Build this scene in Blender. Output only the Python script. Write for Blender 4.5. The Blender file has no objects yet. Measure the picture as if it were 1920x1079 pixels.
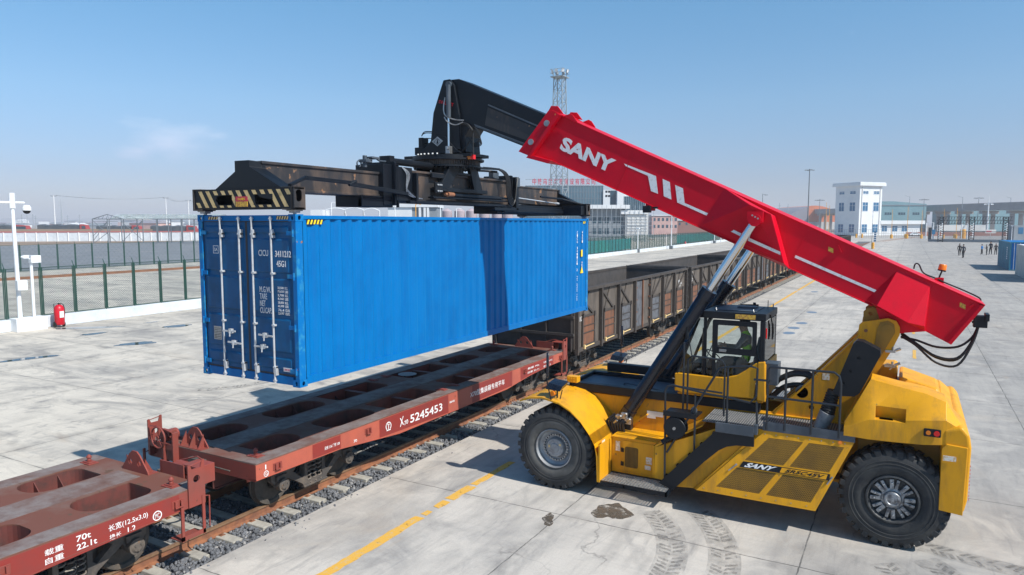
import bpy, bmesh, math, random
from mathutils import Vector, Matrix
import numpy as np
sc = bpy.context.scene
C = sc.collection
rnd = random.Random(7)
# ---------------------------------------------------------------- camera, sky, sun, exposure
YAW, PITCH, FPX, CAMH = .5096, .0904, 1329.4, 5.3647
cam = bpy.data.cameras.new('camera'); co = bpy.data.objects.new('camera', cam); C.objects.link(co)
co.location = (0, 0, CAMH); co.rotation_euler = (math.pi/2-PITCH, 0, YAW)
cam.sensor_width = 36; cam.lens = 36*FPX/1920; cam.clip_end = 20000; cam.clip_start = .1
sc.camera = co
SUN_EL = math.radians(46); SX, SY = .992, -.125          # horizontal direction towards the sun
w = bpy.data.worlds.new('World'); sc.world = w; w.use_nodes = True
nt = w.node_tree; N = nt.nodes; L = nt.links
bg = N['Background']; sky = N.new('ShaderNodeTexSky'); sky.sky_type = 'NISHITA'; sky.sun_disc = False
sky.sun_elevation = SUN_EL; sky.sun_rotation = math.atan2(SX, SY); sky.altitude = 900
sky.air_density = 1.0; sky.dust_density = .8; sky.ozone_density = 1.0
tc = N.new('ShaderNodeTexCoord')
# a small torn cloud low on the left: noise inside a soft window of sky directions
def sky_dir(px, py):
    f = Vector((-math.sin(YAW)*math.cos(PITCH), math.cos(YAW)*math.cos(PITCH), -math.sin(PITCH)))
    r = Vector((math.cos(YAW), math.sin(YAW), 0)); u = r.cross(f)
    return (f + r*(px-960)/FPX + u*(539.5-py)/FPX).normalized()
mp = N.new('ShaderNodeMapping'); mp.inputs['Scale'].default_value = (22, 22, 60)
nz = N.new('ShaderNodeTexNoise'); nz.inputs['Detail'].default_value = 6; nz.inputs['Roughness'].default_value = .62; nz.inputs['Scale'].default_value = 1.0
L.new(tc.outputs['Generated'], mp.inputs[0]); L.new(mp.outputs[0], nz.inputs['Vector'])
def cloud(cen, rad, squash):
    m = N.new('ShaderNodeMapping'); m.vector_type = 'POINT'
    m.inputs['Scale'].default_value = (1/rad, 1/rad, squash/rad)
    m.inputs['Location'].default_value = (-cen.x/rad, -cen.y/rad, -cen.z*squash/rad)
    g = N.new('ShaderNodeTexGradient'); g.gradient_type = 'SPHERICAL'
    L.new(tc.outputs['Generated'], m.inputs[0]); L.new(m.outputs[0], g.inputs[0]); return g.outputs['Fac']
def math_n(op, a, b, clamp=False):
    n = N.new('ShaderNodeMath'); n.operation = op; n.use_clamp = clamp
    for i, v in enumerate((a, b)):
        if hasattr(v, 'links'): L.new(v, n.inputs[i])
        else: n.inputs[i].default_value = v
    return n.outputs[0]
c1 = cloud(sky_dir(318, 262), .085, 2.2); c2 = cloud(sky_dir(262, 285), .05, 3.0); c3 = cloud(sky_dir(405, 255), .045, 4.0)
win = math_n('MAXIMUM', math_n('MAXIMUM', c1, math_n('MULTIPLY', c2, .8)), math_n('MULTIPLY', c3, .6))
cm = math_n('MULTIPLY', math_n('SUBTRACT', math_n('ADD', math_n('MULTIPLY', win, .75), nz.outputs['Fac']), .72, True), .8, True)
mx = N.new('ShaderNodeMix'); mx.data_type = 'RGBA'; L.new(cm, mx.inputs['Factor'])
L.new(sky.outputs[0], mx.inputs['A']); mx.inputs['B'].default_value = (9.6, 9.0, 9.2, 1)
tn = N.new('ShaderNodeMix'); tn.data_type = 'RGBA'; tn.blend_type = 'MULTIPLY'; tn.inputs['Factor'].default_value = 1; L.new(mx.outputs['Result'], tn.inputs['A']); cr_ = N.new('ShaderNodeValToRGB'); sz = N.new('ShaderNodeSeparateXYZ'); L.new(tc.outputs['Generated'], sz.inputs[0]); L.new(sz.outputs['Z'], cr_.inputs[0]); L.new(cr_.outputs[0], tn.inputs['B'])
el = cr_.color_ramp.elements; el[0].position = 0; el[0].color = (.80,.77,1.02,1); el[1].position = .30; el[1].color = (.86,1.40,1.55,1); e2 = el.new(.06); e2.color = (.77,.82,1.06,1); e3 = el.new(.16); e3.color = (.92,1.17,1.32,1)
L.new(tn.outputs['Result'], bg.inputs['Color']); bg.inputs['Strength'].default_value = .085
sd = bpy.data.lights.new('sun', 'SUN'); sd.energy = 4.6; sd.angle = math.radians(.5); sd.color = (1, .955, .88)
so = bpy.data.objects.new('sun', sd); C.objects.link(so)
so.rotation_euler = Vector((SX*math.cos(SUN_EL), SY*math.cos(SUN_EL), math.sin(SUN_EL))).to_track_quat('Z', 'Y').to_euler()
vs = sc.view_settings; vs.view_transform = 'Standard'; vs.look = 'None'; vs.exposure = .30; vs.gamma = 1
sc.cycles.max_bounces = 8; sc.cycles.transparent_max_bounces = 12; sc.cycles.use_denoising = True
# ---------------------------------------------------------------- materials
M = {}
def mat(name, col, col2=None, scale=2.0, lo=.45, hi=.65, rough=.5, metal=0., bump=0., bscale=40., streak=1., spots=None, coat=0., detail=5, sub=0., spec=.5, rvar=.15, alpha=None, dirt=None):
    """principled paint: col, wear colour col2 in noise patches (streak>1 stretches them vertically), spots=(colour,threshold,scale) small chips"""
    m = bpy.data.materials.new(name); m.use_nodes = True; nt = m.node_tree; n = nt.nodes; l = nt.links
    b = n['Principled BSDF']; b.inputs['Roughness'].default_value = rough; b.inputs['Metallic'].default_value = metal
    b.inputs['Base Color'].default_value = (*col, 1); b.inputs['Specular IOR Level'].default_value = spec
    if coat: b.inputs['Coat Weight'].default_value = coat; b.inputs['Coat Roughness'].default_value = .12
    g = n.new('ShaderNodeNewGeometry')
    last = None
    if col2 is not None:
        mp = n.new('ShaderNodeMapping'); mp.inputs['Scale'].default_value = (1, 1, 1/streak); l.new(g.outputs['Position'], mp.inputs[0])
        t = n.new('ShaderNodeTexNoise'); t.inputs['Scale'].default_value = scale; t.inputs['Detail'].default_value = detail; t.inputs['Roughness'].default_value = .65
        l.new(mp.outputs[0], t.inputs['Vector'])
        r = n.new('ShaderNodeMapRange'); r.inputs['From Min'].default_value = lo; r.inputs['From Max'].default_value = hi; l.new(t.outputs['Fac'], r.inputs['Value'])
        x = n.new('ShaderNodeMix'); x.data_type = 'RGBA'; l.new(r.outputs[0], x.inputs['Factor']); x.inputs['A'].default_value = (*col, 1); x.inputs['B'].default_value = (*col2, 1)
        last = x.outputs['Result']
        r2 = n.new('ShaderNodeMapRange'); r2.inputs['To Min'].default_value = max(.05, rough-rvar*.5); r2.inputs['To Max'].default_value = min(1, rough+rvar); l.new(t.outputs['Fac'], r2.inputs['Value']); l.new(r2.outputs[0], b.inputs['Roughness'])
    if spots:
        t = n.new('ShaderNodeTexNoise'); t.inputs['Scale'].default_value = spots[2]; t.inputs['Detail'].default_value = 3; l.new(g.outputs['Position'], t.inputs['Vector'])
        r = n.new('ShaderNodeMapRange'); r.inputs['From Min'].default_value = spots[1]; r.inputs['From Max'].default_value = spots[1]+.02; l.new(t.outputs['Fac'], r.inputs['Value'])
        x = n.new('ShaderNodeMix'); x.data_type = 'RGBA'; l.new(r.outputs[0], x.inputs['Factor'])
        if last is not None: l.new(last, x.inputs['A'])
        else: x.inputs['A'].default_value = (*col, 1)
        x.inputs['B'].default_value = (*spots[0], 1); last = x.outputs['Result']
    if dirt:   # (colour, from, to, scale, vertical stretch, amount): runs of grime and dust
        mp = n.new('ShaderNodeMapping'); mp.inputs['Scale'].default_value = (1, 1, 1/dirt[4]); mp.inputs['Location'].default_value = (3.1, 7.7, 1.3); l.new(g.outputs['Position'], mp.inputs[0])
        t = n.new('ShaderNodeTexNoise'); t.inputs['Scale'].default_value = dirt[3]; t.inputs['Detail'].default_value = 10; t.inputs['Roughness'].default_value = .72; l.new(mp.outputs[0], t.inputs['Vector'])
        r = n.new('ShaderNodeMapRange'); r.inputs['From Min'].default_value = dirt[1]; r.inputs['From Max'].default_value = dirt[2]; r.inputs['To Max'].default_value = dirt[5]; l.new(t.outputs['Fac'], r.inputs['Value'])
        x = n.new('ShaderNodeMix'); x.data_type = 'RGBA'; l.new(r.outputs[0], x.inputs['Factor'])
        if last is not None: l.new(last, x.inputs['A'])
        else: x.inputs['A'].default_value = (*col, 1)
        x.inputs['B'].default_value = (*dirt[0], 1); last = x.outputs['Result']
    if last is not None: l.new(last, b.inputs['Base Color'])
    if alpha:
        t = n.new('ShaderNodeTexNoise'); t.inputs['Scale'].default_value = alpha[2]; t.inputs['Detail'].default_value = 9; t.inputs['Roughness'].default_value = .7; l.new(g.outputs['Position'], t.inputs['Vector'])
        r = n.new('ShaderNodeMapRange'); r.inputs['From Min'].default_value = alpha[0]; r.inputs['From Max'].default_value = alpha[1]; r.inputs['To Max'].default_value = alpha[3]; l.new(t.outputs['Fac'], r.inputs['Value']); l.new(r.outputs[0], b.inputs['Alpha'])
    if bump:
        t = n.new('ShaderNodeTexNoise'); t.inputs['Scale'].default_value = bscale; t.inputs['Detail'].default_value = 4; l.new(g.outputs['Position'], t.inputs['Vector'])
        k = n.new('ShaderNodeBump'); k.inputs['Strength'].default_value = bump; k.inputs['Distance'].default_value = .02; l.new(t.outputs['Fac'], k.inputs['Height']); l.new(k.outputs[0], b.inputs['Normal'])
    M[name] = m; return m
mat('yellow', (.72,.335,.006), (.50,.225,.012), 1.6, .50,.82, rough=.45, spec=.35, spots=((.30,.17,.04),.71,9), bump=.05, bscale=1.6, streak=2.5, detail=9, dirt=((.20,.11,.035),.50,.74,3.2,5,.62))
mat('grille_dark', (.07,.04,.012), None, rough=.7)
mat('yellow_dull', (.34,.18,.018), (.22,.12,.02), 3, .4,.7, rough=.6)
mat('red', (.64,.0015,.020), (.54,.002,.018), 1.6, .42,.72, rough=.42, spec=.2, bump=.04, bscale=1.2, spots=((.42,.01,.02),.75,6), detail=8, dirt=((.30,.02,.025),.52,.78,2.2,3,.45))
mat('black', (.004,.007,.012), (.014,.016,.02), 2.5, .5,.8, rough=.42, spec=.32)
mat('black_gloss', (.006,.009,.018), (.014,.016,.02), 2, rough=.2)
mat('black_worn', (.028,.027,.029), (.11,.075,.055), 2.2, .47,.68, rough=.5, streak=3, spots=((.24,.13,.07),.66,5))
mat('rubber_dusty', (.115,.112,.105), (.06,.06,.058), 4, .4,.7, rough=.9)
mat('rubber', (.035,.037,.040), (.085,.083,.078), 2.5, .4,.75, rough=.85, bump=.2, bscale=30, spec=.3)
mat('rubber_black', (.012,.012,.013), None, rough=.5)
mat('rim_grey', (.33,.35,.37), (.20,.20,.21), 6, .4,.7, rough=.45, metal=.3)
mat('rim_dark', (.055,.06,.065), (.12,.12,.12), 8, rough=.5, metal=.4)
mat('rim_bright', (.38,.40,.42), (.14,.14,.15), 11, .42,.62, rough=.38, metal=.6)
mat('chrome', (.72,.74,.76), None, rough=.10, metal=1)
mat('steel', (.42,.43,.44), (.28,.28,.28), 12, rough=.4, metal=.8)
mat('handrail', (.014,.02,.028), None, rough=.4)
mat('slate', (.050,.066,.085), (.085,.10,.12), 3, rough=.45)
mat('white_paint', (.78,.78,.76), (.6,.6,.58), 5, .5,.75, rough=.6)
mat('lettering', (.80,.80,.80), (.55,.52,.50), 14, .52,.7, rough=.6)
mat('lettering_worn', (.72,.68,.66), (.42,.22,.19), 30, .50,.62, rough=.7)
mat('blue', (.0,.152,.43), (.0,.125,.37), 1.1, .42,.72, rough=.45, spec=.15, spots=((.10,.27,.42),.80,3.0), dirt=((.0,.075,.26),.50,.76,2.6,7,.45), bump=.05, bscale=1.5, rvar=.08)
mat('blue_worn', (.0,.145,.42), (.03,.24,.44), 5, .5,.62, rough=.5, spec=.2, spots=((.30,.13,.06),.70,6))
mat('blue_shade', (.0,.088,.235), (.0,.07,.18), 2.5, rough=.42, spec=.25, dirt=((.03,.06,.11),.5,.75,5,6,.5))  # container blue darkened: the door end's shade is painted into the colour
mat('gasket', (.03,.035,.045), None, rough=.6)
mat('galv', (.62,.64,.66), (.5,.5,.5), 9, rough=.4, metal=.35)
mat('wagon_red', (.26,.048,.034), (.20,.055,.042), 1.6, .42,.68, rough=.62, bump=.05, bscale=6, spots=((.12,.045,.03),.70,9))
mat('wagon_orange', (.44,.10,.06), (.33,.08,.055), 1.6, .42,.68, rough=.6, spots=((.16,.06,.04),.71,9))
mat('wagon_patch', (.25,.027,.02), (.21,.032,.026), 2, rough=.6)
mat('wagon_deck', (.165,.068,.05), (.19,.15,.13), .9, .45,.70, rough=.7, spec=.15, bump=.08, bscale=8, spots=((.12,.07,.05),.66,4), detail=8)
mat('wagon_inner_shade', (.15,.04,.032), (.08,.035,.03), 3, rough=.7)  # wagon red with the shade inside the deck openings put into it
mat('spring_steel', (.20,.17,.145), (.12,.1,.085), 9, rough=.6)
mat('bogie', (.075,.066,.06), (.17,.135,.105), 3, .45,.7, rough=.75, spots=((.16,.09,.05),.68,12))
mat('wheel_steel', (.09,.08,.07), (.15,.12,.095), 5, rough=.6, metal=.3)
mat('tread_steel', (.5,.46,.36), None, rough=.25, metal=.9)
mat('rust_rail', (.30,.125,.06), (.17,.075,.045), 5, .4,.65, rough=.75, bump=.15, bscale=50)
mat('rail_head', (.36,.22,.13), (.22,.11,.06), 4, .45,.7, rough=.45, metal=.4)
mat('gond', (.062,.05,.043), (.035,.03,.028), 1.5, .4,.7, rough=.75, streak=3, spots=((.17,.10,.06),.69,7))
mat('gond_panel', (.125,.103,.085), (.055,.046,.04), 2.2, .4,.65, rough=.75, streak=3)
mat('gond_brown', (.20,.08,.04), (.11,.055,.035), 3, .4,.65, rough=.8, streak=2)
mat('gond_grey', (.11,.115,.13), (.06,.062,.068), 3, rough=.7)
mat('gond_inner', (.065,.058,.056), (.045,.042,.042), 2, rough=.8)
mat('concrete_sleeper', (.42,.40,.35), (.28,.26,.23), 6, .4,.7, rough=.85, bump=.2, bscale=50)
mat('white_wall', (.62,.66,.70), (.50,.54,.58), 1.2, .45,.7, rough=.8)
mat('white_bright', (.78,.80,.82), (.68,.70,.72), 1, rough=.7)
mat('deck_edge', (.215,.18,.17), (.15,.085,.07), 2.2, .42,.66, rough=.7, spec=.2, detail=9, streak=1, dirt=((.10,.06,.05),.5,.7,6,1,.6))
mat('fence_green', (.008,.062,.045), (.014,.05,.04), 3, rough=.5)
mat('wire_green', (.02,.075,.062), None, rough=.6)
mat('barrier_green', (.02,.22,.24), (.02,.28,.24), .3, rough=.7)
mat('fire_red', (.60,.005,.02), (.45,.01,.02), 8, rough=.35)
mat('amber', (.75,.20,.01), None, rough=.25)
mat('tail_red', (.7,.01,.01), None, rough=.25)
mat('pale_yellow', (.72,.52,.24), (.58,.38,.15), 14, .5,.68, rough=.6)
mat('stripe_black', (.03,.032,.035), None, rough=.5)
mat('stripe_yellow', (.85,.62,.02), None, rough=.5)
mat('sticker', (.75,.70,.62), (.65,.45,.25), 25, .5,.55, rough=.5)
mat('sticker_yellow', (.70,.42,.05), (.45,.2,.05), 30, .5,.55, rough=.5)
mat('dark_opening', (.01,.01,.012), None, rough=.9)
mat('lamp_grey', (.16,.18,.20), None, rough=.5)
mat('lattice_grey', (.30,.34,.37), None, rough=.5)
mat('coping_red', (.42,.12,.12), None, rough=.8)
mat('mat_red_sign', (.55,.04,.08), None, rough=.6)
mat('bldg_white', (.72,.73,.74), (.64,.66,.68), .15, rough=.8)
mat('bldg_cream', (.60,.59,.57), (.5,.5,.5), .1, rough=.85)
mat('bldg_grey', (.22,.25,.28), (.17,.2,.23), .2, rough=.7)
mat('bldg_pink', (.60,.38,.33), (.5,.3,.28), .3, rough=.85)
mat('bldg_brick', (.28,.13,.10), None, rough=.85)
mat('teal_clad', (.17,.31,.35), (.13,.26,.30), .08, rough=.6, streak=6)
mat('glass_blue', (.02,.13,.26), None, rough=.12)
mat('glass_dark', (.03,.07,.10), (.05,.1,.13), .3, rough=.12)
mat('facade_teal', (.10,.18,.23), (.07,.14,.19), .12, rough=.45)
mat('viaduct', (.36,.35,.345), (.30,.295,.30), .1, rough=.85)
mat('orange_roof', (.62,.17,.06), None, rough=.6)
mat('grey_roof', (.25,.24,.28), None, rough=.7)
mat('brown_earth', (.30,.22,.16), (.2,.14,.1), .02, rough=1)
mat('bollard_yellow', (.75,.36,.03), None, rough=.6)
mat('cab_red_dull', (.36,.05,.05), None, rough=.6)
mat('net_roof', (.45,.52,.50), (.35,.45,.44), .4, rough=.8, alpha=(.2,.8,.5,.8))
mat('silo', (.42,.34,.36), (.3,.26,.3), .15, rough=.7)
mat('tarp', (.06,.08,.10), (.1,.11,.12), .5, rough=.7)
mat('teal_cont', (.02,.20,.30), (.015,.14,.2), .6, rough=.5)
mat('grey_cont', (.55,.55,.52), (.45,.45,.42), .8, rough=.6)
mat('skin', (.45,.25,.17), None, rough=.6)
mat('hair', (.012,.01,.009), None, rough=.7)
mat('navy_cloth', (.015,.02,.035), None, rough=.9)
mat('black_cloth', (.012,.012,.014), None, rough=.9)
mat('blue_cloth', (.02,.25,.62), None, rough=.8)
mat('hivis', (.42,.95,.04), None, rough=.7)
mat('grey_cloth', (.16,.17,.18), None, rough=.9)
mat('screen_floor', (.46,.44,.41), (.26,.25,.23), 20, rough=.6, metal=.4)
mat('water', (.05,.06,.07), None, rough=.04)
mat('water_wet', (.18,.17,.16), (.12,.12,.12), 3, rough=.2)
mat('hill', (.30,.29,.31), (.25,.24,.27), .004, rough=1)
def glass(name, tint, gl=.12):
    m = bpy.data.materials.new(name); m.use_nodes = True; n = m.node_tree.nodes; l = m.node_tree.links; n.remove(n['Principled BSDF'])
    t = n.new('ShaderNodeBsdfTransparent'); t.inputs[0].default_value = (*tint, 1)
    g = n.new('ShaderNodeBsdfGlossy'); g.inputs['Roughness'].default_value = .03
    f = n.new('ShaderNodeLayerWeight'); f.inputs[0].default_value = gl
    x = n.new('ShaderNodeMixShader'); l.new(f.outputs['Fresnel'], x.inputs[0]); l.new(t.outputs[0], x.inputs[1]); l.new(g.outputs[0], x.inputs[2]); l.new(x.outputs[0], n['Material Output'].inputs[0]); M[name] = m
glass('glass', (.62,.70,.70), .35)
glass('glass_clear', (.86,.90,.90), .25)
def concrete(name, base, dark, jx=None, jy=None, rustc=(.42,.30,.20), lane=False, st=(1, 1), dk=1.):
    """jointed concrete: large dark stains, drag marks along the traffic direction, fine grain, slab joints at world positions"""
    m = bpy.data.materials.new(name); m.use_nodes = True; nt = m.node_tree; n = nt.nodes; l = nt.links
    b = n['Principled BSDF']; g = n.new('ShaderNodeNewGeometry')
    def noise(scale, det, sx=1, sy=1, dist=0, rot=0):
        mp = n.new('ShaderNodeMapping'); mp.inputs['Scale'].default_value = (sx*st[0], sy*st[1], 1); mp.inputs['Rotation'].default_value = (0, 0, rot); l.new(g.outputs['Position'], mp.inputs[0])
        t = n.new('ShaderNodeTexNoise'); t.inputs['Scale'].default_value = scale; t.inputs['Detail'].default_value = det; t.inputs['Roughness'].default_value = .62; t.inputs['Distortion'].default_value = dist
        l.new(mp.outputs[0], t.inputs['Vector']); return t.outputs['Fac']
    def rng(v, a, c, lo=0, hi=1):
        r = n.new('ShaderNodeMapRange'); r.inputs['From Min'].default_value = a; r.inputs['From Max'].default_value = c; r.inputs['To Min'].default_value = lo; r.inputs['To Max'].default_value = hi; l.new(v, r.inputs['Value']); return r.outputs[0]
    def mx(f, A, B):
        x = n.new('ShaderNodeMix'); x.data_type = 'RGBA'; l.new(f, x.inputs['Factor'])
        for k, v in (('A', A), ('B', B)):
            if hasattr(v, 'links'): l.new(v, x.inputs[k])
            else: x.inputs[k].default_value = (*v, 1)
        return x.outputs['Result']
    def mm(op, a, c, cl=False):
        k = n.new('ShaderNodeMath'); k.operation = op; k.use_clamp = cl
        for i, v in enumerate((a, c)):
            if hasattr(v, 'links'): l.new(v, k.inputs[i])
            else: k.inputs[i].default_value = v
        return k.outputs[0]
    big = rng(noise(.30, 9, 1, .6, .7), .44, .66)
    drag = rng(noise(1.5, 9, 1.6, .16, .4, .10), .48, .70)
    grain = rng(noise(26, 5), .35, .70)
    arc = rng(noise(.55, 8, 1, 1, 2.2), .52, .66)
    col = mx(mm('MULTIPLY', big, .66), base, dark)
    sp = n.new('ShaderNodeSeparateXYZ'); l.new(g.outputs['Position'], sp.inputs[0])
    if jx:   # each slab was poured and worn a little differently
        cx = mm('FLOOR', mm('DIVIDE', mm('SUBTRACT', sp.outputs['X'], jx[0]), jx[1]), 0); cy = mm('FLOOR', mm('DIVIDE', mm('SUBTRACT', sp.outputs['Y'], jy[0]), jy[1]), 0)
        cb = n.new('ShaderNodeCombineXYZ'); l.new(cx, cb.inputs[0]); l.new(cy, cb.inputs[1]); wn = n.new('ShaderNodeTexWhiteNoise'); l.new(cb.outputs[0], wn.inputs['Vector'])
        col = mx(mm('MULTIPLY', wn.outputs['Value'], .20), col, dark)
    if lane: col = mx(mm('MULTIPLY', rng(mm('ADD', sp.outputs['X'], mm('MULTIPLY', noise(.15, 5), 5)), -.5, 4.5), mm('ADD', .28, mm('MULTIPLY', noise(.9, 8, .25, 2.2, .3), .5))), col, dark)
    col = mx(mm('MULTIPLY', rng(noise(3.2, 9, .22, 2.4, .2), .50, .72), .16), col, dark)
    col = mx(mm('MULTIPLY', rng(noise(2.2, 10, 2.2, .35, 1.2, .25), .55, .72), .55*dk), col, dark)
    col = mx(mm('MULTIPLY', drag, .34), col, tuple(d*.72 for d in dark))
    col = mx(mm('MULTIPLY', rng(noise(.75, 10, .9, .5, 1.6, .5), .52, .66), .42*dk), col, tuple(d*.85 for d in dark))
    col = mx(mm('MULTIPLY', rng(noise(.42, 7, 1, .7, 1.0, .2), .55, .75), .40), col, (.55,.46,.36))
    col = mx(mm('MULTIPLY', arc, .30), col, tuple(min(1, c*1.15) for c in base))
    col = mx(mm('MULTIPLY', rng(noise(.8, 6, 1, .6, .8), .62, .74), .35), col, rustc)
    col = mx(mm('MULTIPLY', grain, .14), col, tuple(d*.6 for d in dark))
    wob = rng(noise(2.5, 3), .3, .7, -.03, .03)
    jm = None
    for ax, j in (('X', jx), ('Y', jy)):
        if j is None: continue
        ph, per = j
        v = mm('ADD', mm('SUBTRACT', sp.outputs[ax], ph), mm('MULTIPLY', wob, .35))
        fr = mm('ABSOLUTE', mm('SUBTRACT', mm('FRACT', mm('ADD', mm('DIVIDE', v, per), .5), 0), .5), 0)
        d = mm('MULTIPLY', fr, per)
        line = mm('SUBTRACT', 1.0, rng(d, .004, .018), True)
        soft = mm('MULTIPLY', mm('SUBTRACT', 1.0, rng(d, .02, .30), True), rng(noise(1.6, 4), .45, .8, 0, .55))
        tot = mm('MAXIMUM', mm('MULTIPLY', line, rng(noise(3, 4), .3, .55, .45, .95)), soft)
        jm = tot if jm is None else mm('MAXIMUM', jm, tot)
    if jm is not None: col = mx(jm, col, tuple(d*.32 for d in dark))
    # hairline cracks
    vo = n.new('ShaderNodeTexVoronoi'); vo.feature = 'DISTANCE_TO_EDGE'; vo.inputs['Scale'].default_value = .16
    mp = n.new('ShaderNodeMapping'); l.new(g.outputs['Position'], mp.inputs[0])
    dn = n.new('ShaderNodeTexNoise'); dn.inputs['Scale'].default_value = 1.2; dn.inputs['Detail'].default_value = 4; l.new(g.outputs['Position'], dn.inputs['Vector'])
    va = n.new('ShaderNodeVectorMath'); va.operation = 'ADD'; l.new(mp.outputs[0], va.inputs[0]); l.new(dn.outputs['Color'], va.inputs[1]); l.new(va.outputs[0], vo.inputs['Vector'])
    cr = mm('MULTIPLY', mm('SUBTRACT', 1.0, rng(vo.outputs['Distance'], .0, .0035), True), rng(noise(.35, 2), .52, .6))
    col = mx(mm('MULTIPLY', cr, .45), col, tuple(d*.35 for d in dark))
    l.new(col, b.inputs['Base Color']); b.inputs['Roughness'].default_value = .82; b.inputs['Specular IOR Level'].default_value = .3
    k = n.new('ShaderNodeBump'); k.inputs['Strength'].default_value = .25; k.inputs['Distance'].default_value = .01; l.new(noise(30, 5), k.inputs['Height']); l.new(k.outputs[0], b.inputs['Normal'])
    M[name] = m
concrete('concrete', (.57,.525,.465), (.24,.233,.228), (-9.5+4.1, 4.12), (11.5, 4.6), lane=True)
concrete('concrete_left', (.66,.60,.51), (.19,.187,.19), (-13.2, 5.1), (8.2, 4.9), st=(.42, 1.7), dk=1.25)
concrete('asphalt', (.21,.225,.24), (.13,.14,.155), None, None, (.2,.17,.15))
concrete('dirt', (.34,.28,.235), (.24,.20,.18), None, None, (.36,.25,.18))
mat('ballast_base', (.13,.13,.135), (.07,.07,.075), 14, .35,.65, rough=.95, bump=1, bscale=16, spots=((.30,.30,.31),.60,22))
mat('stone', (.17,.175,.19), (.09,.095,.105), 11, .4,.6, rough=.9, spots=((.32,.31,.30),.62,14))
mat('road_yellow', (.68,.38,.06), (.58,.40,.18), 9, .53,.62, rough=.8, detail=8, alpha=(.33,.42,7,1))
mat('oil_stain', (.10,.08,.06), (.16,.12,.085), 3, .4,.65, rough=.6, alpha=(.36,.56,6,.85))
mat('tyre_mark', (.12,.118,.115), None, rough=.85, alpha=(.38,.66,7,.50))
mat('tyre_smudge', (.17,.168,.165), None, rough=.85, alpha=(.40,.78,3,.55))
mat('cover_blue', (.13,.19,.27), (.2,.24,.29), 5, rough=.6)
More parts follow.
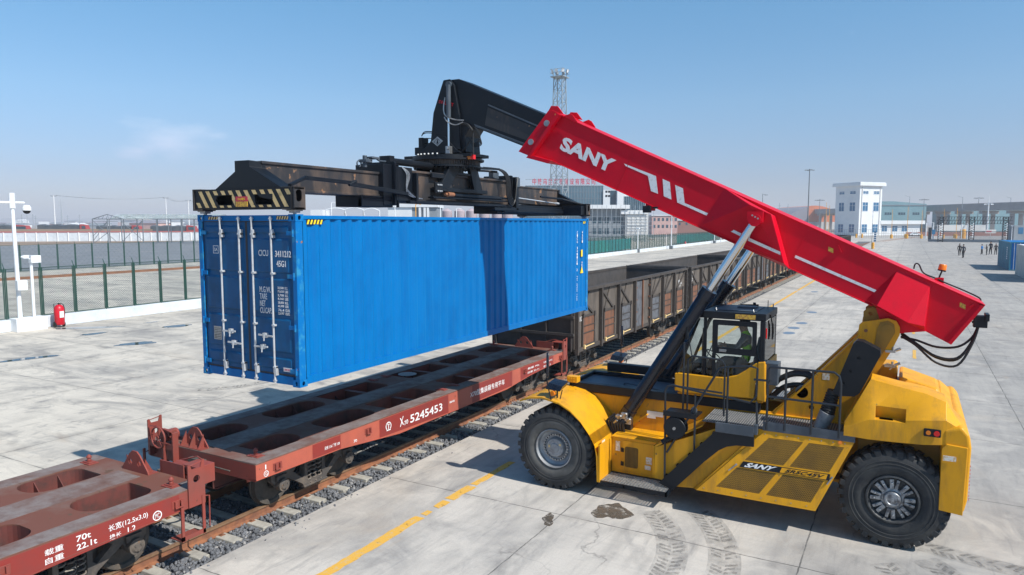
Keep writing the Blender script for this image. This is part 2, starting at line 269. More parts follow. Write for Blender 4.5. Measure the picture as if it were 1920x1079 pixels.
# ---------------------------------------------------------------- geometry helpers
def wloc(o):
    v = Vector((0, 0, 0))
    while o is not None: v += o.location; o = o.parent
    return v
class MB:
    def __init__(s): s.v = []; s.f = []; s.m = []
    def add(s, vs_, fs, mi=0):
        k = len(s.v); s.v += [tuple(p) for p in vs_]; s.f += [tuple(i+k for i in f) for f in fs]; s.m += [mi]*len(fs); return s
    def box(s, x0, x1, y0, y1, z0, z1, mi=0):
        if x0 > x1: x0, x1 = x1, x0
        if y0 > y1: y0, y1 = y1, y0
        if z0 > z1: z0, z1 = z1, z0
        return s.add([(x0,y0,z0),(x1,y0,z0),(x1,y1,z0),(x0,y1,z0),(x0,y0,z1),(x1,y0,z1),(x1,y1,z1),(x0,y1,z1)],
              [(0,3,2,1),(4,5,6,7),(0,1,5,4),(1,2,6,5),(2,3,7,6),(3,0,4,7)], mi)
    def bar(s, p, q, wd, h=None, up=(0,0,1), mi=0):
        """square bar from p to q"""
        h = wd if h is None else h
        p, q, up = Vector(p), Vector(q), Vector(up); d = (q-p).normalized()
        if abs(d.dot(up)) > .98: up = Vector((0,1,0))
        a = d.cross(up).normalized()*wd/2; b = a.cross(d).normalized()*h/2
        return s.add([p-a-b,p+a-b,p+a+b,p-a+b,q-a-b,q+a-b,q+a+b,q-a+b],[(0,1,2,3),(7,6,5,4),(0,4,5,1),(1,5,6,2),(2,6,7,3),(3,7,4,0)], mi)
    def prism(s, poly, axis, a, b, mi=0):
        """polygon (list of 2-D points) extruded along axis x|y|z from a to b"""
        def P(u, v, t): return {'x': (t,u,v), 'y': (u,t,v), 'z': (u,v,t)}[axis]
        n = len(poly); V = [P(u,v,a) for u,v in poly]+[P(u,v,b) for u,v in poly]
        F = [tuple(range(n))[::-1], tuple(range(n, 2*n))]+[(i,(i+1)%n,n+(i+1)%n,n+i) for i in range(n)]
        return s.add(V, F, mi)
    def cyl(s, p, q, r, r2=None, n=16, mi=0, cap=True):
        r2 = r if r2 is None else r2
        p, q = Vector(p), Vector(q); d = (q-p).normalized(); a = d.orthogonal().normalized(); b = d.cross(a)
        V = []
        for c, rr in ((p, r), (q, r2)):
            for i in range(n):
                t = 2*math.pi*i/n; V.append(c+(a*math.cos(t)+b*math.sin(t))*rr)
        F = [(i,(i+1)%n,n+(i+1)%n,n+i) for i in range(n)]
        if cap: F += [tuple(range(n))[::-1], tuple(range(n,2*n))]
        return s.add(V, F, mi)
    def tube(s, pts, r, n=8, mi=0, sm=True):
        """round tube through points (smoothed)"""
        P = [Vector(p) for p in pts]
        if sm and len(P) > 2:
            Q = []
            for i in range(len(P)-1):
                p0 = P[max(i-1,0)]; p1 = P[i]; p2 = P[i+1]; p3 = P[min(i+2,len(P)-1)]
                for k in range(5):
                    t = k/5; Q.append(.5*((2*p1)+(p2-p0)*t+(2*p0-5*p1+4*p2-p3)*t*t+(3*p1-p0-3*p2+p3)*t**3))
            Q.append(P[-1]); P = Q
        V = []; a = None
        for i, p in enumerate(P):
            d = (P[min(i+1,len(P)-1)]-P[max(i-1,0)]).normalized()
            a = d.orthogonal().normalized() if a is None else (a-d*a.dot(d)).normalized()
            b = d.cross(a)
            for k in range(n):
                t = 2*math.pi*k/n; V.append(p+(a*math.cos(t)+b*math.sin(t))*r)
        F = [(i*n+k, i*n+(k+1)%n, (i+1)*n+(k+1)%n, (i+1)*n+k) for i in range(len(P)-1) for k in range(n)]
        F += [tuple(range(n))[::-1], tuple(range((len(P)-1)*n, len(P)*n))]
        return s.add(V, F, mi)
    def path(s, pts, r, n=6, mi=0): return s.tube(pts, r, n, mi, sm=False)
    def lathe(s, prof, org, axis=(0,1,0), n=48, mi=0):
        """profile list of (radius, offset along axis)"""
        o, d = Vector(org), Vector(axis).normalized(); a = d.orthogonal().normalized(); b = d.cross(a); V = []; m = len(prof)
        for i in range(n):
            t = 2*math.pi*i/n; e = a*math.cos(t)+b*math.sin(t)
            for r, h in prof: V.append(o+e*r+d*h)
        F = [(i*m+k, i*m+k+1, ((i+1)%n)*m+k+1, ((i+1)%n)*m+k) for i in range(n) for k in range(m-1)]
        return s.add(V, F, mi)
    def build(s, name, m=None, parent=None, smooth=False, bevel=0, seg=2):
        me = bpy.data.meshes.new(name); off = wloc(parent)
        me.from_pydata([(p[0]-off.x, p[1]-off.y, p[2]-off.z) for p in s.v], [], s.f)
        ms = m if isinstance(m, (list, tuple)) else [m]
        for x in ms: me.materials.append(M[x])
        if len(ms) > 1: me.polygons.foreach_set('material_index', s.m)
        bm = bmesh.new(); bm.from_mesh(me); bmesh.ops.recalc_face_normals(bm, faces=bm.faces); bm.to_mesh(me); bm.free()
        if smooth:
            me.polygons.foreach_set('use_smooth', [True]*len(me.polygons)); me.set_sharp_from_angle(angle=math.radians(38))
        me.update(); o = bpy.data.objects.new(name, me); C.objects.link(o)
        if parent is not None: o.parent = parent
        if bevel:
            b = o.modifiers.new('bevel', 'BEVEL'); b.width = bevel; b.segments = seg; b.limit_method = 'ANGLE'; b.harden_normals = False
        return o
def tag(o, label=None, cat=None, group=None, kind=None):
    for k, v in (('label', label), ('category', cat), ('group', group), ('kind', kind)):
        if v: o[k] = v
    return o
def thing(name, loc, label, cat, group=None, rz=0):
    o = bpy.data.objects.new(name, None); o.empty_display_size = .2; C.objects.link(o); o.location = loc; o.rotation_euler = (0,0,rz)
    return tag(o, label, cat, group)
def struct(o): o['kind'] = 'structure'; return o
def kids(o): return [c for c in C.objects if c.parent == o]
_KID = {}
def copy_tree(o, parent=None):
    c = o.copy(); C.objects.link(c)
    if parent is not None: c.parent = parent
    for ch in _KID.setdefault(o.name, kids(o)): copy_tree(ch, c)
    return c
def curve_mesh(cu, ex):
    cu.extrude = ex; cu.dimensions = '2D'; cu.fill_mode = 'BOTH'
    o = bpy.data.objects.new('tmp', cu); C.objects.link(o); dg = bpy.context.evaluated_depsgraph_get(); dg.update()
    me = bpy.data.meshes.new_from_object(o.evaluated_get(dg)); bpy.data.objects.remove(o)
    V = np.array([v.co for v in me.vertices]) if len(me.vertices) else np.zeros((0,3)); F = [tuple(p.vertices) for p in me.polygons]; bpy.data.meshes.remove(me)
    return V, F
_T = {}
def text(mb, body, org, U, V, th=.003, bold=0., mi=0, keep=None):
    """fit the text into the parallelogram org, org+U, org+V (world vectors), raised by th"""
    key = (body, bold)
    if key not in _T:
        cu = bpy.data.curves.new('t', 'FONT'); cu.body = body; cu.offset = bold; cu.resolution_u = 3; _T[key] = curve_mesh(cu, .5)
    P, F = _T[key]
    if not len(P): return mb
    mn, mx_ = P.min(0), P.max(0); o, U, V = Vector(org), Vector(U), Vector(V); Nn = U.cross(V).normalized()
    vs_ = [o+U*((p[0]-mn[0])/(mx_[0]-mn[0]))+V*((p[1]-mn[1])/max(1e-6, mx_[1]-mn[1]))+Nn*(th*(p[2]+.5)) for p in P]
    return mb.add(vs_, F, mi)
def plate(mb, outline, holes, z0, z1, mi=0, axis='z'):
    """flat plate with through holes"""
    cu = bpy.data.curves.new('p', 'CURVE'); cu.dimensions = '2D'
    for pl in [outline]+holes:
        s = cu.splines.new('POLY'); s.points.add(len(pl)-1); s.use_cyclic_u = True
        for i, p in enumerate(pl): s.points[i].co = (p[0], p[1], 0, 1)
    P, F = curve_mesh(cu, (z1-z0)/2); c = (z0+z1)/2
    f = {'z': lambda p: (p[0], p[1], c+p[2]), 'y': lambda p: (p[0], c+p[2], p[1]), 'x': lambda p: (c+p[2], p[0], p[1])}[axis]
    return mb.add([f(p) for p in P], F, mi)
def rrect(x0, x1, y0, y1, r, n=5):
    """rounded rectangle; r may be a 4-list of corner radii (x0y0, x1y0, x1y1, x0y1)"""
    R_ = r if isinstance(r, (list, tuple)) else [r]*4; out = []
    for (cx, cy, a0), rr in zip(((x0,y0,180),(x1,y0,270),(x1,y1,0),(x0,y1,90)), R_):
        ccx = cx+(rr if cx == x0 else -rr); ccy = cy+(rr if cy == y0 else -rr)
        for k in range(n+1):
            a = math.radians(a0+90*k/n); out.append((ccx+rr*math.cos(a), ccy+rr*math.sin(a)))
    return out
def circle(cx, cy, r, n=20): return [(cx+r*math.cos(2*math.pi*i/n), cy+r*math.sin(2*math.pi*i/n)) for i in range(n)]
# ---------------------------------------------------------------- ground
def sheet(name, x0, x1, y0, y1, z, m, thick=.0):
    mb = MB()
    if thick: mb.box(x0, x1, y0, y1, z-thick, z)
    else: mb.add([(x0,y0,z),(x1,y0,z),(x1,y1,z),(x0,y1,z)], [(0,1,2,3)])
    return struct(mb.build(name, m))
sheet('ground', -4500, 4500, -600, 5000, -.34, 'dirt')
sheet('pavement', -9.48, 70, -25, 236, 0, 'concrete', .30)
sheet('pavement', -86, -13.3, -25, 236, 0, 'concrete_left', .30)
sheet('road', -190, -88, -30, 420, -.05, 'asphalt', .25)
sheet('ballast_bed', -13.3, -9.48, -25, 400, -.225, 'ballast_base')
sheet('far_yard_ground', -86, 110, 236.5, 420, -.10, 'concrete', .2)
sheet('earth_strip', -235, -190.5, -30, 420, -.2, 'brown_earth', .1)
# distant low hills along the horizon
mb = MB(); n = 90
for k, (d, h, sd_) in enumerate(((2700, 30, 1), (3500, 46, 2))):
    r_ = random.Random(sd_); ph = [r_.uniform(0, 6) for _ in range(5)]; V = []; a0, a1 = -1.25, .55
    for i in range(n+1):
        a = a0+(a1-a0)*i/n
        hh = h*(.45+.22*math.sin(a*9+ph[0])+.16*math.sin(a*23+ph[1])+.09*math.sin(a*61+ph[2]))*(1 if a < -.1 else .6)
        for dd, z in ((d-400, -1), (d, max(2, hh)), (d+400, -1)): V.append((math.sin(a)*dd, math.cos(a)*dd, z))
    mb.add(V, [(i*3+j, i*3+j+1, i*3+j+4, i*3+j+3) for i in range(n) for j in range(2)])
struct(mb.build('hills', 'hill', smooth=True))
def track_path():
    P = [(-11.30, y) for y in list(range(-20, 180, 10))]
    for i in range(1, 16):
        t = i/15; P.append((-11.30+14.0*t**1.7, 170+150*t))
    return P
def rail_mesh(mb, P, off):
    prof = [(-.075,-.176),(.075,-.176),(.075,-.160),(.012,-.140),(.012,-.045),(.036,-.035),(.036,0),(-.036,0),(-.036,-.035),(-.012,-.045),(-.012,-.140),(-.075,-.160)]
    n = len(prof); V = []
    for i, (x, y) in enumerate(P):
        a, b = P[max(i-1,0)], P[min(i+1,len(P)-1)]; d = Vector((b[0]-a[0], b[1]-a[1])).normalized(); nn = Vector((d.y, -d.x))
        for u, z in prof: V.append((x+nn.x*(off+u), y+nn.y*(off+u), z))
    F = []; mi = []
    for i in range(len(P)-1):
        for k in range(n):
            F.append((i*n+k, i*n+(k+1)%n, (i+1)*n+(k+1)%n, (i+1)*n+k)); mi.append(1 if k in (5,6,7) else 0)
    k0 = len(mb.v); mb.v += V; mb.f += [tuple(q+k0 for q in f) for f in F]; mb.m += mi
for off, lab in ((.7535, 'brown rusty rail nearest the yellow reach stacker'), (-.7535, 'rusty rail under the far side of the red flat wagons')):
    mb = MB(); rail_mesh(mb, track_path(), off); r = tag(mb.build('rail', ['rust_rail','rail_head']), lab, 'rail', 'rails of the loading track')
    if off > 0:
        for y in (6.28, 18.78):
            b = MB()
            for s in (-1, 1): b.box(-11.30+off+s*.014, -11.30+off+s*.034, y-.27, y+.27, -.135, -.05)
            for q in (-.2,-.07,.07,.2): b.cyl((-11.30+off+.03, y+q, -.093), (-11.30+off+.06, y+q, -.093), .018, n=6)
            b.build('fishplate', 'rust_rail', r)
def sleeper():
    mb = MB(); h = .0
    prof = [(-1.28,.13,-.175),(-.95,.13,-.175),(-.70,.135,-.172),(-.35,.115,-.20),(0,.11,-.205),(.35,.115,-.20),(.70,.135,-.172),(.95,.13,-.175),(1.28,.13,-.175)]
    V = []
    for x, w_, z in prof: V += [(x,-w_,-.33),(x,-w_*.78,z+.018),(x,w_*.78,z+.018),(x,w_,-.33)]
    F = [(i*4+k, i*4+k+1, i*4+k+5, i*4+k+4) for i in range(8) for k in range(3)]+[(0,1,2,3),(35,34,33,32)]
    return mb.add(V, F)
S0 = tag(sleeper().build('sleeper', 'concrete_sleeper', bevel=.012), 'pale concrete sleeper under the track', 'sleeper', 'concrete sleepers of the loading track')
for s in (-1, 1):
    for q in (-1, 1):
        b = MB(); x = s*.7535+q*.11; b.box(x-.035, x+.035, -.05, .05, -.173, -.150); b.cyl((x,0,-.15),(x,0,-.115), .02, n=6); b.tube([(x-.03*q,-.045,-.14),(x+.02*q,-.02,-.12),(x-.03*q,.04,-.14)], .009, 5)
        b.build('rail_clip', 'rust_rail', S0)
S0['label'] = 'one of the pale concrete sleepers in a row along the grey gravel'
for i in range(0, 215):
    y = 1.2+i*.69
    o = S0 if i == 0 else copy_tree(S0)
    o.location = (-11.30+rnd.uniform(-.02,.02), y, rnd.uniform(-.008,.006)); o.rotation_euler = (0,0,rnd.uniform(-.012,.012))
# ballast stones: one loose mass of small angular stones
def stones(regions, seed=3):
    r = np.random.default_rng(seed)
    phi = (1+5**.5)/2
    base = np.array([(-1,phi,0),(1,phi,0),(-1,-phi,0),(1,-phi,0),(0,-1,phi),(0,1,phi),(0,-1,-phi),(0,1,-phi),(phi,0,-1),(phi,0,1),(-phi,0,-1),(-phi,0,1)])/1.9
    tri = np.array([(0,11,5),(0,5,1),(0,1,7),(0,7,10),(0,10,11),(1,5,9),(5,11,4),(11,10,2),(10,7,6),(7,1,8),(3,9,4),(3,4,2),(3,2,6),(3,6,8),(3,8,9),(4,9,5),(2,4,11),(6,2,10),(8,6,7),(9,8,1)])
    Vs = []; Fs = []; n = 0
    for (x0,x1,y0,y1,dens,size,zj) in regions:
        k = int((x1-x0)*(y1-y0)*dens)
        p = np.c_[r.uniform(x0,x1,k), r.uniform(y0,y1,k), r.uniform(-.235,-.178+zj,k)]
        ph = np.abs((p[:,1]-1.2+.345)%.69-.345); keep = (ph > .15) | (p[:,0] > -9.99+r.uniform(-.04,.04,k)) | (p[:,0] < -12.6); p = p[keep]; k = len(p)
        s = size*r.uniform(.6,1.35,(k,1,1)); sh = r.uniform(.65,1.25,(k,1,3)); jit = r.uniform(.72,1.2,(k,12,3))
        a = r.uniform(0,6.28,k); ca, sa = np.cos(a), np.sin(a); v = base[None]*sh*jit*s
        v = np.stack([v[...,0]*ca[:,None]-v[...,1]*sa[:,None], v[...,0]*sa[:,None]+v[...,1]*ca[:,None], v[...,2]], -1)
        b = r.uniform(-1,1,k); cb, sb = np.cos(b), np.sin(b)
        v = np.stack([v[...,0], v[...,1]*cb[:,None]-v[...,2]*sb[:,None], v[...,1]*sb[:,None]+v[...,2]*cb[:,None]], -1)
        v += p[:,None,:]; Vs.append(v.reshape(-1,3)); Fs.append((tri[None]+(np.arange(k)*12)[:,None,None]+n).reshape(-1,3)); n += k*12
    V = np.concatenate(Vs); F = np.concatenate(Fs); me = bpy.data.meshes.new('gravel')
    me.vertices.add(len(V)); me.vertices.foreach_set('co', V.ravel()); me.loops.add(F.size); me.loops.foreach_set('vertex_index', F.ravel())
    me.polygons.add(len(F)); me.polygons.foreach_set('loop_start', np.arange(len(F))*3); me.update(calc_edges=True)
    me.materials.append(M['stone']); o = bpy.data.objects.new('gravel', me); C.objects.link(o); return o
tag(stones([(-10.52,-9.50,4,12,520,.034,.01),(-10.52,-9.50,12,26,330,.036,.01),(-10.52,-9.50,26,60,130,.042,.01),(-12.0,-10.65,5,14,420,.035,-.01),(-12.0,-10.65,14,40,120,.04,-.01),(-13.28,-12.15,4,12,120,.036,0)]),
    'grey crushed stone ballast lying between and beside the sleepers', 'gravel', kind='stuff')
sp_ = stones([(-9.50,-9.30,4,12,26,.022,-.02),(-9.30,-8.7,4,16,3,.016,-.03),(-9.50,-9.34,12,30,12,.022,-.02),(-13.5,-13.25,4,12,14,.024,-.02)], 9); sp_.location.z = .213; tag(sp_, 'loose stones spilled onto the concrete edge along the track', 'gravel', kind='stuff')
# painted line, worn through under the truck's wheels, and other marks on the concrete
def ragged(name, pts, z, m, rag=.02, step=.12, kind='structure', seed=1):
    r = random.Random(seed); P = [Vector((*p, 0)) for p in pts]; out = []
    for i, p in enumerate(P):
        q = P[(i+1) % len(P)]; n = max(1, int((q-p).length/step))
        for k in range(n): c = p.lerp(q, k/n); out.append((c.x+r.uniform(-rag,rag), c.y+r.uniform(-rag,rag)))
    mb = MB(); plate(mb, out, [], z-.001, z+.001); o = mb.build(name, m); o['kind'] = kind; return o
def blob(name, cx, cy, rx, ry, z, m, rot=0, seed=1, n=28, rag=.25):
    r = random.Random(seed); ph = [r.uniform(0,6.28) for _ in range(4)]; out = []
    for i in range(n):
        a = 2*math.pi*i/n; k = 1+rag*(.5*math.sin(2*a+ph[0])+.35*math.sin(3*a+ph[1])+.25*math.sin(5*a+ph[2])+.15*math.sin(9*a+ph[3])); x, y = rx*k*math.cos(a), ry*k*math.sin(a)
        out.append((cx+x*math.cos(rot)-y*math.sin(rot), cy+x*math.sin(rot)+y*math.cos(rot)))
    mb = MB(); plate(mb, out, [], z-.001, z+.001); o = mb.build(name, m); o['kind'] = 'structure'; return o
for i, (y0, y1, w_) in enumerate(((-10,10.15,.11),(10.25,10.45,.07),(10.65,11.0,.10),(11.1,11.9,.12),(12.0,13.6,.09),(14.2,19,.09),(19.6,31,.10),(32,60,.11),(60.6,120,.12))):
    ragged('painted_line', [(-7.60-w_*.9, y0),(-7.60+w_*.9, y0),(-7.60+w_*.9, y1),(-7.60-w_*.9, y1)], .005, 'road_yellow', .018, .15, seed=i)
for i in range(9): ragged('painted_line', [(.34, 10.5+i*7.2),(.46, 10.5+i*7.2),(.46, 12.7+i*7.2),(.34, 12.7+i*7.2)], .005, 'road_yellow', .01, .2, seed=20+i) if i >= 2 else None
blob('oil_stain', -4.62, 12.10, .30, .42, .004, 'oil_stain', .4, 3, rag=.4); blob('oil_stain', -5.50, 11.20, .11, .24, .004, 'oil_stain', .3, 5, rag=.4)
for i, (x, y, rx, ry, ro) in enumerate(((-34.5,19.9,.35,1.2,-.25),(-33.3,23.6,.45,1.6,-.12),(-30.0,19.2,.5,1.6,-.2),(-30.4,14.9,.35,2.2,-.3),(-33.7,26.4,.3,1.6,-.1),(-36.8,20.9,1.6,.9,.7),(-36.5,32,.3,1.6,0),(-35.8,23.8,.18,.8,0))):
    rx *= .75; ry *= .42; blob('puddle', x, y, rx, ry, .006, 'water', ro, 30+i, rag=.35); blob('damp_patch', x+.05, y, rx*1.2, ry*1.15, .003, 'water_wet', ro, 50+i, rag=.35)
for i, (x, y) in enumerate(((-4.94,36.7),(-4.97,38.6),(-4.85,40.7),(-4.94,46),(-6.3,60))): blob('painted_disc', x, y, .28, .45, .004, 'cover_blue', 0, 70+i, rag=.1)
blob('drain_patch', -6.9, 27.6, .45, .5, .004, 'tyre_mark', 0, 9)
# tyre print arcs: rows of lug prints
def tread_print(cx, cy, R_, a0, a1, wd, name='tyre_print', m='tyre_mark', step=.125):
    mb = MB(); n = int(R_*abs(a1-a0)/step); r = random.Random(int(R_*100))
    for i in range(n):
        if r.random() < .12: continue
        a = a0+(a1-a0)*i/n
        for s in (0, 1):
            if r.random() < .1: continue
            r0 = R_-wd/2+s*wd*.52; r1 = r0+wd*.46*r.uniform(.8,1); da = step*.30/R_; sk = (.10 if s else -.10)/R_
            P = [(cx+rr*math.cos(aa), cy+rr*math.sin(aa), .004) for rr, aa in ((r0,a-da),(r1,a-da+sk),(r1,a+da+sk),(r0,a+da))]
            mb.add(P, [(0,1,2,3)])
    s_ = MB(); k = 40; V = [(cx+rr*math.cos(a0+(a1-a0)*i/k),cy+rr*math.sin(a0+(a1-a0)*i/k),.002) for i in range(k+1) for rr in (R_-wd*.62,R_+wd*.6)]; s_.add(V,[(2*i,2*i+1,2*i+3,2*i+2) for i in range(k)]); struct(s_.build('tyre_smear','tyre_smudge'))
    return struct(mb.build(name, m))
tread_print(-6.3, 10.2, 3.25, -.45, .78, .42); tread_print(-6.3, 10.3, 4.05, -.4, .70, .42)
tread_print(-2.5, 10.6, 2.9, -.2, .62, .4); tread_print(-2.2, 10.3, 3.6, -.1, .75, .4)
tread_print(-21, 16.5, 2.1, -1.0, .9, .4); tread_print(2.2, 18.5, 5.5, -2.1, -1.35, .4)
# thin chute of a second rusty track behind the wire fence
for off, lab in ((-.75,'far rail of the rusty track behind the green fence'),(.75,'near rail of the rusty track behind the green fence')):
    mb = MB(); mb.box(-74.6+off-.035, -74.6+off+.035, -20, 230, 0, .16); tag(mb.build('rail', 'rust_rail'), lab, 'rail', 'rails behind the wire fence')
# ---------------------------------------------------------------- flat wagons
XC = -11.30
def spring(mb, x, y, z0, z1, r=.062, t=.014, turns=5):
    P = [(x+r*math.cos(a), y+r*math.sin(a), z0+(z1-z0)*a/(2*math.pi*turns)) for a in [2*math.pi*turns*i/(turns*10) for i in range(turns*10+1)]]
    return mb.path(P, t, 5)
def bogie(parent, cy, paint='bogie', both=True):
    """three-piece bogie: side frames, bolster, springs, wheels, axle caps"""
    b = MB(); yy = lambda v: cy+v
    for s in (-1, 1):
        x0, x1 = XC+s*.93, XC+s*1.05
        out = [(-1.12,.52),(-1.12,.64),(-.62,.64),(-.42,.80),(.42,.80),(.62,.64),(1.12,.64),(1.12,.52),(.98,.38),(.80,.36),(.74,.50),(.34,.24),(.30,.17),(-.30,.17),(-.34,.24),(-.74,.50),(-.80,.36),(-.98,.38)]
        holes = [rrect(-.20,.20,.26,.64,.03,2), [(-.58,.56),(-.40,.70),(-.28,.68),(-.28,.40),(-.34,.36)], [(.58,.56),(.34,.36),(.28,.40),(.28,.68),(.40,.70)]]
        plate(b, [(yy(u), v) for u, v in out], [[(yy(u), v) for u, v in h] for h in holes], min(x0,x1), max(x0,x1), axis='x')
        b.box(x0-.02*s, x1+.03*s, yy(-.32), yy(.32), .15, .19)
    b.box(XC-1.1, XC+1.1, yy(-.17), yy(.17), .62, .74)
    o = b.build('bogie', paint, parent, bevel=.012)
    for s in (-1, 1):
        if s < 0 and not both: continue
        q = MB()
        for dy in (-.14, 0, .14): spring(q, XC+s*1.0, yy(dy), .20, .62, .056, .013)
        q.build('spring', 'spring_steel', o, smooth=True)
        for d in (-.9, .9):
            c = MB(); c.cyl((XC+s*1.0, yy(d), .42),(XC+s*1.16, yy(d), .42), .125, n=20); c.cyl((XC+s*1.16, yy(d), .42),(XC+s*1.185, yy(d), .42), .10, .07, n=20)
            for k in range(3): a = 2.1*k+.5; c.cyl((XC+s*1.18, yy(d)+.055*math.cos(a), .42+.055*math.sin(a)),(XC+s*1.20, yy(d)+.055*math.cos(a), .42+.055*math.sin(a)), .016, n=6)
            c.box(XC+s*.94, XC+s*1.1, yy(d)-.13, yy(d)+.13, .50, .60); c.build('axle_box', paint, o, smooth=True)
    for d in (-.9, .9):
        c = MB(); c.cyl((XC-.95, yy(d), .42), (XC+.95, yy(d), .42), .075, n=12)
        for s in (-1, 1):
            c.lathe([(.09,-.03),(.12,-.05),(.34,-.03),(.36,-.06),(.42,-.065),(.422,.03),(.448,.035),(.448,.065),(.36,.07),(.34,.02),(.12,.06),(.09,.06)], (XC+s*.76, yy(d), .42), (-s,0,0), 40)
        c.build('wheelset', 'wheel_steel', o, smooth=True)
    for s in (-1, 1):
        q = MB()
        for d in (-.45, .45): q.box(XC+s*.70, XC+s*.80, yy(d*1.0)-.05, yy(d)+.05, .26, .56); q.bar((XC+s*.72, yy(d), .30), (XC+s*.72, yy(-d*.1), .35), .05)
        q.build('brake_rigging', paint, o)
def emblem(mb, X, y0, z0, r, sgn=1, mi=0):
    """railway crest: open ring over a rail-shaped stem, on a plane facing +x"""
    pts = [(y0+r*math.cos(a), z0+r*math.sin(a)) for a in [math.radians(-50+280*i/24) for i in range(25)]]
    for (a, b), (c, d) in zip(pts[:-1], pts[1:]): mb.bar((X+.003, a, b), (X+.003, c, d), r*.26, .004, up=(1,0,0))
    mb.bar((X+.003, y0, z0+r*.45), (X+.003, y0, z0-r*1.05), r*.26, .004, up=(1,0,0)); mb.bar((X+.003, y0-r*.42, z0+r*.45), (X+.003, y0+r*.42, z0+r*.45), r*.26, .004, up=(1,0,0)); mb.bar((X+.003, y0-r*.8, z0-r*1.05), (X+.003, y0+r*.8, z0-r*1.05), r*.24, .004, up=(1,0,0))
def ringmark(mb, X, y0, z0, r, char=None):
    plate(mb, circle(y0, z0, r, 28), [circle(y0, z0, r*.80, 28)], X+.001, X+.004, axis='x')
    if char: text(mb, char, (X+.002, y0-r*.5, z0-r*.5), (0, r, 0), (0, 0, r), .003)
def flat_wagon(y0, label, texts, near_plate_end, patches):
    """y0 = -y end of the deck; deck 12.9 m long, 3 m wide"""
    W_ = thing('flat_wagon', (XC, y0+6.45, 0), label, 'flat wagon', 'red flat wagons on the near track'); Lg = 12.9; Y = lambda v: y0+v
    ZD = 1.16; xn, xf = XC+1.5, XC-1.5
    holes = []
    for m_ in (0, 1):
        for (a, b, shp) in ((.55,1.62,0),(2.30,3.80,1),(4.10,6.0,2)):
            if m_: a, b = Lg-b, Lg-a
            for s in (1, -1):
                xi, xo = XC+s*.36, XC+s*1.12
                if shp == 2: xo = XC+s*1.20
                big, sm = .34, .06
                X0, X1 = min(xi,xo), max(xi,xo)
                lo_big = (shp != 1) if not m_ else True; 
                if shp == 0: R_ = ([sm,sm,big,big] if m_ else [big,big,sm,sm])
                elif shp == 1: R_ = [big*.8]*4
                else: R_ = [.14]*4
                if shp == 0:
                    R_ = [big,big,big*.7,.05] if s > 0 else [big,big,.05,big*.7]
                    if not m_: R_ = R_[::-1]
                holes.append((rrect(X0, X1, Y(a), Y(b), R_, 6), X0, X1, Y(a), Y(b), shp))
    d = MB(); plate(d, rrect(xf, xn, Y(0), Y(Lg), .03, 2), [h[0] for h in holes], ZD-.02, ZD)
    dk = d.build('deck', 'wagon_deck', W_)
    for s in (1, -1): b = MB(); b.box(XC+s*1.14, XC+s*1.495, Y(.01), Y(Lg-.01), ZD, ZD+.006); b.build('deck_edge', 'deck_edge', dk)
    b = MB(); b.box(XC-.30, XC+.30, Y(.3), Y(Lg-.3), ZD, ZD+.005); b.build('sill_plate', 'deck_edge', dk)
    side = [(Y(0),ZD-.021),(Y(0),.86),(Y(2.1),.84),(Y(4.0),.66),(Y(Lg-4.0),.66),(Y(Lg-2.1),.84),(Y(Lg),.86),(Y(Lg),ZD-.021)]
    for s in (1, -1):
        b = MB(); X = xn if s > 0 else xf
        b.prism(side, 'x', X-s*.02, X-s*.0, ) ; b.box(X-s*.35, X-s*.37, Y(.1), Y(Lg-.1), .74, ZD-.021)
        for k in range(len(side)-1):
            if 1 <= k <= 5:
                p, q = side[k], side[k+1]; b.add([(X-s*.16,p[0],p[1]),(X+s*.006,p[0],p[1]),(X+s*.006,q[0],q[1]),(X-s*.16,q[0],q[1]),(X-s*.16,p[0],p[1]+.014),(X+s*.006,p[0],p[1]+.014),(X+s*.006,q[0],q[1]+.014),(X-s*.16,q[0],q[1]+.014)],[(0,3,2,1),(4,5,6,7),(0,1,5,4),(1,2,6,5),(2,3,7,6),(3,0,4,7)])
        sb = b.build('side_beam', 'wagon_orange' if s > 0 and y0 > 0 else 'wagon_red', W_)
        if s > 0:
            q = MB()
            for (a, c) in patches:
                za, zc = [.02+(.84-(max(0,min(1,(t-2.1)/1.9))*.18) if t < 6.4 else .66+max(0,min(1,(t-Lg+4)/1.9))*.18) for t in (a, c)]
                q.add([(X+.002,Y(a),za),(X+.002,Y(c),zc),(X+.002,Y(c),ZD-.03),(X+.002,Y(a),ZD-.03)],[(0,1,2,3)])
            q.build('repaint_patch', 'wagon_patch', sb)
            q = MB()
            for (body, ya, za, wd, ht, sl) in texts: text(q, body, (X+.003, Y(ya), za), (0, wd, sl), (0, 0, ht), .002, .012 if body.isascii() else .004)
            for yy_ in (Y(Lg-.22) , Y(.22)): ringmark(q, X+.002, yy_, .93, .055, 'G'); text(q, '1', (X+.003, yy_-.02, 1.01), (0,.025,0), (0,0,.085), .002, .01)
            q.build('lettering', 'lettering', sb)
            q = MB()
            for yy_ in (.48, 2.95, Lg-2.95, Lg-.48):
                q.box(X, X+.012, Y(yy_-.10), Y(yy_+.10), .93, 1.06); q.box(X+.012, X+.05, Y(yy_-.07), Y(yy_-.03), .94, 1.05); q.box(X+.012, X+.05, Y(yy_+.03), Y(yy_+.07), .94, 1.05); q.box(X+.012,X+.06,Y(yy_-.07),Y(yy_+.07),.94,.955)
            q.build('lashing_bracket', 'wagon_red', sb, bevel=.004)
    b = MB(); b.box(XC-.33, XC-.30, Y(.02), Y(Lg-.02), .50, ZD-.021); b.box(XC+.30, XC+.33, Y(.02), Y(Lg-.02), .50, ZD-.021); b.box(XC-.36, XC+.36, Y(.05), Y(Lg-.05), .48, .50)
    b.build('centre_sill', 'wagon_inner_shade', W_)
    b = MB()
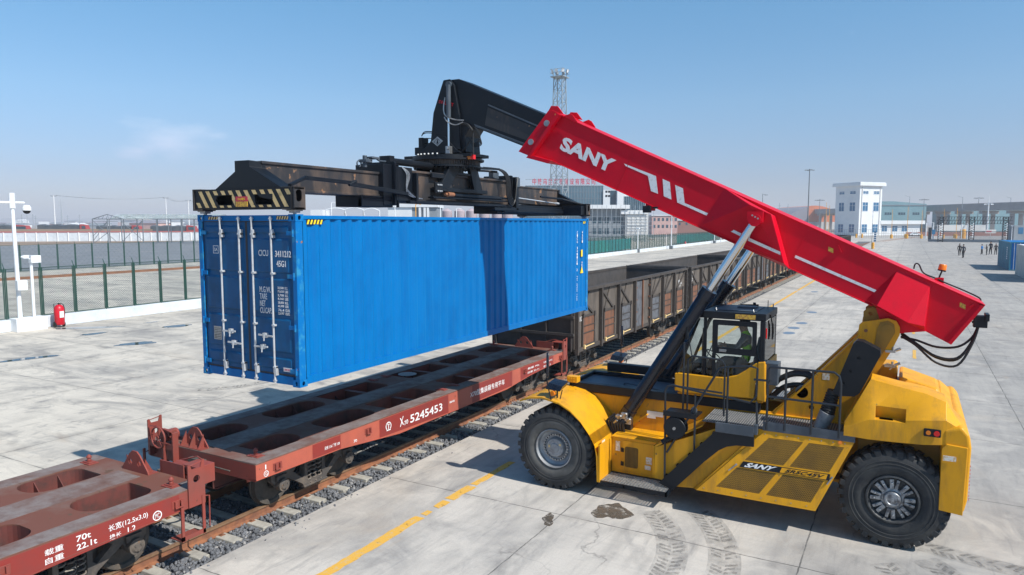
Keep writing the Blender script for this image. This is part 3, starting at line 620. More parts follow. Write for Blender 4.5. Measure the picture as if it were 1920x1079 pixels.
    for ya in (0, Lg-.02): b = MB(); b.box(xf+.021, xn-.021, Y(ya), Y(ya+.02), .84, ZD-.021); b.build('end_beam', 'wagon_red', W_)
    b = MB()
    for (pl, x0_, x1_, a, c, shp) in holes:      # webs round each opening and gussets across it
        n = len(pl); V = [(p[0],p[1],ZD-.021) for p in pl]+[(p[0],p[1],.78) for p in pl]; b.add(V, [(i,(i+1)%n,n+(i+1)%n,n+i) for i in range(n)])
        if shp == 2: b.box(x0_, x1_, (a+c)/2-.012+.1, (a+c)/2+.012+.1, .72, ZD-.05); b.box(x0_, x1_, (a+c)/2+.03, (a+c)/2+.17, ZD-.055, ZD-.045)
        for t in (.35, .7):
            yy_ = a+(c-a)*t; xs_ = x1_ if x0_ > XC else x0_; sg = -1 if x0_ > XC else 1
            b.add([(xs_,yy_,ZD-.04),(xs_+sg*.32,yy_,.80),(xs_,yy_,.80),(xs_,yy_+.012,ZD-.04),(xs_+sg*.32,yy_+.012,.80),(xs_,yy_+.012,.80)],[(0,1,2),(3,5,4),(0,3,4,1),(1,4,5,2),(2,5,3,0)])
        b.box(x0_-.02, x1_+.02, a+.05, c-.05, .775, .78) if shp == 1 else None
    b.build('opening_web', 'wagon_inner_shade', W_)
    for (ya, s) in ((.32,1),(.32,-1),(6.2,1),(6.2,-1),(6.75,1),(6.75,-1),(Lg-.32,1),(Lg-.32,-1)):
        c = MB(); x = XC+s*1.13; y = Y(ya); c.box(x-.14, x+.14, y-.09, y+.09, ZD, ZD+.018); c.box(x-.10, x+.10, y-.06, y+.06, ZD+.018, ZD+.035)
        if ya < 1 or ya > Lg-1: c.lathe([(.0,0),(.034,0),(.036,.035),(.022,.05),(.045,.062),(.040,.09),(.012,.12),(0,.12)], (x,y,ZD+.035), (0,0,1), 14)
        c.build('container_lock', 'wagon_red', W_, bevel=.004)
    def standard(x, y, sx):   # tall end bracket with a hole
        c = MB(); o_ = [(y-.28,ZD-.30),(y+.02,ZD-.30),(y+.02,ZD+.42),(y-.02,ZD+.42),(y-.05,ZD+.31),(y-.21,ZD+.31),(y-.24,ZD+.39),(y-.28,ZD+.38)]
        plate(c, o_, [circle(y-.13, ZD+.14, .06, 18)], x-.012, x+.012, axis='x'); c.path([(x,y-.26,ZD+.37),(x,y,ZD+.40)], .009); c.build('end_bracket', 'wagon_red', W_, bevel=.003)
    standard(xn+.018, Y(Lg)-.02, 1); standard(xf-.018, Y(.28), 1)
    def crest(y, sg, xo):     # low arched container stop with two holes and ribs
        c = MB(); pts = [(xo-.36, ZD), (xo-.34, ZD+.05), (xo-.14, ZD+.30), (xo-.06,ZD+.36), (xo+.06,ZD+.36), (xo+.14, ZD+.30), (xo+.34, ZD+.05), (xo+.36, ZD)]
        plate(c, pts, [circle(xo-.12, ZD+.16, .05, 16), circle(xo+.12, ZD+.16, .05, 16)], y-.012, y+.012, axis='y')
        for q in (-.25, 0, .25): c.add([(xo+q-.008,y+sg*.012,ZD),(xo+q+.008,y+sg*.012,ZD),(xo+q+.008,y+sg*.15,ZD),(xo+q-.008,y+sg*.15,ZD),(xo+q-.008,y+sg*.012,ZD+.26),(xo+q+.008,y+sg*.012,ZD+.26)],[(0,1,2,3),(0,4,5,1),(2,5,4,3),(1,5,2),(0,3,4)])
        c.box(xo-.36, xo+.36, min(y, y+sg*.17), max(y, y+sg*.17), ZD, ZD+.012); c.build('container_stop', 'wagon_red', W_)
    crest(Y(.19), -1, XC-.35); crest(Y(Lg-.19), 1, XC+.0)
    for (x, y, sy) in ((xn+.03, Y(Lg)-.17, 1), (xf-.03, Y(.17), -1)):   # corner step
        c = MB(); sx = 1 if x > XC else -1
        for q in (-.28, .10): c.box(x-.012, x+.012, y+q, y+q+.05, .36, 1.0)
        for z in (.36, ): c.box(x-.02, x-sx*.28, y-.28, y+.15, z, z+.016)
        c.box(x-.012, x+.012, y-.28, y+.15, .37, .44); c.path([(x-sx*.05,y+sy*.20,.95),(x-sx*.05,y+sy*.28,.93),(x-sx*.05,y+sy*.27,.42)], .012); c.build('corner_step', 'wagon_red', W_)
    c = MB()                                                   # hand brake on the far corner
    y = Y(-.10); x = XC-.95; c.lathe([(.0,-.02),(.035,-.02),(.035,.03),(0,.03)], (x,y-.07,ZD+.16), (0,1,0), 12)
    c.lathe([(.20+.017*math.cos(t),.017*math.sin(t)) for t in [2*math.pi*k/8 for k in range(9)]], (x,y-.07,ZD+.16), (0,1,0), 28)
    for k in range(5): a = 2*math.pi*k/5+.3; c.cyl((x,y-.07,ZD+.16),(x+.2*math.cos(a),y-.07,ZD+.16+.2*math.sin(a)), .010, n=6)
    c.build('brake_wheel', 'wagon_red', W_, smooth=True)
    c = MB(); c.box(x-.38, x-.34, y-.02, y+.10, ZD-.25, ZD+.30); c.box(x+.32, x+.36, y-.02, y+.10, ZD-.30, ZD+.28); c.box(x-.34, x+.32, y-.02, y+.02, ZD-.06, ZD+.06); c.cyl((x+.02,y+.02,ZD+.16),(x+.02,y+.30,ZD+.16), .11, n=16); c.cyl((x+.22,y+.1,ZD+.22),(x-.02,y+.12,ZD+.22),.09,.05,n=14); c.box(x+.02,x+.3,y-.03,y+.05,ZD+.28,ZD+.32); c.path([(x-.3,y-.03,ZD+.34),(x-.05,y-.04,ZD+.37),(x+.34,y-.03,ZD+.30)], .012); c.path([(x+.1,y-.02,ZD+.05),(x+.1,y-.02,ZD-.3)],.03)
    c.build('brake_gear', 'wagon_red', W_, bevel=.006)
    c = MB(); y = Y(Lg)                                          # ribbed bracket and brake cylinder on the other end
    for k in range(3): xx = XC+.42+k*.22; c.add([(xx-.008,y,1.36),(xx-.008,y+.05,1.36),(xx-.008,y+.26,.98),(xx-.008,y,.90),(xx+.008,y,1.36),(xx+.008,y+.05,1.36),(xx+.008,y+.26,.98),(xx+.008,y,.90)],[(0,1,2,3),(7,6,5,4),(0,4,5,1),(1,5,6,2),(2,6,7,3),(3,7,4,0)])
    c.box(XC+.38, XC+1.0, y, y+.02, .88, 1.38); c.cyl((XC+.55,y+.22,1.22),(XC+1.02,y+.22,1.22),.115,n=18); c.cyl((XC+1.02,y+.22,1.22),(XC+1.05,y+.22,1.22),.14,n=18); c.box(XC+.95,XC+1.34,y+.02,y+.34,1.36,1.39); c.box(XC+1.30,XC+1.34,y+.02,y+.34,1.08,1.36); c.path([(XC+.5,y+.30,1.30),(XC+.9,y+.34,1.42),(XC+1.3,y+.30,1.34)],.012)
    c.build('end_gear', 'wagon_red', W_, bevel=.004)
    for ya, sg in ((0,-1),(Lg,1)):                              # couplers
        c = MB(); y = Y(ya); c.box(XC-.20, XC+.20, y, y+sg*.10, .66, 1.04); c.box(XC-.08, XC+.08, y+sg*.1, y+sg*.34, .80, .96); c.prism([(XC-.16,y+sg*.30),(XC+.14,y+sg*.30),(XC+.17,y+sg*.47),(XC+.05,y+sg*.53),(XC-.05,y+sg*.42),(XC-.18,y+sg*.50)],'z',.74,1.02)
        c.path([(XC+.22,y+sg*.05,.98),(XC+.42,y+sg*.12,1.0),(XC+.95,y+sg*.1,.98)], .014); c.build('coupler', 'bogie', W_, bevel=.012)
        c = MB(); c.tube([(XC+.26,y,.72),(XC+.28,y+sg*.18,.55),(XC+.20,y+sg*.38,.46),(XC+.1,y+sg*.52,.52)], .025); c.build('air_hose', 'rubber_black', W_, smooth=True)
    for cy in (1.85, Lg-1.85): bogie(W_, Y(cy))
    c = MB(); c.cyl((XC-.28,Y(5.6),.42),(XC-.28,Y(6.5),.42), .17, n=16); c.cyl((XC+.5,Y(5.4),.5),(XC+.5,Y(6.0),.5), .13, n=14); c.bar((XC+.2,Y(3),.45),(XC+.2,Y(9.5),.45),.035); c.build('air_tank', 'bogie', W_, smooth=True)
    return W_
flat_wagon(8.35, 'brick red flat wagon lettered 5245453 directly under the blue container',
  [('X',4.02-.0,.80,.14,.20,.03),('70',4.18,.80,.14,.10,.02),('5245453',4.40,.80,1.28,.19,.0),
   ('X70型集装箱专用平车',6.95,.83,1.80,.16,.0),('段修 3.06 厂修 3.08',2.12-.45,.94,.42,.07,0),('载重 70t',11.0-.85,.99,.75,.06,0),('自重 22.1t',11.0-.85,.87,.75,.06,0),('长宽(12.5x3.0)',11.3-.15+.05,.99,.62,.07,0),('换长 1.2',11.3-.15+.05,.87,.5,.06,0),('8640',6.0,.90,.22,.05,0),('70',2.5,.86,.1,.06,0)],
  None, [(1.35,2.12),(3.32,5.95),(7.05,9.2),(9.7,11.9)])
flat_wagon(7.30-12.9, 'brick red flat wagon marked 70t, cut off by the lower left corner',
  [('载重',10.46,.97,.24,.085,0),('自重',10.46,.85,.24,.085,0),('70t',10.87,1.0,.20,.085,0),('22.1t',10.87,.88,.28,.085,0),
   ('长宽(12.5x3.0)',11.32,.955,.60,.11,0),('换长',11.33,.84,.17,.08,0),('1.2',11.60,.85,.12,.08,0),('R-1',9.5,.85,.15,.07,0)], None, [(9.9,12.45)])
# crest mark on the first wagon
for o in C.objects:
    if o.name == 'lettering':
        mb = MB(); emblem(mb, XC+1.503, 8.35+3.62, .93, .085); ob = mb.build('crest', 'lettering', o.parent.parent)
        ob.parent = o.parent; break
mb = MB(); ringmark(mb, XC+1.503, 7.30-12.9+12.07, .935, .075, 'MC'); mk = mb.build('approval_mark', 'lettering', [o for o in C.objects if o.name == 'side_beam.002'][0])
# round lifting cover on the deck
mb = MB(); mb.cyl((-12.07,15.6,1.16),(-12.07,15.6,1.175), .26, n=28); mb.build('round_cover', 'slate', [o for o in C.objects if o.name == 'flat_wagon'][0])
# ---------------------------------------------------------------- open-top gondola wagons
def gondola(y0):
    G_ = thing('gondola_wagon', (XC, y0+6.75, 0), '', 'gondola wagon', 'dark open gondola wagons coupled behind the flat wagon'); Lg = 13.5; Y = lambda v: y0+v; H0, H1 = 1.02, 3.14; hw = 1.56
    b = MB(); b.box(XC-hw, XC+hw, Y(0), Y(Lg), H0, H0+.08)
    b.box(XC-.3, XC+.3, Y(0), Y(Lg), .6, H0); b.build('underframe', 'gond', G_)
    posts = [0.02, 2.15, 3.95, 5.80, 7.70, 9.55, 11.35, 13.40]
    for s in (1, -1):
        X = XC+s*hw
        b = MB(); b.box(X, X-s*.03, Y(.0), Y(Lg), H0+.08, H1-.1)
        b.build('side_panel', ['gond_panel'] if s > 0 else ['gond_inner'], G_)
        for p in posts: MB().prism([(X,Y(p)),(X+s*.13,Y(p+.01)),(X+s*.13,Y(p+.12)),(X,Y(p+.13))],'z',H0-.12,H1-.1).build('side_post', 'gond', G_)
        b = MB(); b.box(X-s*.05, X+s*.13, Y(-.02), Y(Lg+.02), H1-.1, H1); b.box(X-s*.0, X+s*.06, Y(0), Y(Lg), H0-.06, H0+.08); b.build('top_rail' , 'gond', G_)
        if s < 0: continue
        b = MB()
        for i in range(7):
            a, c = posts[i]+.12, posts[i+1]
            if i == 3: continue
            mid = (a+c)/2; b.bar((X+.02,Y(a+.05 if i < 3 else c-.05),H1-.15),(X+.02,Y(mid+.42 if i < 3 else mid-.42),2.18),.075,.06,up=(1,0,0)); b.bar((X+.015,Y(mid+.05),H1-.15),(X+.015,Y(mid-.5),2.18),.032,.03,up=(1,0,0))
        b.build('diagonal_brace', 'gond', G_)
        for i in range(7):
            a, c = posts[i]+.12, posts[i+1]
            if i == 3: continue
            mid = (a+c)/2; q = MB(); q.box(X+.001, X+.03, Y(mid-.52), Y(mid+.52), 1.14, 2.14)
            col = ('gond_brown','gond_brown','gond_grey','','gond_grey','gond_brown','gond_brown')[i]
            d = q.build('drop_door', col, G_)
            q = MB()
            for (u0,u1,v0,v1) in ((-.56,.56,2.12,2.19),(-.56,.56,1.10,1.16),(-.56,-.49,1.16,2.12),(.49,.56,1.16,2.12),(-.49,.49,1.55,1.58),(-.49,.49,1.80,1.82)): q.box(X+.03, X+.055, Y(mid+u0), Y(mid+u1), v0, v1)
            for u in (-.5,.5): q.box(X+.05, X+.09, Y(mid+u-.05), Y(mid+u+.05), 2.12, 2.26)
            q.build('door_frame', 'gond', d)
            q = MB(); q.path([(X+.07,Y(mid-.45),1.08),(X+.08,Y(mid+.4),1.10)], .02); q.box(X+.05,X+.11,Y(mid-.5),Y(mid-.4),1.02,1.16); q.build('door_latch', 'pale_yellow', d)
        a, c = posts[3]+.13, posts[4]-.01
        for k, (u, v, col) in enumerate(((a, (a+c)/2-.02, 'gond_grey'), ((a+c)/2+.02, c, 'gond_panel'))):
            q = MB(); q.box(X+.001, X+.045, Y(u), Y(v), 1.08, 2.98); q.build('side_door', col, G_)
        q = MB(); q.box(X+.046, X+.10, Y((a+c)/2-.03), Y((a+c)/2+.05), 1.0, 3.0)
        for z in (1.3,1.7,2.2,2.7):
            q.box(X+.046,X+.12,Y(a+.02),Y(a+.10),z,z+.07); q.box(X+.046,X+.12,Y(c-.1),Y(c-.02),z,z+.07)
        q.build('door_post', 'gond_brown', G_)
        q = MB(); text(q, 'C70', (X+.004,Y(.20),2.35),(0,.50,0),(0,0,.20),.003,.01); text(q, '1610324', (X+.004,Y(.20),2.0),(0,.78,0),(0,0,.17),.003,.01); emblem(q, X, Y(.62), 2.75, .11); text(q, '载重 70t\n自重 23.8t\n容积 77', (X+.004,Y(12.3),2.25),(0,.6,0),(0,0,.36),.003)
        q.build('lettering', 'lettering', G_)
        q = MB()
        for i in range(7): q.bar((X-.02,Y(Lg-.1),1.2+i*.28),(X+.10,Y(Lg-.1),1.2+i*.28),.02) ; q.path([(X+.16,Y(Lg-.32),1.2+i*.28),(X+.16,Y(Lg-.04),1.2+i*.28)],.01)
        q.build('end_ladder', 'gond', G_)
    for ya, s in ((0,-1),(Lg,1)):
        b = MB(); y = Y(ya); b.box(XC-hw+.03, XC+hw-.03, y, y-s*.03, H0, H1-.02)
        for z in (1.55, 2.15, 2.7): b.box(XC-hw, XC+hw, y, y+s*.07, z, z+.09)
        for x in (-1.5,-.5,.5,1.45): b.box(XC+x-.03, XC+x+.03, y, y+s*.05, H0, H1-.1)
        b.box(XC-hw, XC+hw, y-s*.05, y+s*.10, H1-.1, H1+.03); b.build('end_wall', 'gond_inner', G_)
        c = MB(); c.box(XC-.2, XC+.2, y, y+s*.08, .66, 1.02); c.box(XC-.08, XC+.08, y+s*.08, y+s*.38, .8, .96); c.box(XC-.15,XC+.15,y+s*.3,y+s*.42,.74,1.0); c.path([(XC+.25,y,.9),(XC+.3,y+s*.2,.55),(XC+.15,y+s*.36,.5)],.02); c.build('coupler', 'bogie', G_)
    b = MB(); b.tube([(XC+1.3,Y(-.05),1.0),(XC+1.32,Y(-.25),.75),(XC+1.25,Y(-.1),.35),(XC+1.2,Y(.2),.3)],.018); b.build('air_hose','rubber_black',G_,smooth=True)
    for cy in (1.95, Lg-1.95): bogie(G_, Y(cy), both=False)
    return G_
g0 = gondola(21.75)
names = ['dark gondola wagon next to the flat wagon, numbered 1610324, brown lower doors', 'second gondola wagon from the blue container, starting behind its rear end ladder', 'third gondola wagon from the blue container, behind the chromed cylinder rods', 'fourth gondola wagon from the blue container, seen above the cab roof', 'fifth gondola wagon from the blue container, under the red boom', 'sixth gondola wagon from the blue container, mostly behind the red boom']
g0['label'] = names[0]
for i in range(1, 9):
    g = copy_tree(g0); g.location.y += 14.2*i
    g['label'] = names[i] if i < 6 else ('last gondola wagon of the train, near the white control building' if i == 8 else 'dark gondola wagon hidden behind the red boom')
# ---------------------------------------------------------------- the blue container
xr, xl, yc0, yc1, zb, zt = -8.79, -11.228, 8.455, 20.647, 2.617, 5.513
CT = thing('shipping_container', (-10.01, 14.55, zb), 'blue high cube shipping container with grey locking rods, hanging from the spreader', 'shipping container')
def corrugated(mb, X, s, y0, y1, z0, z1, pitch=.278, dep=.036):
    n = int(round((y1-y0)/pitch)); p = (y1-y0)/n; pts = []
    for i in range(n):
        a = y0+i*p; pts += [(X,a),(X,a+p*.30),(X-s*dep,a+p*.50),(X-s*dep,a+p*.80)]
    pts.append((X,y1)); V = []
    for x, y in pts: V += [(x,y,z0),(x,y,z1)]
    mb.add(V, [(2*i,2*i+2,2*i+3,2*i+1) for i in range(len(pts)-1)])
for s, X in ((1, xr), (-1, xl)):
    b = MB(); corrugated(b, X-s*.012, s, yc0+.17, yc1-.17, zb+.15, zt-.075); b.build('side_wall', 'blue' , CT)
b = MB()
for X in (xr, xl):
    s = 1 if X == xr else -1
    b.box(X, X-s*.06, yc0+.175, yc1-.175, zt-.078, zt-.018); b.box(X-s*.004, X-s*.05, yc0+.175, yc1-.175, zb+.03, zb+.16); b.box(X-s*.004, X+s*.0, yc0+.175, yc1-.175, zb+.03, zb+.045)
for y0_, y1_ in ((yc0+.01, yc0+.12), (yc1-.12, yc1-.01)): b.box(xl+.16, xr-.16, y0_, y1_, zt-.11, zt-.012); b.box(xl+.16, xr-.16, y0_, y1_, zb+.02, zb+.16)
b.build('frame_rail', 'blue', CT, bevel=.006)
for X in (xr, xl):
    s = 1 if X == xr else -1
    for y0_, y1_ in ((yc0+.004, yc0+.155), (yc1-.155, yc1-.004)): MB().box(X-s*.004, X-s*.10, y0_, y1_, zb+.118, zt-.118).build('corner_post', 'blue_worn', CT, bevel=.006)
b = MB(); b.box(xl+.06, xr-.06, yc0+.02, yc1-.02, zt-.045, zt-.03)
for i in range(40): b.box(xl+.08, xr-.08, yc0+.3+i*.295, yc0+.42+i*.295, zt-.03, zt-.018)
b.build('roof', 'blue', CT)
b = MB(); b.box(xl+.05, xr-.05, yc0+.12, yc1-.12, zb+.11, zb+.14)
for i in range(30): b.box(xl+.05, xr-.05, yc0+.4+i*.39, yc0+.45+i*.39, zb+.03, zb+.11)
b.build('floor', 'blue_shade', CT)
for X in (xr, xl):
    for y in (yc0, yc1):
        for z in (zb, zt):
            sx = -1 if X == xr else 1; sy = 1 if y == yc0 else -1; sz = 1 if z == zb else -1; e = .0015
            x0_, x1_ = sorted((X-sx*e, X+sx*.162)); y0_, y1_ = sorted((y-sy*e, y+sy*.178)); z0_, z1_ = sorted((z-sz*e, z+sz*.118)); cz = (z0_+z1_)/2
            b = MB()
            plate(b, [(x0_,z0_),(x1_,z0_),(x1_,z1_),(x0_,z1_)], [rrect((x0_+x1_)/2-.027,(x0_+x1_)/2+.027,cz-.038,cz+.038,.026,4)], y-.0 if sy > 0 else y-.014, y+.014 if sy > 0 else y+.0, axis='y')
            plate(b, [(y0_,z0_),(y1_,z0_),(y1_,z1_),(y0_,z1_)], [rrect((y0_+y1_)/2-.03,(y0_+y1_)/2+.03,cz-.038,cz+.038,.028,4)], min(X,X+sx*.014), max(X,X+sx*.014), axis='x')
            b.box(x0_+.001, x1_-.001, y0_+.001, y1_-.001, z if sz>0 else z-.014, z+.014 if sz>0 else z)
            b.box(x1_ if sx>0 else x0_, (x1_-.01) if sx>0 else x0_+.01, y0_, y1_, z0_, z1_); b.box(x0_, x1_, y1_ if sy>0 else y0_, y1_-.01 if sy>0 else y0_+.01, z0_, z1_)
            b.build('corner_casting', 'blue_worn', CT)
# doors
YD = yc0+.035
for s, (a, c) in ((0, (xl+.115, -10.03)), (1, (-9.985, xr-.115))):
    b = MB(); b.box(a, c, YD, YD+.04, zb+.19, zt-.125)
    rows = [3.13, 3.80, 4.48, 5.15]
    zz = [zb+.22]+rows+[zt-.15]
    for i in range(5):
        z0_, z1_ = zz[i]+.035, zz[i+1]-.035; b.add([(a+.06,YD,z0_),(c-.06,YD,z0_),(c-.06,YD,z1_),(a+.06,YD,z1_),(a+.085,YD-.026,z0_+.035),(c-.085,YD-.026,z0_+.035),(c-.085,YD-.026,z1_-.035),(a+.085,YD-.026,z1_-.035)],[(4,5,6,7),(0,1,5,4),(1,2,6,5),(2,3,7,6),(3,0,4,7)])
    d = b.build('door', 'blue_shade', CT, bevel=.004)
    b = MB(); b.box(a-.025, a, YD-.004, YD+.03, zb+.17, zt-.11); b.box(c, c+.022, YD-.004, YD+.03, zb+.17, zt-.11); b.box(a, c, YD-.004, YD+.03, zb+.165, zb+.19); b.box(a, c, YD-.004, YD+.03, zt-.125, zt-.10); b.build('door_gasket', 'gasket', d)
    hx = xl+.07 if s == 0 else xr-.07
    for z in (2.88, 3.62, 4.48, 5.2):
        b = MB(); b.box(min(hx,a+.1) if s==0 else c-.1, a+.10 if s==0 else hx, yc0-.006, yc0+.012, z-.035, z+.035); b.cyl((hx,yc0-.002,z-.06),(hx,yc0-.002,z+.06),.018,n=10); b.build('hinge', 'blue_worn', d)
    for x in ((-10.61,-10.135) if s == 0 else (-9.81,-9.35)):
        b = MB(); b.cyl((x,yc0-.02,zb+.07),(x,yc0-.02,zt-.06), .017, n=12)
        b.box(x-.024, x+.03, yc0-.03, yc0+.0, zb+.2, zb+.27)
        for z in (zb+.07, zt-.07): b.box(x-.028, x+.028, yc0-.04, yc0-.0, z-.012, z+.012); b.cyl((x,yc0-.02,z-.035),(x,yc0-.02,z+.035),.022,n=10)
        rd = b.build('locking_rod', 'galv', d, smooth=True)
        b = MB()
        for z in (zb+.30, 3.64, 4.52, 5.18): b.box(x-.022, x+.045, yc0-.042, YD, z-.016, z+.018)
        b.box(x-.006,x+.045,yc0-.036,YD,zb+.16,zb+.32); b.box(x+.0,x+.045,yc0-.036,YD,5.12,5.26); b.build('rod_bracket', 'galv', rd, bevel=.004)
    for (x, sg, z) in (((-10.61, 1, 3.46), (-10.135, -1, 3.26)) if s == 0 else ((-9.35, -1, 3.45), (-9.81, 1, 3.25))):
        b = MB(); b.bar((x,yc0-.045,z),(x+sg*.34,yc0-.05,z+.01),.03,.016,up=(0,1,0)); b.box(x+sg*.16, x+sg*.24, yc0-.055, YD, z-.035, z+.045); b.cyl((x+sg*.2,yc0-.06,z-.09),(x+sg*.2,yc0-.05,z+.03),.012,n=8); b.build('door_handle', 'galv', d, bevel=.003)
    if s == 1:
        q = MB(); T = lambda body, x, z, wd, ht, bo=.012: text(q, body, (x, YD-.027, z), (wd,0,0), (0,0,ht), .002, bo)
        T('CICU', -9.69, 4.81, .235, .105); T('341121', -9.29, 4.80, .30, .105); T('2', -8.97, 4.80, .045, .105); T('45G1', -9.265, 4.635, .215, .105)
        for tx, z, wd in (('M.G.W.',4.19,.27),('TARE',4.07,.175),('NET',3.95,.135),('CU.CAP.',3.83,.28)): T(tx, -9.69, z, wd, .10)
        for i, (a1, b1) in enumerate((('32,500','KG.'),('71,650','LBS'),('3,700','KG.'),('8,160','LBS'),('28,800','KG.'),('63,490','LBS'),('76.4','CU.M.'),('2,697','CU.FT.'))):
            z = 4.255-i*.059-(i//2)*.006; T(a1, -9.255, z, .14, .045, .01); T(b1, -9.085, z, .07 if i < 6 else .10, .045, .01)
        q.build('lettering', 'lettering', d)
        q = MB(); q.box(-9.17, -8.975, YD-.0285, YD-.026, 2.86, 2.925); st = q.build('owner_sticker', 'white_paint', d); q = MB(); text(q, 'CIMC', (-9.16, YD-.029, 2.875), (.09,0,0), (0,0,.035), .001, .02); text(q, 'REGD', (-9.065, YD-.029, 2.875), (.08,0,0), (0,0,.035), .001, .02); q.build('sticker_print', 'mat_red_sign', st)
    else:
        q = MB(); q.box(-10.90, -10.70, YD-.031, YD-.0265, 3.28, 3.52); pl = q.build('data_plate', 'steel', d)
        q = MB()
        for i in range(7): q.box(-10.885, -10.715, YD-.0325, YD-.031, 3.30+i*.03, 3.308+i*.03)
        q.build('plate_text', 'dark_opening', pl)
        q = MB(); plate(q, [(-10.845,4.83),(-10.705,4.83),(-10.705,4.97),(-10.845,4.97)], [[(-10.835,4.84),(-10.715,4.84),(-10.715,4.96),(-10.835,4.96)]], YD-.0285, YD-.0265, axis='y'); text(q, 'SA', (-10.82,YD-.028,4.87),(.09,0,0),(0,0,.06),.001,.01); q.build('safety_mark', 'lettering', d)
def hazard(x0, x1, z0, z1, y, parent, n, slant=1, along='x', X=None):
    """black decal with yellow slanted bars"""
    a = MB(); bmb = MB()
    f = (lambda u, v, e: (u, y-e, v)) if along == 'x' else (lambda u, v, e: (X+e, u, v))
    a.add([f(x0,z0,.002), f(x1,z0,.002), f(x1,z1,.002), f(x0,z1,.002)], [(0,1,2,3)]); o = a.build('hazard_decal', 'stripe_black', parent)
    p = (x1-x0)/n; h = z1-z0
    for i in range(n):
        u = x0+i*p+p*.1; e = p*.5; sk = p*.42*slant
        pts = [(u,z0),(u+e,z0),(u+e+sk,z1),(u+sk,z1)]; pts = [(min(max(q,x0),x1),v) for q, v in pts]
        bmb.add([f(q,v,.004) for q, v in pts], [(0,1,2,3)])
    bmb.build('hazard_stripes', 'stripe_yellow' if along == 'y' else 'pale_yellow', o)
hazard(-10.95, -10.62, zt-.085, zt-.03, yc0+.009, CT, 5); hazard(-9.24, -8.95, zt-.085, zt-.03, yc0+.009, CT, 5)
hazard(8.70, 9.08, zt-.165, zt-.09, 0, CT, 5, along='y', X=xr-.008)
hazard(20.22, 20.42, zt-.16, zt-.09, 0, CT, 2, along='y', X=xr-.008)
q = MB()
def vtext(q, s_, y, z, step, wd, ht):
    for i, ch in enumerate(s_):
        if ch != ' ': text(q, ch, (xr-.009, y, z-i*step), (0,wd,0), (0,0,ht), .003, .01)
vtext(q, 'CICU 341121 2', 19.78, 5.05, .095, .06, .075); vtext(q, '45G1', 20.16, 5.05, .095, .06, .075); vtext(q, 'MAX GROSS TARE', 19.80, 3.72, .055, .04, .04); vtext(q,'NET', 20.15,4.13,.08,.06,.06)
q.build('lettering', 'lettering', CT)
q = MB(); q.box(xr-.010, xr-.006, 20.10, 20.22, 4.34, 4.55); q.add([(xr-.007,20.06,3.83),(xr-.007,20.28,3.83),(xr-.007,20.17,4.06)],[(0,1,2)]); q.build('warning_sticker', 'stripe_yellow', CT)
# ---------------------------------------------------------------- reach stacker
YC = 14.6
RS = thing('reach_stacker', (-3.0, YC, 0), 'yellow reach stacker with long red boom holding the blue container', 'reach stacker')
def mir(y): return 2*YC-y
def extr(mb, poly, y0, y1, mi=0): return mb.prism(poly, 'y', y0, y1, mi)
def both(fn):
    for s in (1, -1): fn(lambda y, s=s: YC+s*(y-YC) if s > 0 else YC-(y-YC))
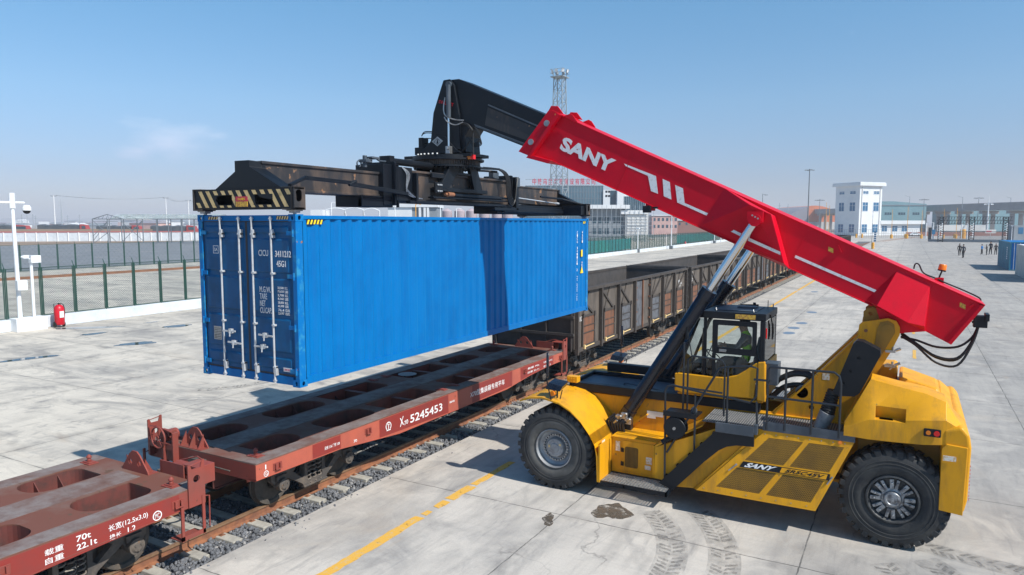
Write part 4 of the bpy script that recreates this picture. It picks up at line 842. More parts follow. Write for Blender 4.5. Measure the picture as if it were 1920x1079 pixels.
# --- wheels
def wheel(x, y, side, front):
    """side -1: outer face looks to -y"""
    R_, Wd = .825, .50; ax = (0, side, 0)      # axis pointing outward
    prof = [(.40,-.02),(.44,.02),(.52,.045),(.62,.055),(.72,.04),(.775,.0),(.795,-.06),(.80,-Wd/2),(.795,-Wd+.06),(.775,-Wd),(.72,-Wd-.04),(.55,-Wd-.05),(.44,-Wd-.02),(.40,-Wd+.02)]
    t = MB(); t.lathe(prof, (x, y, R_), ax, 64)
    t.build('x','rubber',None) if 0 else None
    for r in (.60, .655): t.lathe([(r-.012,.054),(r,.060),(r+.012,.054)], (x,y,R_), ax, 64)
    w_ = t.build('wheel', 'rubber', RS, smooth=True)
    t = MB(); t.lathe([(.405,.002),(.44,.026),(.50,.046),(.575,.053),(.58,.050)], (x,y,R_), ax, 56); t.build('sidewall','rubber_dusty' if front else 'rubber', w_, smooth=True)
    t = MB(); n = 30
    for i in range(n):
        for rowi, (h0, h1) in enumerate(((.035,-.20),(-.28,-Wd-.035))):
            a = 2*math.pi*(i+.5*rowi)/n; da = 2*math.pi/n*.30; sk = .10*(1 if rowi == 0 else -1)
            V = []
            for (h, w2, r0, r1, sh) in ((h0, da, .70, .815, 0), ((h0*.75+h1*.25), da, .785, .835, sk*.25), (h1, da*.85, .785, .835, sk)) if rowi == 0 else ((h0, da*.85, .785, .835, 0), ((h0*.25+h1*.75), da, .785, .835, sk*.75), (h1, da, .70, .815, sk)):
                for rr in (r0, r1):
                    for q in (-1, 1):
                        b = a+sh+q*w2; V.append((x+rr*math.cos(b), y+side*h, R_+rr*math.sin(b)))
            F = [(0,1,3,2),(8,10,11,9)]
            for k in (0, 4): F += [(k,k+4,k+5,k+1),(k+2,k+3,k+7,k+6),(k,k+2,k+6,k+4),(k+1,k+5,k+7,k+3)]
            t.add(V, F)
    t.build('tread', 'rubber', w_, bevel=.006, seg=1)
    t = MB()
    if front:
        t.lathe([(.405,.0),(.40,.03),(.385,.035),(.37,.0),(.355,-.08),(.30,-.12),(.27,-.125),(.0,-.125)], (x,y,R_), ax, 48)
        rim = t.build('rim', 'rim_grey', w_, smooth=True)
        t = MB(); t.lathe([(.205,-.13),(.20,-.06),(.18,-.035),(.10,-.03),(.085,-.015),(0,-.012)], (x,y,R_), ax, 40)
        for k in range(10): a = 2*math.pi*k/10; t.box(x+.14*math.cos(a)-.012,x+.14*math.cos(a)+.012,y+side*-.035,y+side*-.025,R_+.14*math.sin(a)-.012,R_+.14*math.sin(a)+.012)
        t.build('hub', 'rim_grey', rim, smooth=True)
        t = MB()
        for k in range(28): a = 2*math.pi*k/28; c_, s_ = x+.262*math.cos(a), R_+.262*math.sin(a); t.cyl((c_,y-side*.125,s_),(c_,y-side*.07,s_),.017,n=8)
        t.build('wheel_nut', 'steel', rim)
        t = MB(); t.box(x-.14,x-.10,y-side*.04,y-side*.022,R_+.0,R_+.05); t.box(x+.10,x+.14,y-side*.04,y-side*.022,R_+.06,R_+.10); t.build('hub_plate', 'pale_yellow', rim)
    else:
        t.lathe([(.41,.0),(.40,.045),(.375,.05),(.36,.02),(.345,-.03),(.33,-.06),(.18,-.07)], (x,y,R_), ax, 48)
        rim = t.build('rim', 'rim_dark', w_, smooth=True)
        t = MB(); t.lathe([(.19,-.07),(.175,-.02),(.14,-.01),(.125,.03),(.115,.045),(.09,.05),(.08,.04),(.03,.045),(0,.045)], (x,y,R_), ax, 40); t.build('hub', 'rim_bright', rim, smooth=True)
        t = MB()
        for k in range(16):
            a = 2*math.pi*k/16+.1+(.05 if k%2 else -.03); e = (math.cos(a), math.sin(a)); f = (-math.sin(a), math.cos(a)); wd = .024 if k%2 else .032
            V = []
            for (r, h) in ((.175,.0),(.335,-.03)):
                for q in (-1, 1):
                    for dh in (-.03, .035 if r > .3 else .015): V.append((x+e[0]*r+f[0]*wd*q, y+side*(h+dh), R_+e[1]*r+f[1]*wd*q))
            t.add(V, [(0,1,3,2),(4,6,7,5),(0,4,5,1),(2,3,7,6),(1,5,7,3),(0,2,6,4)])
            t.cyl((x+e[0]*.27, y+side*0, R_+e[1]*.27),(x+e[0]*.27, y+side*.045, R_+e[1]*.27), .017, n=8)
        t.build('wheel_clamp', 'rim_bright', rim, bevel=.006)
    return w_
wheel(-6.09, 12.64, -1, True); wheel(-.05, 12.98, -1, False)
wheel(-6.09, mir(12.64), 1, True); wheel(-.05, mir(12.98), 1, False)
# inner twin tyres of the drive axle (plain inner pair seen through the arch)
for y, sd_ in ((13.26,-1),(mir(13.26),1)): wheel(-6.09, y, sd_, True)
t = MB(); t.cyl((-6.09,13.2,.825),(-6.09,mir(13.2),.825),.22,n=20); t.cyl((-.05,13.4,.825),(-.05,mir(13.4),.825),.16,n=20); t.box(-6.35,-5.8,14.3,14.9,.5,1.15); t.build('axle','black',RS,smooth=True)
# --- chassis
t = MB()
for Yf in (lambda y: y, mir):
    extr(t, [(-6.35,1.75),(-5.7,1.76),(-.6,1.70),(-.2,1.2),(-.2,.85),(-5.6,.55),(-6.35,.75)], Yf(13.95), Yf(14.02))
    t.box(-6.3,-.3,Yf(13.95),Yf(14.14),1.72,1.755)
t.box(-6.35,-6.27,13.95,mir(13.95),.7,1.75); t.box(-.6,-.5,13.95,mir(13.95),.8,1.7); t.box(-5.2,-.3,14.03,mir(14.03),.6,.66)
t.build('chassis', 'yellow', RS, bevel=.01)
t = MB()
t.box(-6.32,-2.35,13.90,14.06,1.757,1.93); t.box(-6.32,-2.35,mir(13.90),mir(14.06),1.757,1.93)
t.box(-6.02,-4.2,15.32,15.50,1.93,2.12)
t.box(-6.33,-6.27,13.9,mir(13.9),1.757,1.93); t.build('frame_rail', 'black', RS, bevel=.008)
t = MB(); t.box(-6.26,-2.4,14.07,15.13,1.84,1.86); t.tube([(-5.3,14.5,1.86),(-5.2,14.45,1.90),(-4.7,14.3,1.90),(-4.4,14.3,1.86)],.014); t.build('deck_plate', 'slate', RS)
t = MB(); t.box(-6.36,-6.12,13.82,14.0,1.93,2.06)
for x in (-6.31,-6.25,-6.19):
    for z in (1.96,2.02): t.cyl((x,13.82,z),(x,13.80,z),.013,n=8)
t.build('tow_block','yellow',RS,bevel=.006)
# frame arms carrying the boom
arm = [(-2.7,1.45),(-2.7,1.73),(-2.15,1.77),(-1.31,2.67),(-.73,3.36),(-.71,3.56),(-.66,3.61),(-.26,3.70),(-.13,3.66),(-.07,3.55),(-.07,3.42),(-.2,3.09),(-.53,2.44),(-.50,1.7),(-.5,1.2),(-2.2,1.2)]
for Yf in (lambda y: y, mir):
    t = MB(); plate(t, arm, [circle(-1.45,1.95,.05,14)], *sorted((Yf(14.0), Yf(14.06))), axis='y'); extr(t, [(-2.1,1.77),(-2.08,1.74),(-.68,3.36),(-.70,3.38)], Yf(13.95), Yf(14.22)); t.box(-.52,-.46,Yf(13.97),Yf(14.3),1.5,2.5)
    a = t.build('boom_arm', 'yellow', RS, bevel=.008)
    t = MB(); sg = -1 if Yf(0) == 0 else 1; y0_ = Yf(14.0)
    extr(t, [(-.42,3.50),(-.38,3.62),(-.26,3.66),(-.16,3.60),(-.14,3.46),(-.36,2.98),(-.47,3.02)], y0_+sg*.0, y0_+sg*.015); t.cyl((-.26,y0_,3.50),(-.26,y0_+sg*.03,3.50),.10,n=24); t.cyl((-.26,y0_+sg*.03,3.5),(-.26,y0_+sg*.04,3.5),.012,n=8)
    t.cyl((-.42,y0_,3.05),(-.42,y0_+sg*.03,3.05),.025,n=10); t.build('pin_cover', 'yellow_dull', a, smooth=True)
    t = MB(); plate(t, [(-.66,3.55),(-.66,3.78),(-.60,3.84),(-.48,3.86),(-.42,3.80),(-.38,3.60)], [circle(-.545,3.745,.035,14)], *sorted((Yf(14.2), Yf(14.25))), axis='y'); t.build('lifting_eye', 'yellow_dull', a)
    t = MB(); t.cyl((-.60,y0_,3.46),(-.60,y0_+sg*.008,3.46),.03,n=12); t.build('plug', 'rust_rail', a)
    t = MB(); t.box(-1.28,-1.16,y0_+sg*.001,y0_+sg*.003,2.50,2.62); t.build('sticker','sticker',a)
t = MB()
for Yf in (lambda y: y, mir): t.box(-.62,-.52,Yf(14.06),Yf(14.2),3.45,3.52)
t.box(-2.6,-.6,14.3,14.9,1.2,1.3); t.cyl((-.26,14.0,3.5),(-.26,mir(14.0),3.5),.07,n=16); t.build('cross_tube','yellow_dull',RS)
# rear bits behind the arm
t = MB()
for z in (2.86, 3.12):
    t.box(-.28,-.12,13.98,14.08,z-.02,z+.02); t.cyl((-.16,14.0,z),(-.16,14.0,z+.08),.018,n=8); t.cyl((-.12,14.02,z+.02),(-.04,14.02,z+.06),.025,n=8)
t.path([(-.25,14.0,2.9),(-.12,13.98,2.88),(-.2,13.98,2.80)],.014); t.build('hydraulic_fitting','steel',RS,smooth=True)
# --- boom
def side_pts(mb, pts, faces, mi=0):
    mb.add(pts, faces, mi); mb.add([(x, 2*YC-y, z) for x, y, z in pts], faces, mi)
bn, bf = 14.15, mir(14.15)
out = [(-6.69,7.68),(1.16,3.99),(.71,3.29),(.31,3.50),(-.51,3.90),(-6.94,6.75),(-7.40,6.86)]
t = MB(); extr(t, out, bn, bf)
extr(t, [(-6.69,7.68),(1.16,3.99),(1.165,4.005),(-6.69,7.70)], bn-.025, bf+.025)         # top plate edges
extr(t, [(-6.94,6.75),(-.51,3.90),(-.52,3.885),(-6.94,6.735)], bn-.03, bf+.03)
# cheek that widens at the top for the lift-cylinder pin
yo = 13.78
side_pts(t, [(-3.18,bn,6.05),(-3.6,bn,5.33),(-2.72,bn,4.87),(-1.93,bn,4.50),(-2.22,bn,5.50),(-2.62,yo,5.71),(-2.24,yo,5.53),(-2.0,yo+.12,4.62),(-2.70,yo+.26,4.95)],
  [(0,1,5),(1,8,5),(5,8,7,6),(1,2,8),(2,3,7,8),(6,7,3),(6,3,4),(0,5,6,4)])
# cheek that widens at the bottom over the boom foot
yb = 13.86
side_pts(t, [(-.15,bn,4.55),(.36,bn,4.31),(-.44,yb,3.93),(.04,yb,3.66),(.31,bn,3.50),(-.51,bn,3.90),(-.62,bn,4.0),(.30,yb+.10,3.60),(-.30,bn,4.45)],
  [(0,2,3,1),(1,3,7),(1,7,4),(0,6,2),(2,6,5),(2,5,3),(3,5,4,7)])
# foot with the pivot eye
extr(t, [(-.48,3.91),(-.36,3.56),(-.20,3.40),(.02,3.45),(.34,3.50)], 14.12, mir(14.12))
bo = t.build('boom', 'red', RS, bevel=.012)
t = MB()                                                              # end rib and small ribs
side_pts(t, [(1.14,bn-.05,3.985),(1.10,bn-.05,4.0),(.66,bn-.05,3.33),(.70,bn-.05,3.30),(1.14,bn+.01,3.985),(1.02,bn+.01,4.03),(.58,bn+.01,3.36),(.70,bn+.01,3.30)],[(0,1,2,3),(1,5,6,2),(0,3,7,4)])
for (x, z, dx, dz) in ((-1.12,4.97,.06,-.14),(1.0,4.0,-.06,-.04)): t.bar((x,bn-.02,z),(x+dx,bn-.02,z+dz),.04,.02)
t.box(-4.78,-4.60,14.2,14.3,5.62,5.80); t.build('boom_rib', 'red', bo); t = MB()
for xs in (-5.02, -1.62, .42): zt2 = 3.99+(1.16-xs)*.4697-.03; t.bar((xs,bn-.002,zt2),(xs-.36,bn-.002,zt2-.80 if xs < 0 else zt2-.66),.012,.006,up=(0,1,0))
t.build('weld_seam', 'red', bo)
t = MB()                                                              # front collar
extr(t, [(-6.97,7.79),(-6.86,7.80),(-6.66,7.70),(-7.40,6.84),(-7.70,6.96)], 14.07, mir(14.07))
for Yf in (lambda y: y, mir): extr(t, [(-6.72,7.72),(-6.64,7.68),(-7.36,6.82),(-7.46,6.80)], Yf(13.98), Yf(14.12)); extr(t, [(-6.97,7.79),(-6.90,7.90),(-6.74,7.88),(-6.60,7.70)], Yf(14.08), Yf(14.11)); extr(t, [(-6.60,7.66),(-6.45,7.70),(-6.38,7.66),(-6.28,7.52),(-6.33,7.50)], Yf(14.08), Yf(14.11))
t.box(-6.99,-6.9,14.1,mir(14.1),7.70,7.80); extr(t,[(-7.44,6.80),(-6.94,6.66),(-6.86,6.72),(-7.30,6.85)],14.0,mir(14.0))
cl = t.build('boom_collar', 'red', bo, bevel=.006)
t = MB()
for x, z in ((-6.99,7.53),(-7.38,7.15)):
    for y0_, sg in ((14.07,-1),(mir(14.07),1)):
        t.cyl((x,y0_,z),(x,y0_+sg*.03,z),.066,n=24)
        for k in range(8): a = k*math.pi/4; t.cyl((x+.045*math.cos(a),y0_+sg*.03,z+.045*math.sin(a)),(x+.045*math.cos(a),y0_+sg*.036,z+.045*math.sin(a)),.007,n=6)
t.build('pin_cap', 'steel', cl)
# boom lettering and stripe graphics
def bp(x, z, e=.028): return (x, bn-e, z)
q = MB(); text(q, 'SANY', bp(-6.73,6.965,.004), (1.21,0,-.565), (.115,0,.275), .003, .045)
def flat(q, pts): q.add([bp(x,z,.004) for x, z in pts], [tuple(range(len(pts)))])
flat(q, [(-5.24,6.60),(-4.66,6.365),(-4.55,6.32),(-4.50,5.96),(-4.65,6.02),(-4.72,6.33),(-5.20,6.545)])
flat(q, [(-4.41,6.26),(-4.26,6.19),(-4.22,5.84),(-4.38,5.91)])
flat(q, [(-4.15,6.13),(-3.99,6.06),(-3.95,5.77),(-3.48,5.56),(-3.51,5.515),(-4.10,5.78)])
lx0, lz0, lx1, lz1 = -3.38, 5.44, -.47, 4.18
def onstripe(a, b): return [(a, lz0+(a-lx0)/(lx1-lx0)*(lz1-lz0)), (b, lz0+(b-lx0)/(lx1-lx0)*(lz1-lz0))]
(p, r_) = onstripe(-1.85, -.47); flat(q, [p, r_, (r_[0],r_[1]-.055), (p[0],p[1]-.055)])
q.build('lettering', 'lettering', bo)
q = MB()      # the stripe runs on over the cheek
q.add([(-3.38,14.135,5.43),(-2.66,13.93,5.11),(-2.67,13.945,5.05),(-3.38,14.14,5.375)],[(0,1,2,3)]); q.add([(-2.66,13.90,5.10),(-2.06,13.83,4.84),(-2.06,13.845,4.78),(-2.67,13.92,5.04)],[(0,1,2,3)]); q.build('stripe','lettering',bo)
q = MB()
for x, z in ((-1.28,4.86),(.80,3.95)): q.add([bp(x,z,.004),bp(x+.085,z-.04,.004),bp(x+.085,z+.04,.004),bp(x,z+.08,.004)],[(0,1,2,3)])
q.add([(-6.80,14.065,7.66),(-6.74,14.065,7.65),(-6.74,14.065,7.71),(-6.80,14.065,7.72)],[(0,1,2,3)]); q.build('sticker','sticker_yellow',bo)
# beacon on the boom tail
t = MB(); t.box(.44,.58,14.93,15.06,4.28,4.38); bb = t.build('beacon_bracket','red',bo); t = MB(); t.path([(.50,15.0,4.36),(.545,15.0,4.50)],.014); t.build('beacon_stalk','black',bb)
t = MB(); t.cyl((.54,15.0,4.50),(.546,15.0,4.525),.068,n=16); bk = t.build('beacon_base','black',bo)
t = MB(); t.lathe([(.0,.10),(.052,.10),(.064,.085),(.068,0),(0,0)], (.546,15.0,4.525), (.15,0,1), 18); t.build('beacon','amber',bb,smooth=True)
t = MB(); t.tube([(.10,14.95,4.53),(.12,14.95,4.62),(.18,14.95,4.61),(.26,14.95,4.46),(.45,14.95,4.37),(.6,14.9,4.30),(.9,14.9,4.17),(1.12,14.85,4.06),(1.15,14.8,4.0)],.013,6); t.build('cable','rubber_black',bo,smooth=True)
# tail hoses
t = MB()
for i, (a, c) in enumerate(((0,0),(.05,.03),(-.06,.10),(.02,-.16))):
    t.tube([(-.05,14.35+a,3.42-.03*i),(.18,14.3+a,3.26-c*.3),(.5,14.3+a,3.05-c),(.82,14.3+a,3.05-c*1.2),(1.02,14.35+a,3.35-c*.4),(1.10,14.4+a,3.62)],.020,8)
t.build('tail_hose','rubber_black',RS,smooth=True)
t = MB(); t.box(1.02,1.22,14.25,14.45,3.60,3.80); t.box(1.18,1.24,14.2,14.5,3.72,3.84); t.cyl((1.0,14.3,3.68),(1.06,14.28,3.72),.02,n=8); t.build('hose_block','black',bo,bevel=.006)
t = MB(); t.box(-4.78,-4.62,14.02,14.12,5.58,5.72); t.box(-4.58,-4.48,14.05,14.12,5.66,5.70); wl_ = t.build('work_lamp','black',bo,bevel=.01)
# extension boom and gooseneck
gn = [(-9.42,8.75),(-6.85,7.63),(-7.45,7.00),(-8.91,7.57),(-9.10,7.62),(-9.25,7.42),(-9.22,7.04),(-10.15,7.04),(-10.19,7.28),(-10.20,7.55),(-10.07,8.03),(-9.85,8.58),(-9.83,8.68),(-9.76,8.75)]
t = MB(); extr(t, gn, 14.28, mir(14.28)); 
eb = t.build('extension_boom', 'black', RS, bevel=.015)
t = MB(); 
for Yf in (lambda y: y, mir): t.add([(-8.62,Yf(14.275),8.03),(-6.95,Yf(14.275),7.30),(-7.28,Yf(14.275),7.10),(-8.70,Yf(14.275),7.63)],[(0,1,2,3)])
t.build('wear_patch','black_worn',eb)
t = MB(); t.add([(-9.0,14.272,7.68),(-7.30,14.272,7.03),(-7.33,14.272,6.98),(-8.95,14.272,7.60)],[(0,1,2,3)]); t.bar((-8.85,14.27,7.60),(-7.5,14.27,7.08),.05,.03); t.bar((-8.6,14.27,8.08),(-7.1,14.27,7.42),.035,.03); t.build('slide_edge','slate',eb)
t = MB()
for Yf in (lambda y: y, mir):
    extr(t, [(-9.86,8.60),(-9.80,8.74),(-9.62,8.75),(-9.50,8.60),(-9.36,7.9),(-9.35,7.1),(-10.2,7.1),(-10.19,7.30),(-10.1,8.0)], Yf(14.20), Yf(14.27))
t.build('head_plate','black',eb,bevel=.01)
t = MB(); t.cyl((-9.62,14.20,8.62),(-9.62,14.12,8.62),.07,n=18); t.cyl((-9.60,14.12,8.60),(-9.60,14.12,7.85),.055,n=14); dc = t.build('damper_cylinder','slate',RS,smooth=True)
t = MB(); t.cyl((-9.60,14.12,7.85),(-9.60,14.12,7.16),.028,n=12); t.build('damper_rod','chrome',dc,smooth=True)
t = MB(); t.box(-9.66,-9.54,14.06,14.18,7.0,7.18); t.cyl((-9.6,14.03,7.12),(-9.6,14.2,7.12),.03,n=10); t.build('damper_foot','steel',dc,bevel=.006)
t = MB(); t.tube([(-9.70,14.12,8.32),(-9.73,14.1,8.05),(-9.66,14.1,7.88),(-9.4,14.1,7.78),(-9.2,14.15,7.76)],.015,6); t.tube([(-9.71,14.1,7.86),(-9.6,14.08,7.74),(-9.4,14.1,7.66),(-9.22,14.15,7.72)],.015,6); t.build('hose','steel',dc,smooth=True)
q = MB()
text(q, 'SWL 45T', (-9.94,14.195,8.22), (.42,0,-.115), (.015,0,.075), .003, .03); q.build('load_marking','fire_red',eb)
q = MB(); q.add([(-10.13,14.165,7.32),(-9.96,14.165,7.20),(-9.80,14.165,7.32),(-9.96,14.165,7.43)],[(0,1,2,3)]); em = q.build('maker_emblem','steel',eb)
q = MB(); q.add([(-9.985,14.16,7.27),(-9.935,14.16,7.27),(-9.96,14.16,7.385)],[(0,1,2)]); q.path([(-10.06,14.158,7.31),(-9.96,14.158,7.24),(-9.87,14.158,7.31),(-9.96,14.158,7.39),(-10.06,14.158,7.31)],.004,4); q.build('emblem_mark','dark_opening',em)
t = MB()                                                              # flared foot of the gooseneck
extr(t, [(-10.62,7.02),(-10.45,7.10),(-10.2,7.30),(-10.05,7.48),(-9.75,7.42),(-9.45,7.12),(-9.30,7.02)], 14.17, mir(14.17)); t.build('head_foot','black',eb,bevel=.01)
t = MB()
for z in (7.18,7.30,7.42,7.55): t.path([(-10.62,14.45,z),(-10.5,14.45,z+.03),(-10.15,14.45,z+.0)],.012)
t.box(-10.66,-10.54,14.35,14.6,7.08,7.46); t.box(-10.74,-10.46,14.30,14.65,7.04,7.22); t.tube([(-10.6,14.4,7.5),(-10.5,14.4,7.6),(-10.2,14.4,7.58)],.014); t.build('valve_block','black',eb,bevel=.01)
t = MB()
for i in range(5):
    a = .05*i; t.tube([(-9.05,14.3,7.55),(-8.82-a*.6,14.22,7.50+a*.4),(-8.80+a*.3,14.2,7.30-a*.5),(-8.98,14.22,7.22-a*.3),(-9.12,14.25,7.34)],.012,6)
t.path([(-8.97,14.2,7.45),(-8.97,14.2,6.98)],.016); t.path([(-9.0,14.25,7.38),(-9.38,14.25,6.98)],.018); t.tube([(-9.3,14.2,7.7),(-9.12,14.18,7.66),(-9.0,14.2,7.52)],.03); t.build('hose_loop','rubber_black',eb,smooth=True)
# --- lift cylinders
for y in (13.75, mir(13.75)):
    t = MB(); A = Vector((-4.95,y,1.42)); B = Vector((-2.50,y,5.42)); Mx = A.lerp(B, .655)
    t.cyl(A, Mx, .135, n=24); t.cyl(A.lerp(B,.625), Mx+(B-A)*.012, .155, n=24); t.cyl(A-(B-A)*.02, A+(B-A)*.03, .15, n=24); cy = t.build('lift_cylinder','black_gloss',RS,smooth=True)
    t = MB(); t.cyl(Mx, B, .083, n=24); t.build('cylinder_rod','chrome',cy,smooth=True)
    t = MB(); t.cyl((B.x,y-.12,B.z),(B.x,y+.12,B.z),.115,n=20); t.box(B.x-.14,B.x+.14,y-.09,y-.02,B.z-.04,B.z+.16); t.build('rod_eye','red',cy,smooth=True)
    t = MB()
    for k in range(3): t.cyl((B.x-.04+k*.05,y-.12,B.z+.09-k*.03),(B.x-.04+k*.05,y-.14,B.z+.09-k*.03),.016,n=8)
    t.build('pin_bolt','steel',cy)
    t = MB(); t.tube([A.lerp(B,.05)+Vector((.10,-.13,0)),A.lerp(B,.2)+Vector((.10,-.12,0)),A.lerp(B,.30)+Vector((.06,-.135,0))],.018,6); t.build('oil_pipe','black',cy,smooth=True)
    t = MB(); s_ = -1 if y < YC else 1
    for k, (dx, dz) in enumerate(((0,0),(-.12,-.06),(.08,-.10),(-.2,-.16))): t.box(A.x-.06+dx,A.x+.07+dx,y+s_*.14-.06,y+s_*.14+.06,A.z-.06+dz,A.z+.07+dz); t.cyl((A.x+dx,y+s_*.22,A.z+dz),(A.x+dx+.08,y+s_*.24,A.z+dz+.08),.03,n=8)
    t.build('valve_fitting','steel',cy,bevel=.012)
    t = MB()
    for k in range(7): t.tube([(A.x-.20+k*.05,y+s_*.16,A.z+.02-.02*k),(A.x-.36+k*.06,y+s_*.22,A.z-.16),(A.x-.26+k*.05,y+s_*.20,1.00)],.026,7)
    t.box(A.x-.3,A.x+.1,y-.05,y+.1,1.02,1.35); t.build('hose','rubber_black',cy,smooth=True)
# --- fenders
for Yf in (lambda y: y, mir):
    arc = [(-7.02,1.55),(-6.85,1.74),(-6.6,1.83),(-6.35,1.86),(-5.96,1.79),(-5.72,1.67),(-5.50,1.48),(-5.32,1.26),(-5.2,1.06),(-5.12,.83),(-5.10,.32)]
    inner = [(x+.018, z-.03) if z < 1.5 else (x, z-.03) for x, z in arc]; inner[-1] = (-5.13,.32); inner[-2] = (-5.15,.82)
    t = MB(); pl = arc[1:]+inner[1:][::-1]; extr(t, pl, Yf(12.58), Yf(13.94)) if True else None
    f = t.build('fender','yellow',RS,smooth=True)
    t = MB(); extr(t, [(-5.10,.32),(-5.07,.32),(-5.07,1.06),(-5.10,1.06)], Yf(12.58), Yf(13.2)); t.build('fender_edge','yellow',f)
# lamp box, indicator and mirror on each front fender
for Yf, up in ((lambda y: y, 0), (mir, 0)):
    t = MB(); a, b = sorted((Yf(12.66), Yf(13.0))); t.add([(-6.30,a,2.02),(-5.98,a,2.0),(-5.98,b,2.06),(-6.30,b,2.08),(-6.26,a+.05,2.14),(-5.94,a+.05,2.10),(-5.94,b,2.15),(-6.26,b,2.18)],[(0,3,2,1),(4,5,6,7),(0,1,5,4),(1,2,6,5),(2,3,7,6),(3,0,4,7)]); t.path([(-6.1,Yf(12.8),1.83),(-6.1,Yf(12.8),2.03)],.02); t.path([(-6.0,Yf(12.72),1.83),(-5.95,Yf(12.72),2.03)],.012); lb = t.build('headlamp','black_gloss',RS,bevel=.008)
    t = MB(); t.cyl((-6.13,Yf(12.62),1.95),(-6.13,Yf(12.70),1.95),.052,n=18); t.build('indicator','amber',lb,smooth=True)
    t = MB(); t.path([(-6.14,Yf(12.60),1.83),(-6.18,Yf(12.53),2.12),(-6.20,Yf(12.50),2.30)],.013); ms = t.build('mirror_stalk','black',RS)
    t = MB(); yy_ = Yf(12.5); V = []
    for i in range(20):
        a = 2*math.pi*i/20; V.append((-6.20-.045*math.cos(a), yy_+.10*math.cos(a), 2.55+.26*math.sin(a)))
    k_ = len(V); V += [(x+.045,y+.02,z) for x, y, z in V]; t.add(V,[tuple(range(k_))[::-1],tuple(range(k_,2*k_))]+[(i,(i+1)%k_,k_+(i+1)%k_,k_+i) for i in range(k_)]); t.build('mirror','black_gloss',ms,bevel=.01)
# --- battery box, step platform
for Yf in (lambda y: y, mir):
    t = MB(); t.box(-5.06,-4.12,Yf(13.2),Yf(13.94),.36,1.08); t.box(-5.07,-4.10,Yf(13.18),Yf(13.94),1.08,1.10); t.box(-4.52,-4.12,Yf(13.25),Yf(13.3),1.1,1.16) if 0 else None; bx = t.build('equipment_box','yellow',RS,bevel=.012)
    sg = -1 if Yf(0) == 0 else 1; y0_ = Yf(13.2)
    t = MB(); plate(t, rrect(-4.83,-4.17,.42,1.03,.02,2), [rrect(-4.78,-4.50,.50,.92,.04,3)], *sorted((y0_+sg*.004,y0_+sg*.016)), axis='y'); dr = t.build('box_door','yellow',bx)
    t = MB(); t.box(-4.79,-4.49,y0_+sg*.001,y0_+sg*.004,.49,.93)
    t.build('grille','grille_dark',dr); t = MB()
    for i in range(11): x = -4.775+i*.026; t.box(x,x+.009,y0_+sg*.004,y0_+sg*.012,.49,.93)
    t.build('grille_bar','yellow_dull',dr)
    t = MB(); t.box(-4.86,-4.80,y0_,y0_+sg*.03,.52,.60); t.box(-4.86,-4.80,y0_,y0_+sg*.03,.80,.88); t.build('door_hinge','black',dr)
    t = MB(); t.box(-4.98,-4.89,y0_,y0_+sg*.003,.80,1.0); t.box(-4.34,-4.22,y0_,y0_+sg*.003+sg*.016,.63,.77); t.box(-4.36,-4.24,y0_,y0_+sg*.02,.52,.60); t.build('sticker','sticker',bx)
    t = MB(); t.box(-5.14,-3.74,Yf(12.60),Yf(12.635),.27,.35); t.box(-5.14,-3.74,Yf(13.16),Yf(13.19),.27,.35); t.box(-5.14,-5.11,Yf(12.6),Yf(13.19),.27,.35); t.box(-3.77,-3.74,Yf(12.6),Yf(13.19),.27,.35); t.box(-4.6,-4.57,Yf(12.6),Yf(13.19),.28,.34)
    st = t.build('step','black',RS)
    t = MB()
    for i in range(24): x = -5.1+i*.058; t.bar((x,Yf(12.63),.34),(x,Yf(13.17),.34),.008,.02)
    for i in range(18): y = 12.65+i*.03; t.bar((-5.12,Yf(y),.342),(-3.76,Yf(y),.342),.006,.016)
    t.build('step_grating','screen_floor',st)
# yellow side sheet behind cylinder base, cable reel
for Yf in (lambda y: y, mir):
    t = MB(); extr(t, [(-4.12,1.05),(-4.12,.45),(-3.55,.40),(-2.35,1.60),(-2.9,1.62)], Yf(13.0), Yf(13.03)); extr(t, [(-4.10,1.10),(-3.2,1.62),(-3.2,1.60),(-4.10,1.06)], Yf(13.0), Yf(13.94)); t.box(-4.14,-4.11,Yf(13.0),Yf(13.9),.45,1.08); t.build('side_sheet','yellow',RS)
t = MB(); t.lathe([(0,-.10),(.20,-.10),(.215,-.08),(.20,-.06),(.08,-.06),(.08,.06),(.20,.06),(.215,.08),(.20,.10),(0,.10)],(-3.70,12.98,1.52),(0,1,0),32); rl = t.build('hose_reel','black',RS,smooth=True)
t = MB(); t.cyl((-3.70,12.85,1.52),(-3.70,12.90,1.52),.028,n=14); t.build('reel_hub','steel',rl)
t = MB(); t.box(-3.92,-3.3,12.9,13.35,1.76,1.79); t.box(-3.92,-3.3,12.88,12.9,1.74,1.84); t.path([(-3.88,12.92,1.2),(-3.88,12.92,1.76)],.018); t.cyl((-3.95,12.95,1.2),(-3.7,12.98,1.35),.05,n=12); t.build('reel_bracket','black',rl)
t = MB(); t.cyl((-3.42,13.2,1.80),(-3.42,13.2,1.86),.06,n=14); t.cyl((-3.42,13.2,1.86),(-3.42,13.2,1.9),.045,.02,n=14); t.build('tank_cap','slate',rl)
t = MB(); t.box(-5.72,-5.60,12.575,12.582,1.50,1.56) if 0 else t.box(-5.099,-5.095,12.75,12.90,.98,1.10); t.build('sticker','sticker',RS)
t = MB(); t.box(-4.58,-4.40,13.93,13.948,1.35,1.50); t.box(-4.40,-4.24,13.93,13.948,1.40,1.50); t.build('notice','white_paint',RS)
t = MB(); extr(t, [(-4.98,1.1),(-4.96,1.1),(-4.55,1.42),(-4.57,1.44)], 13.85, 13.93); t.build('guide_strip','yellow',RS)
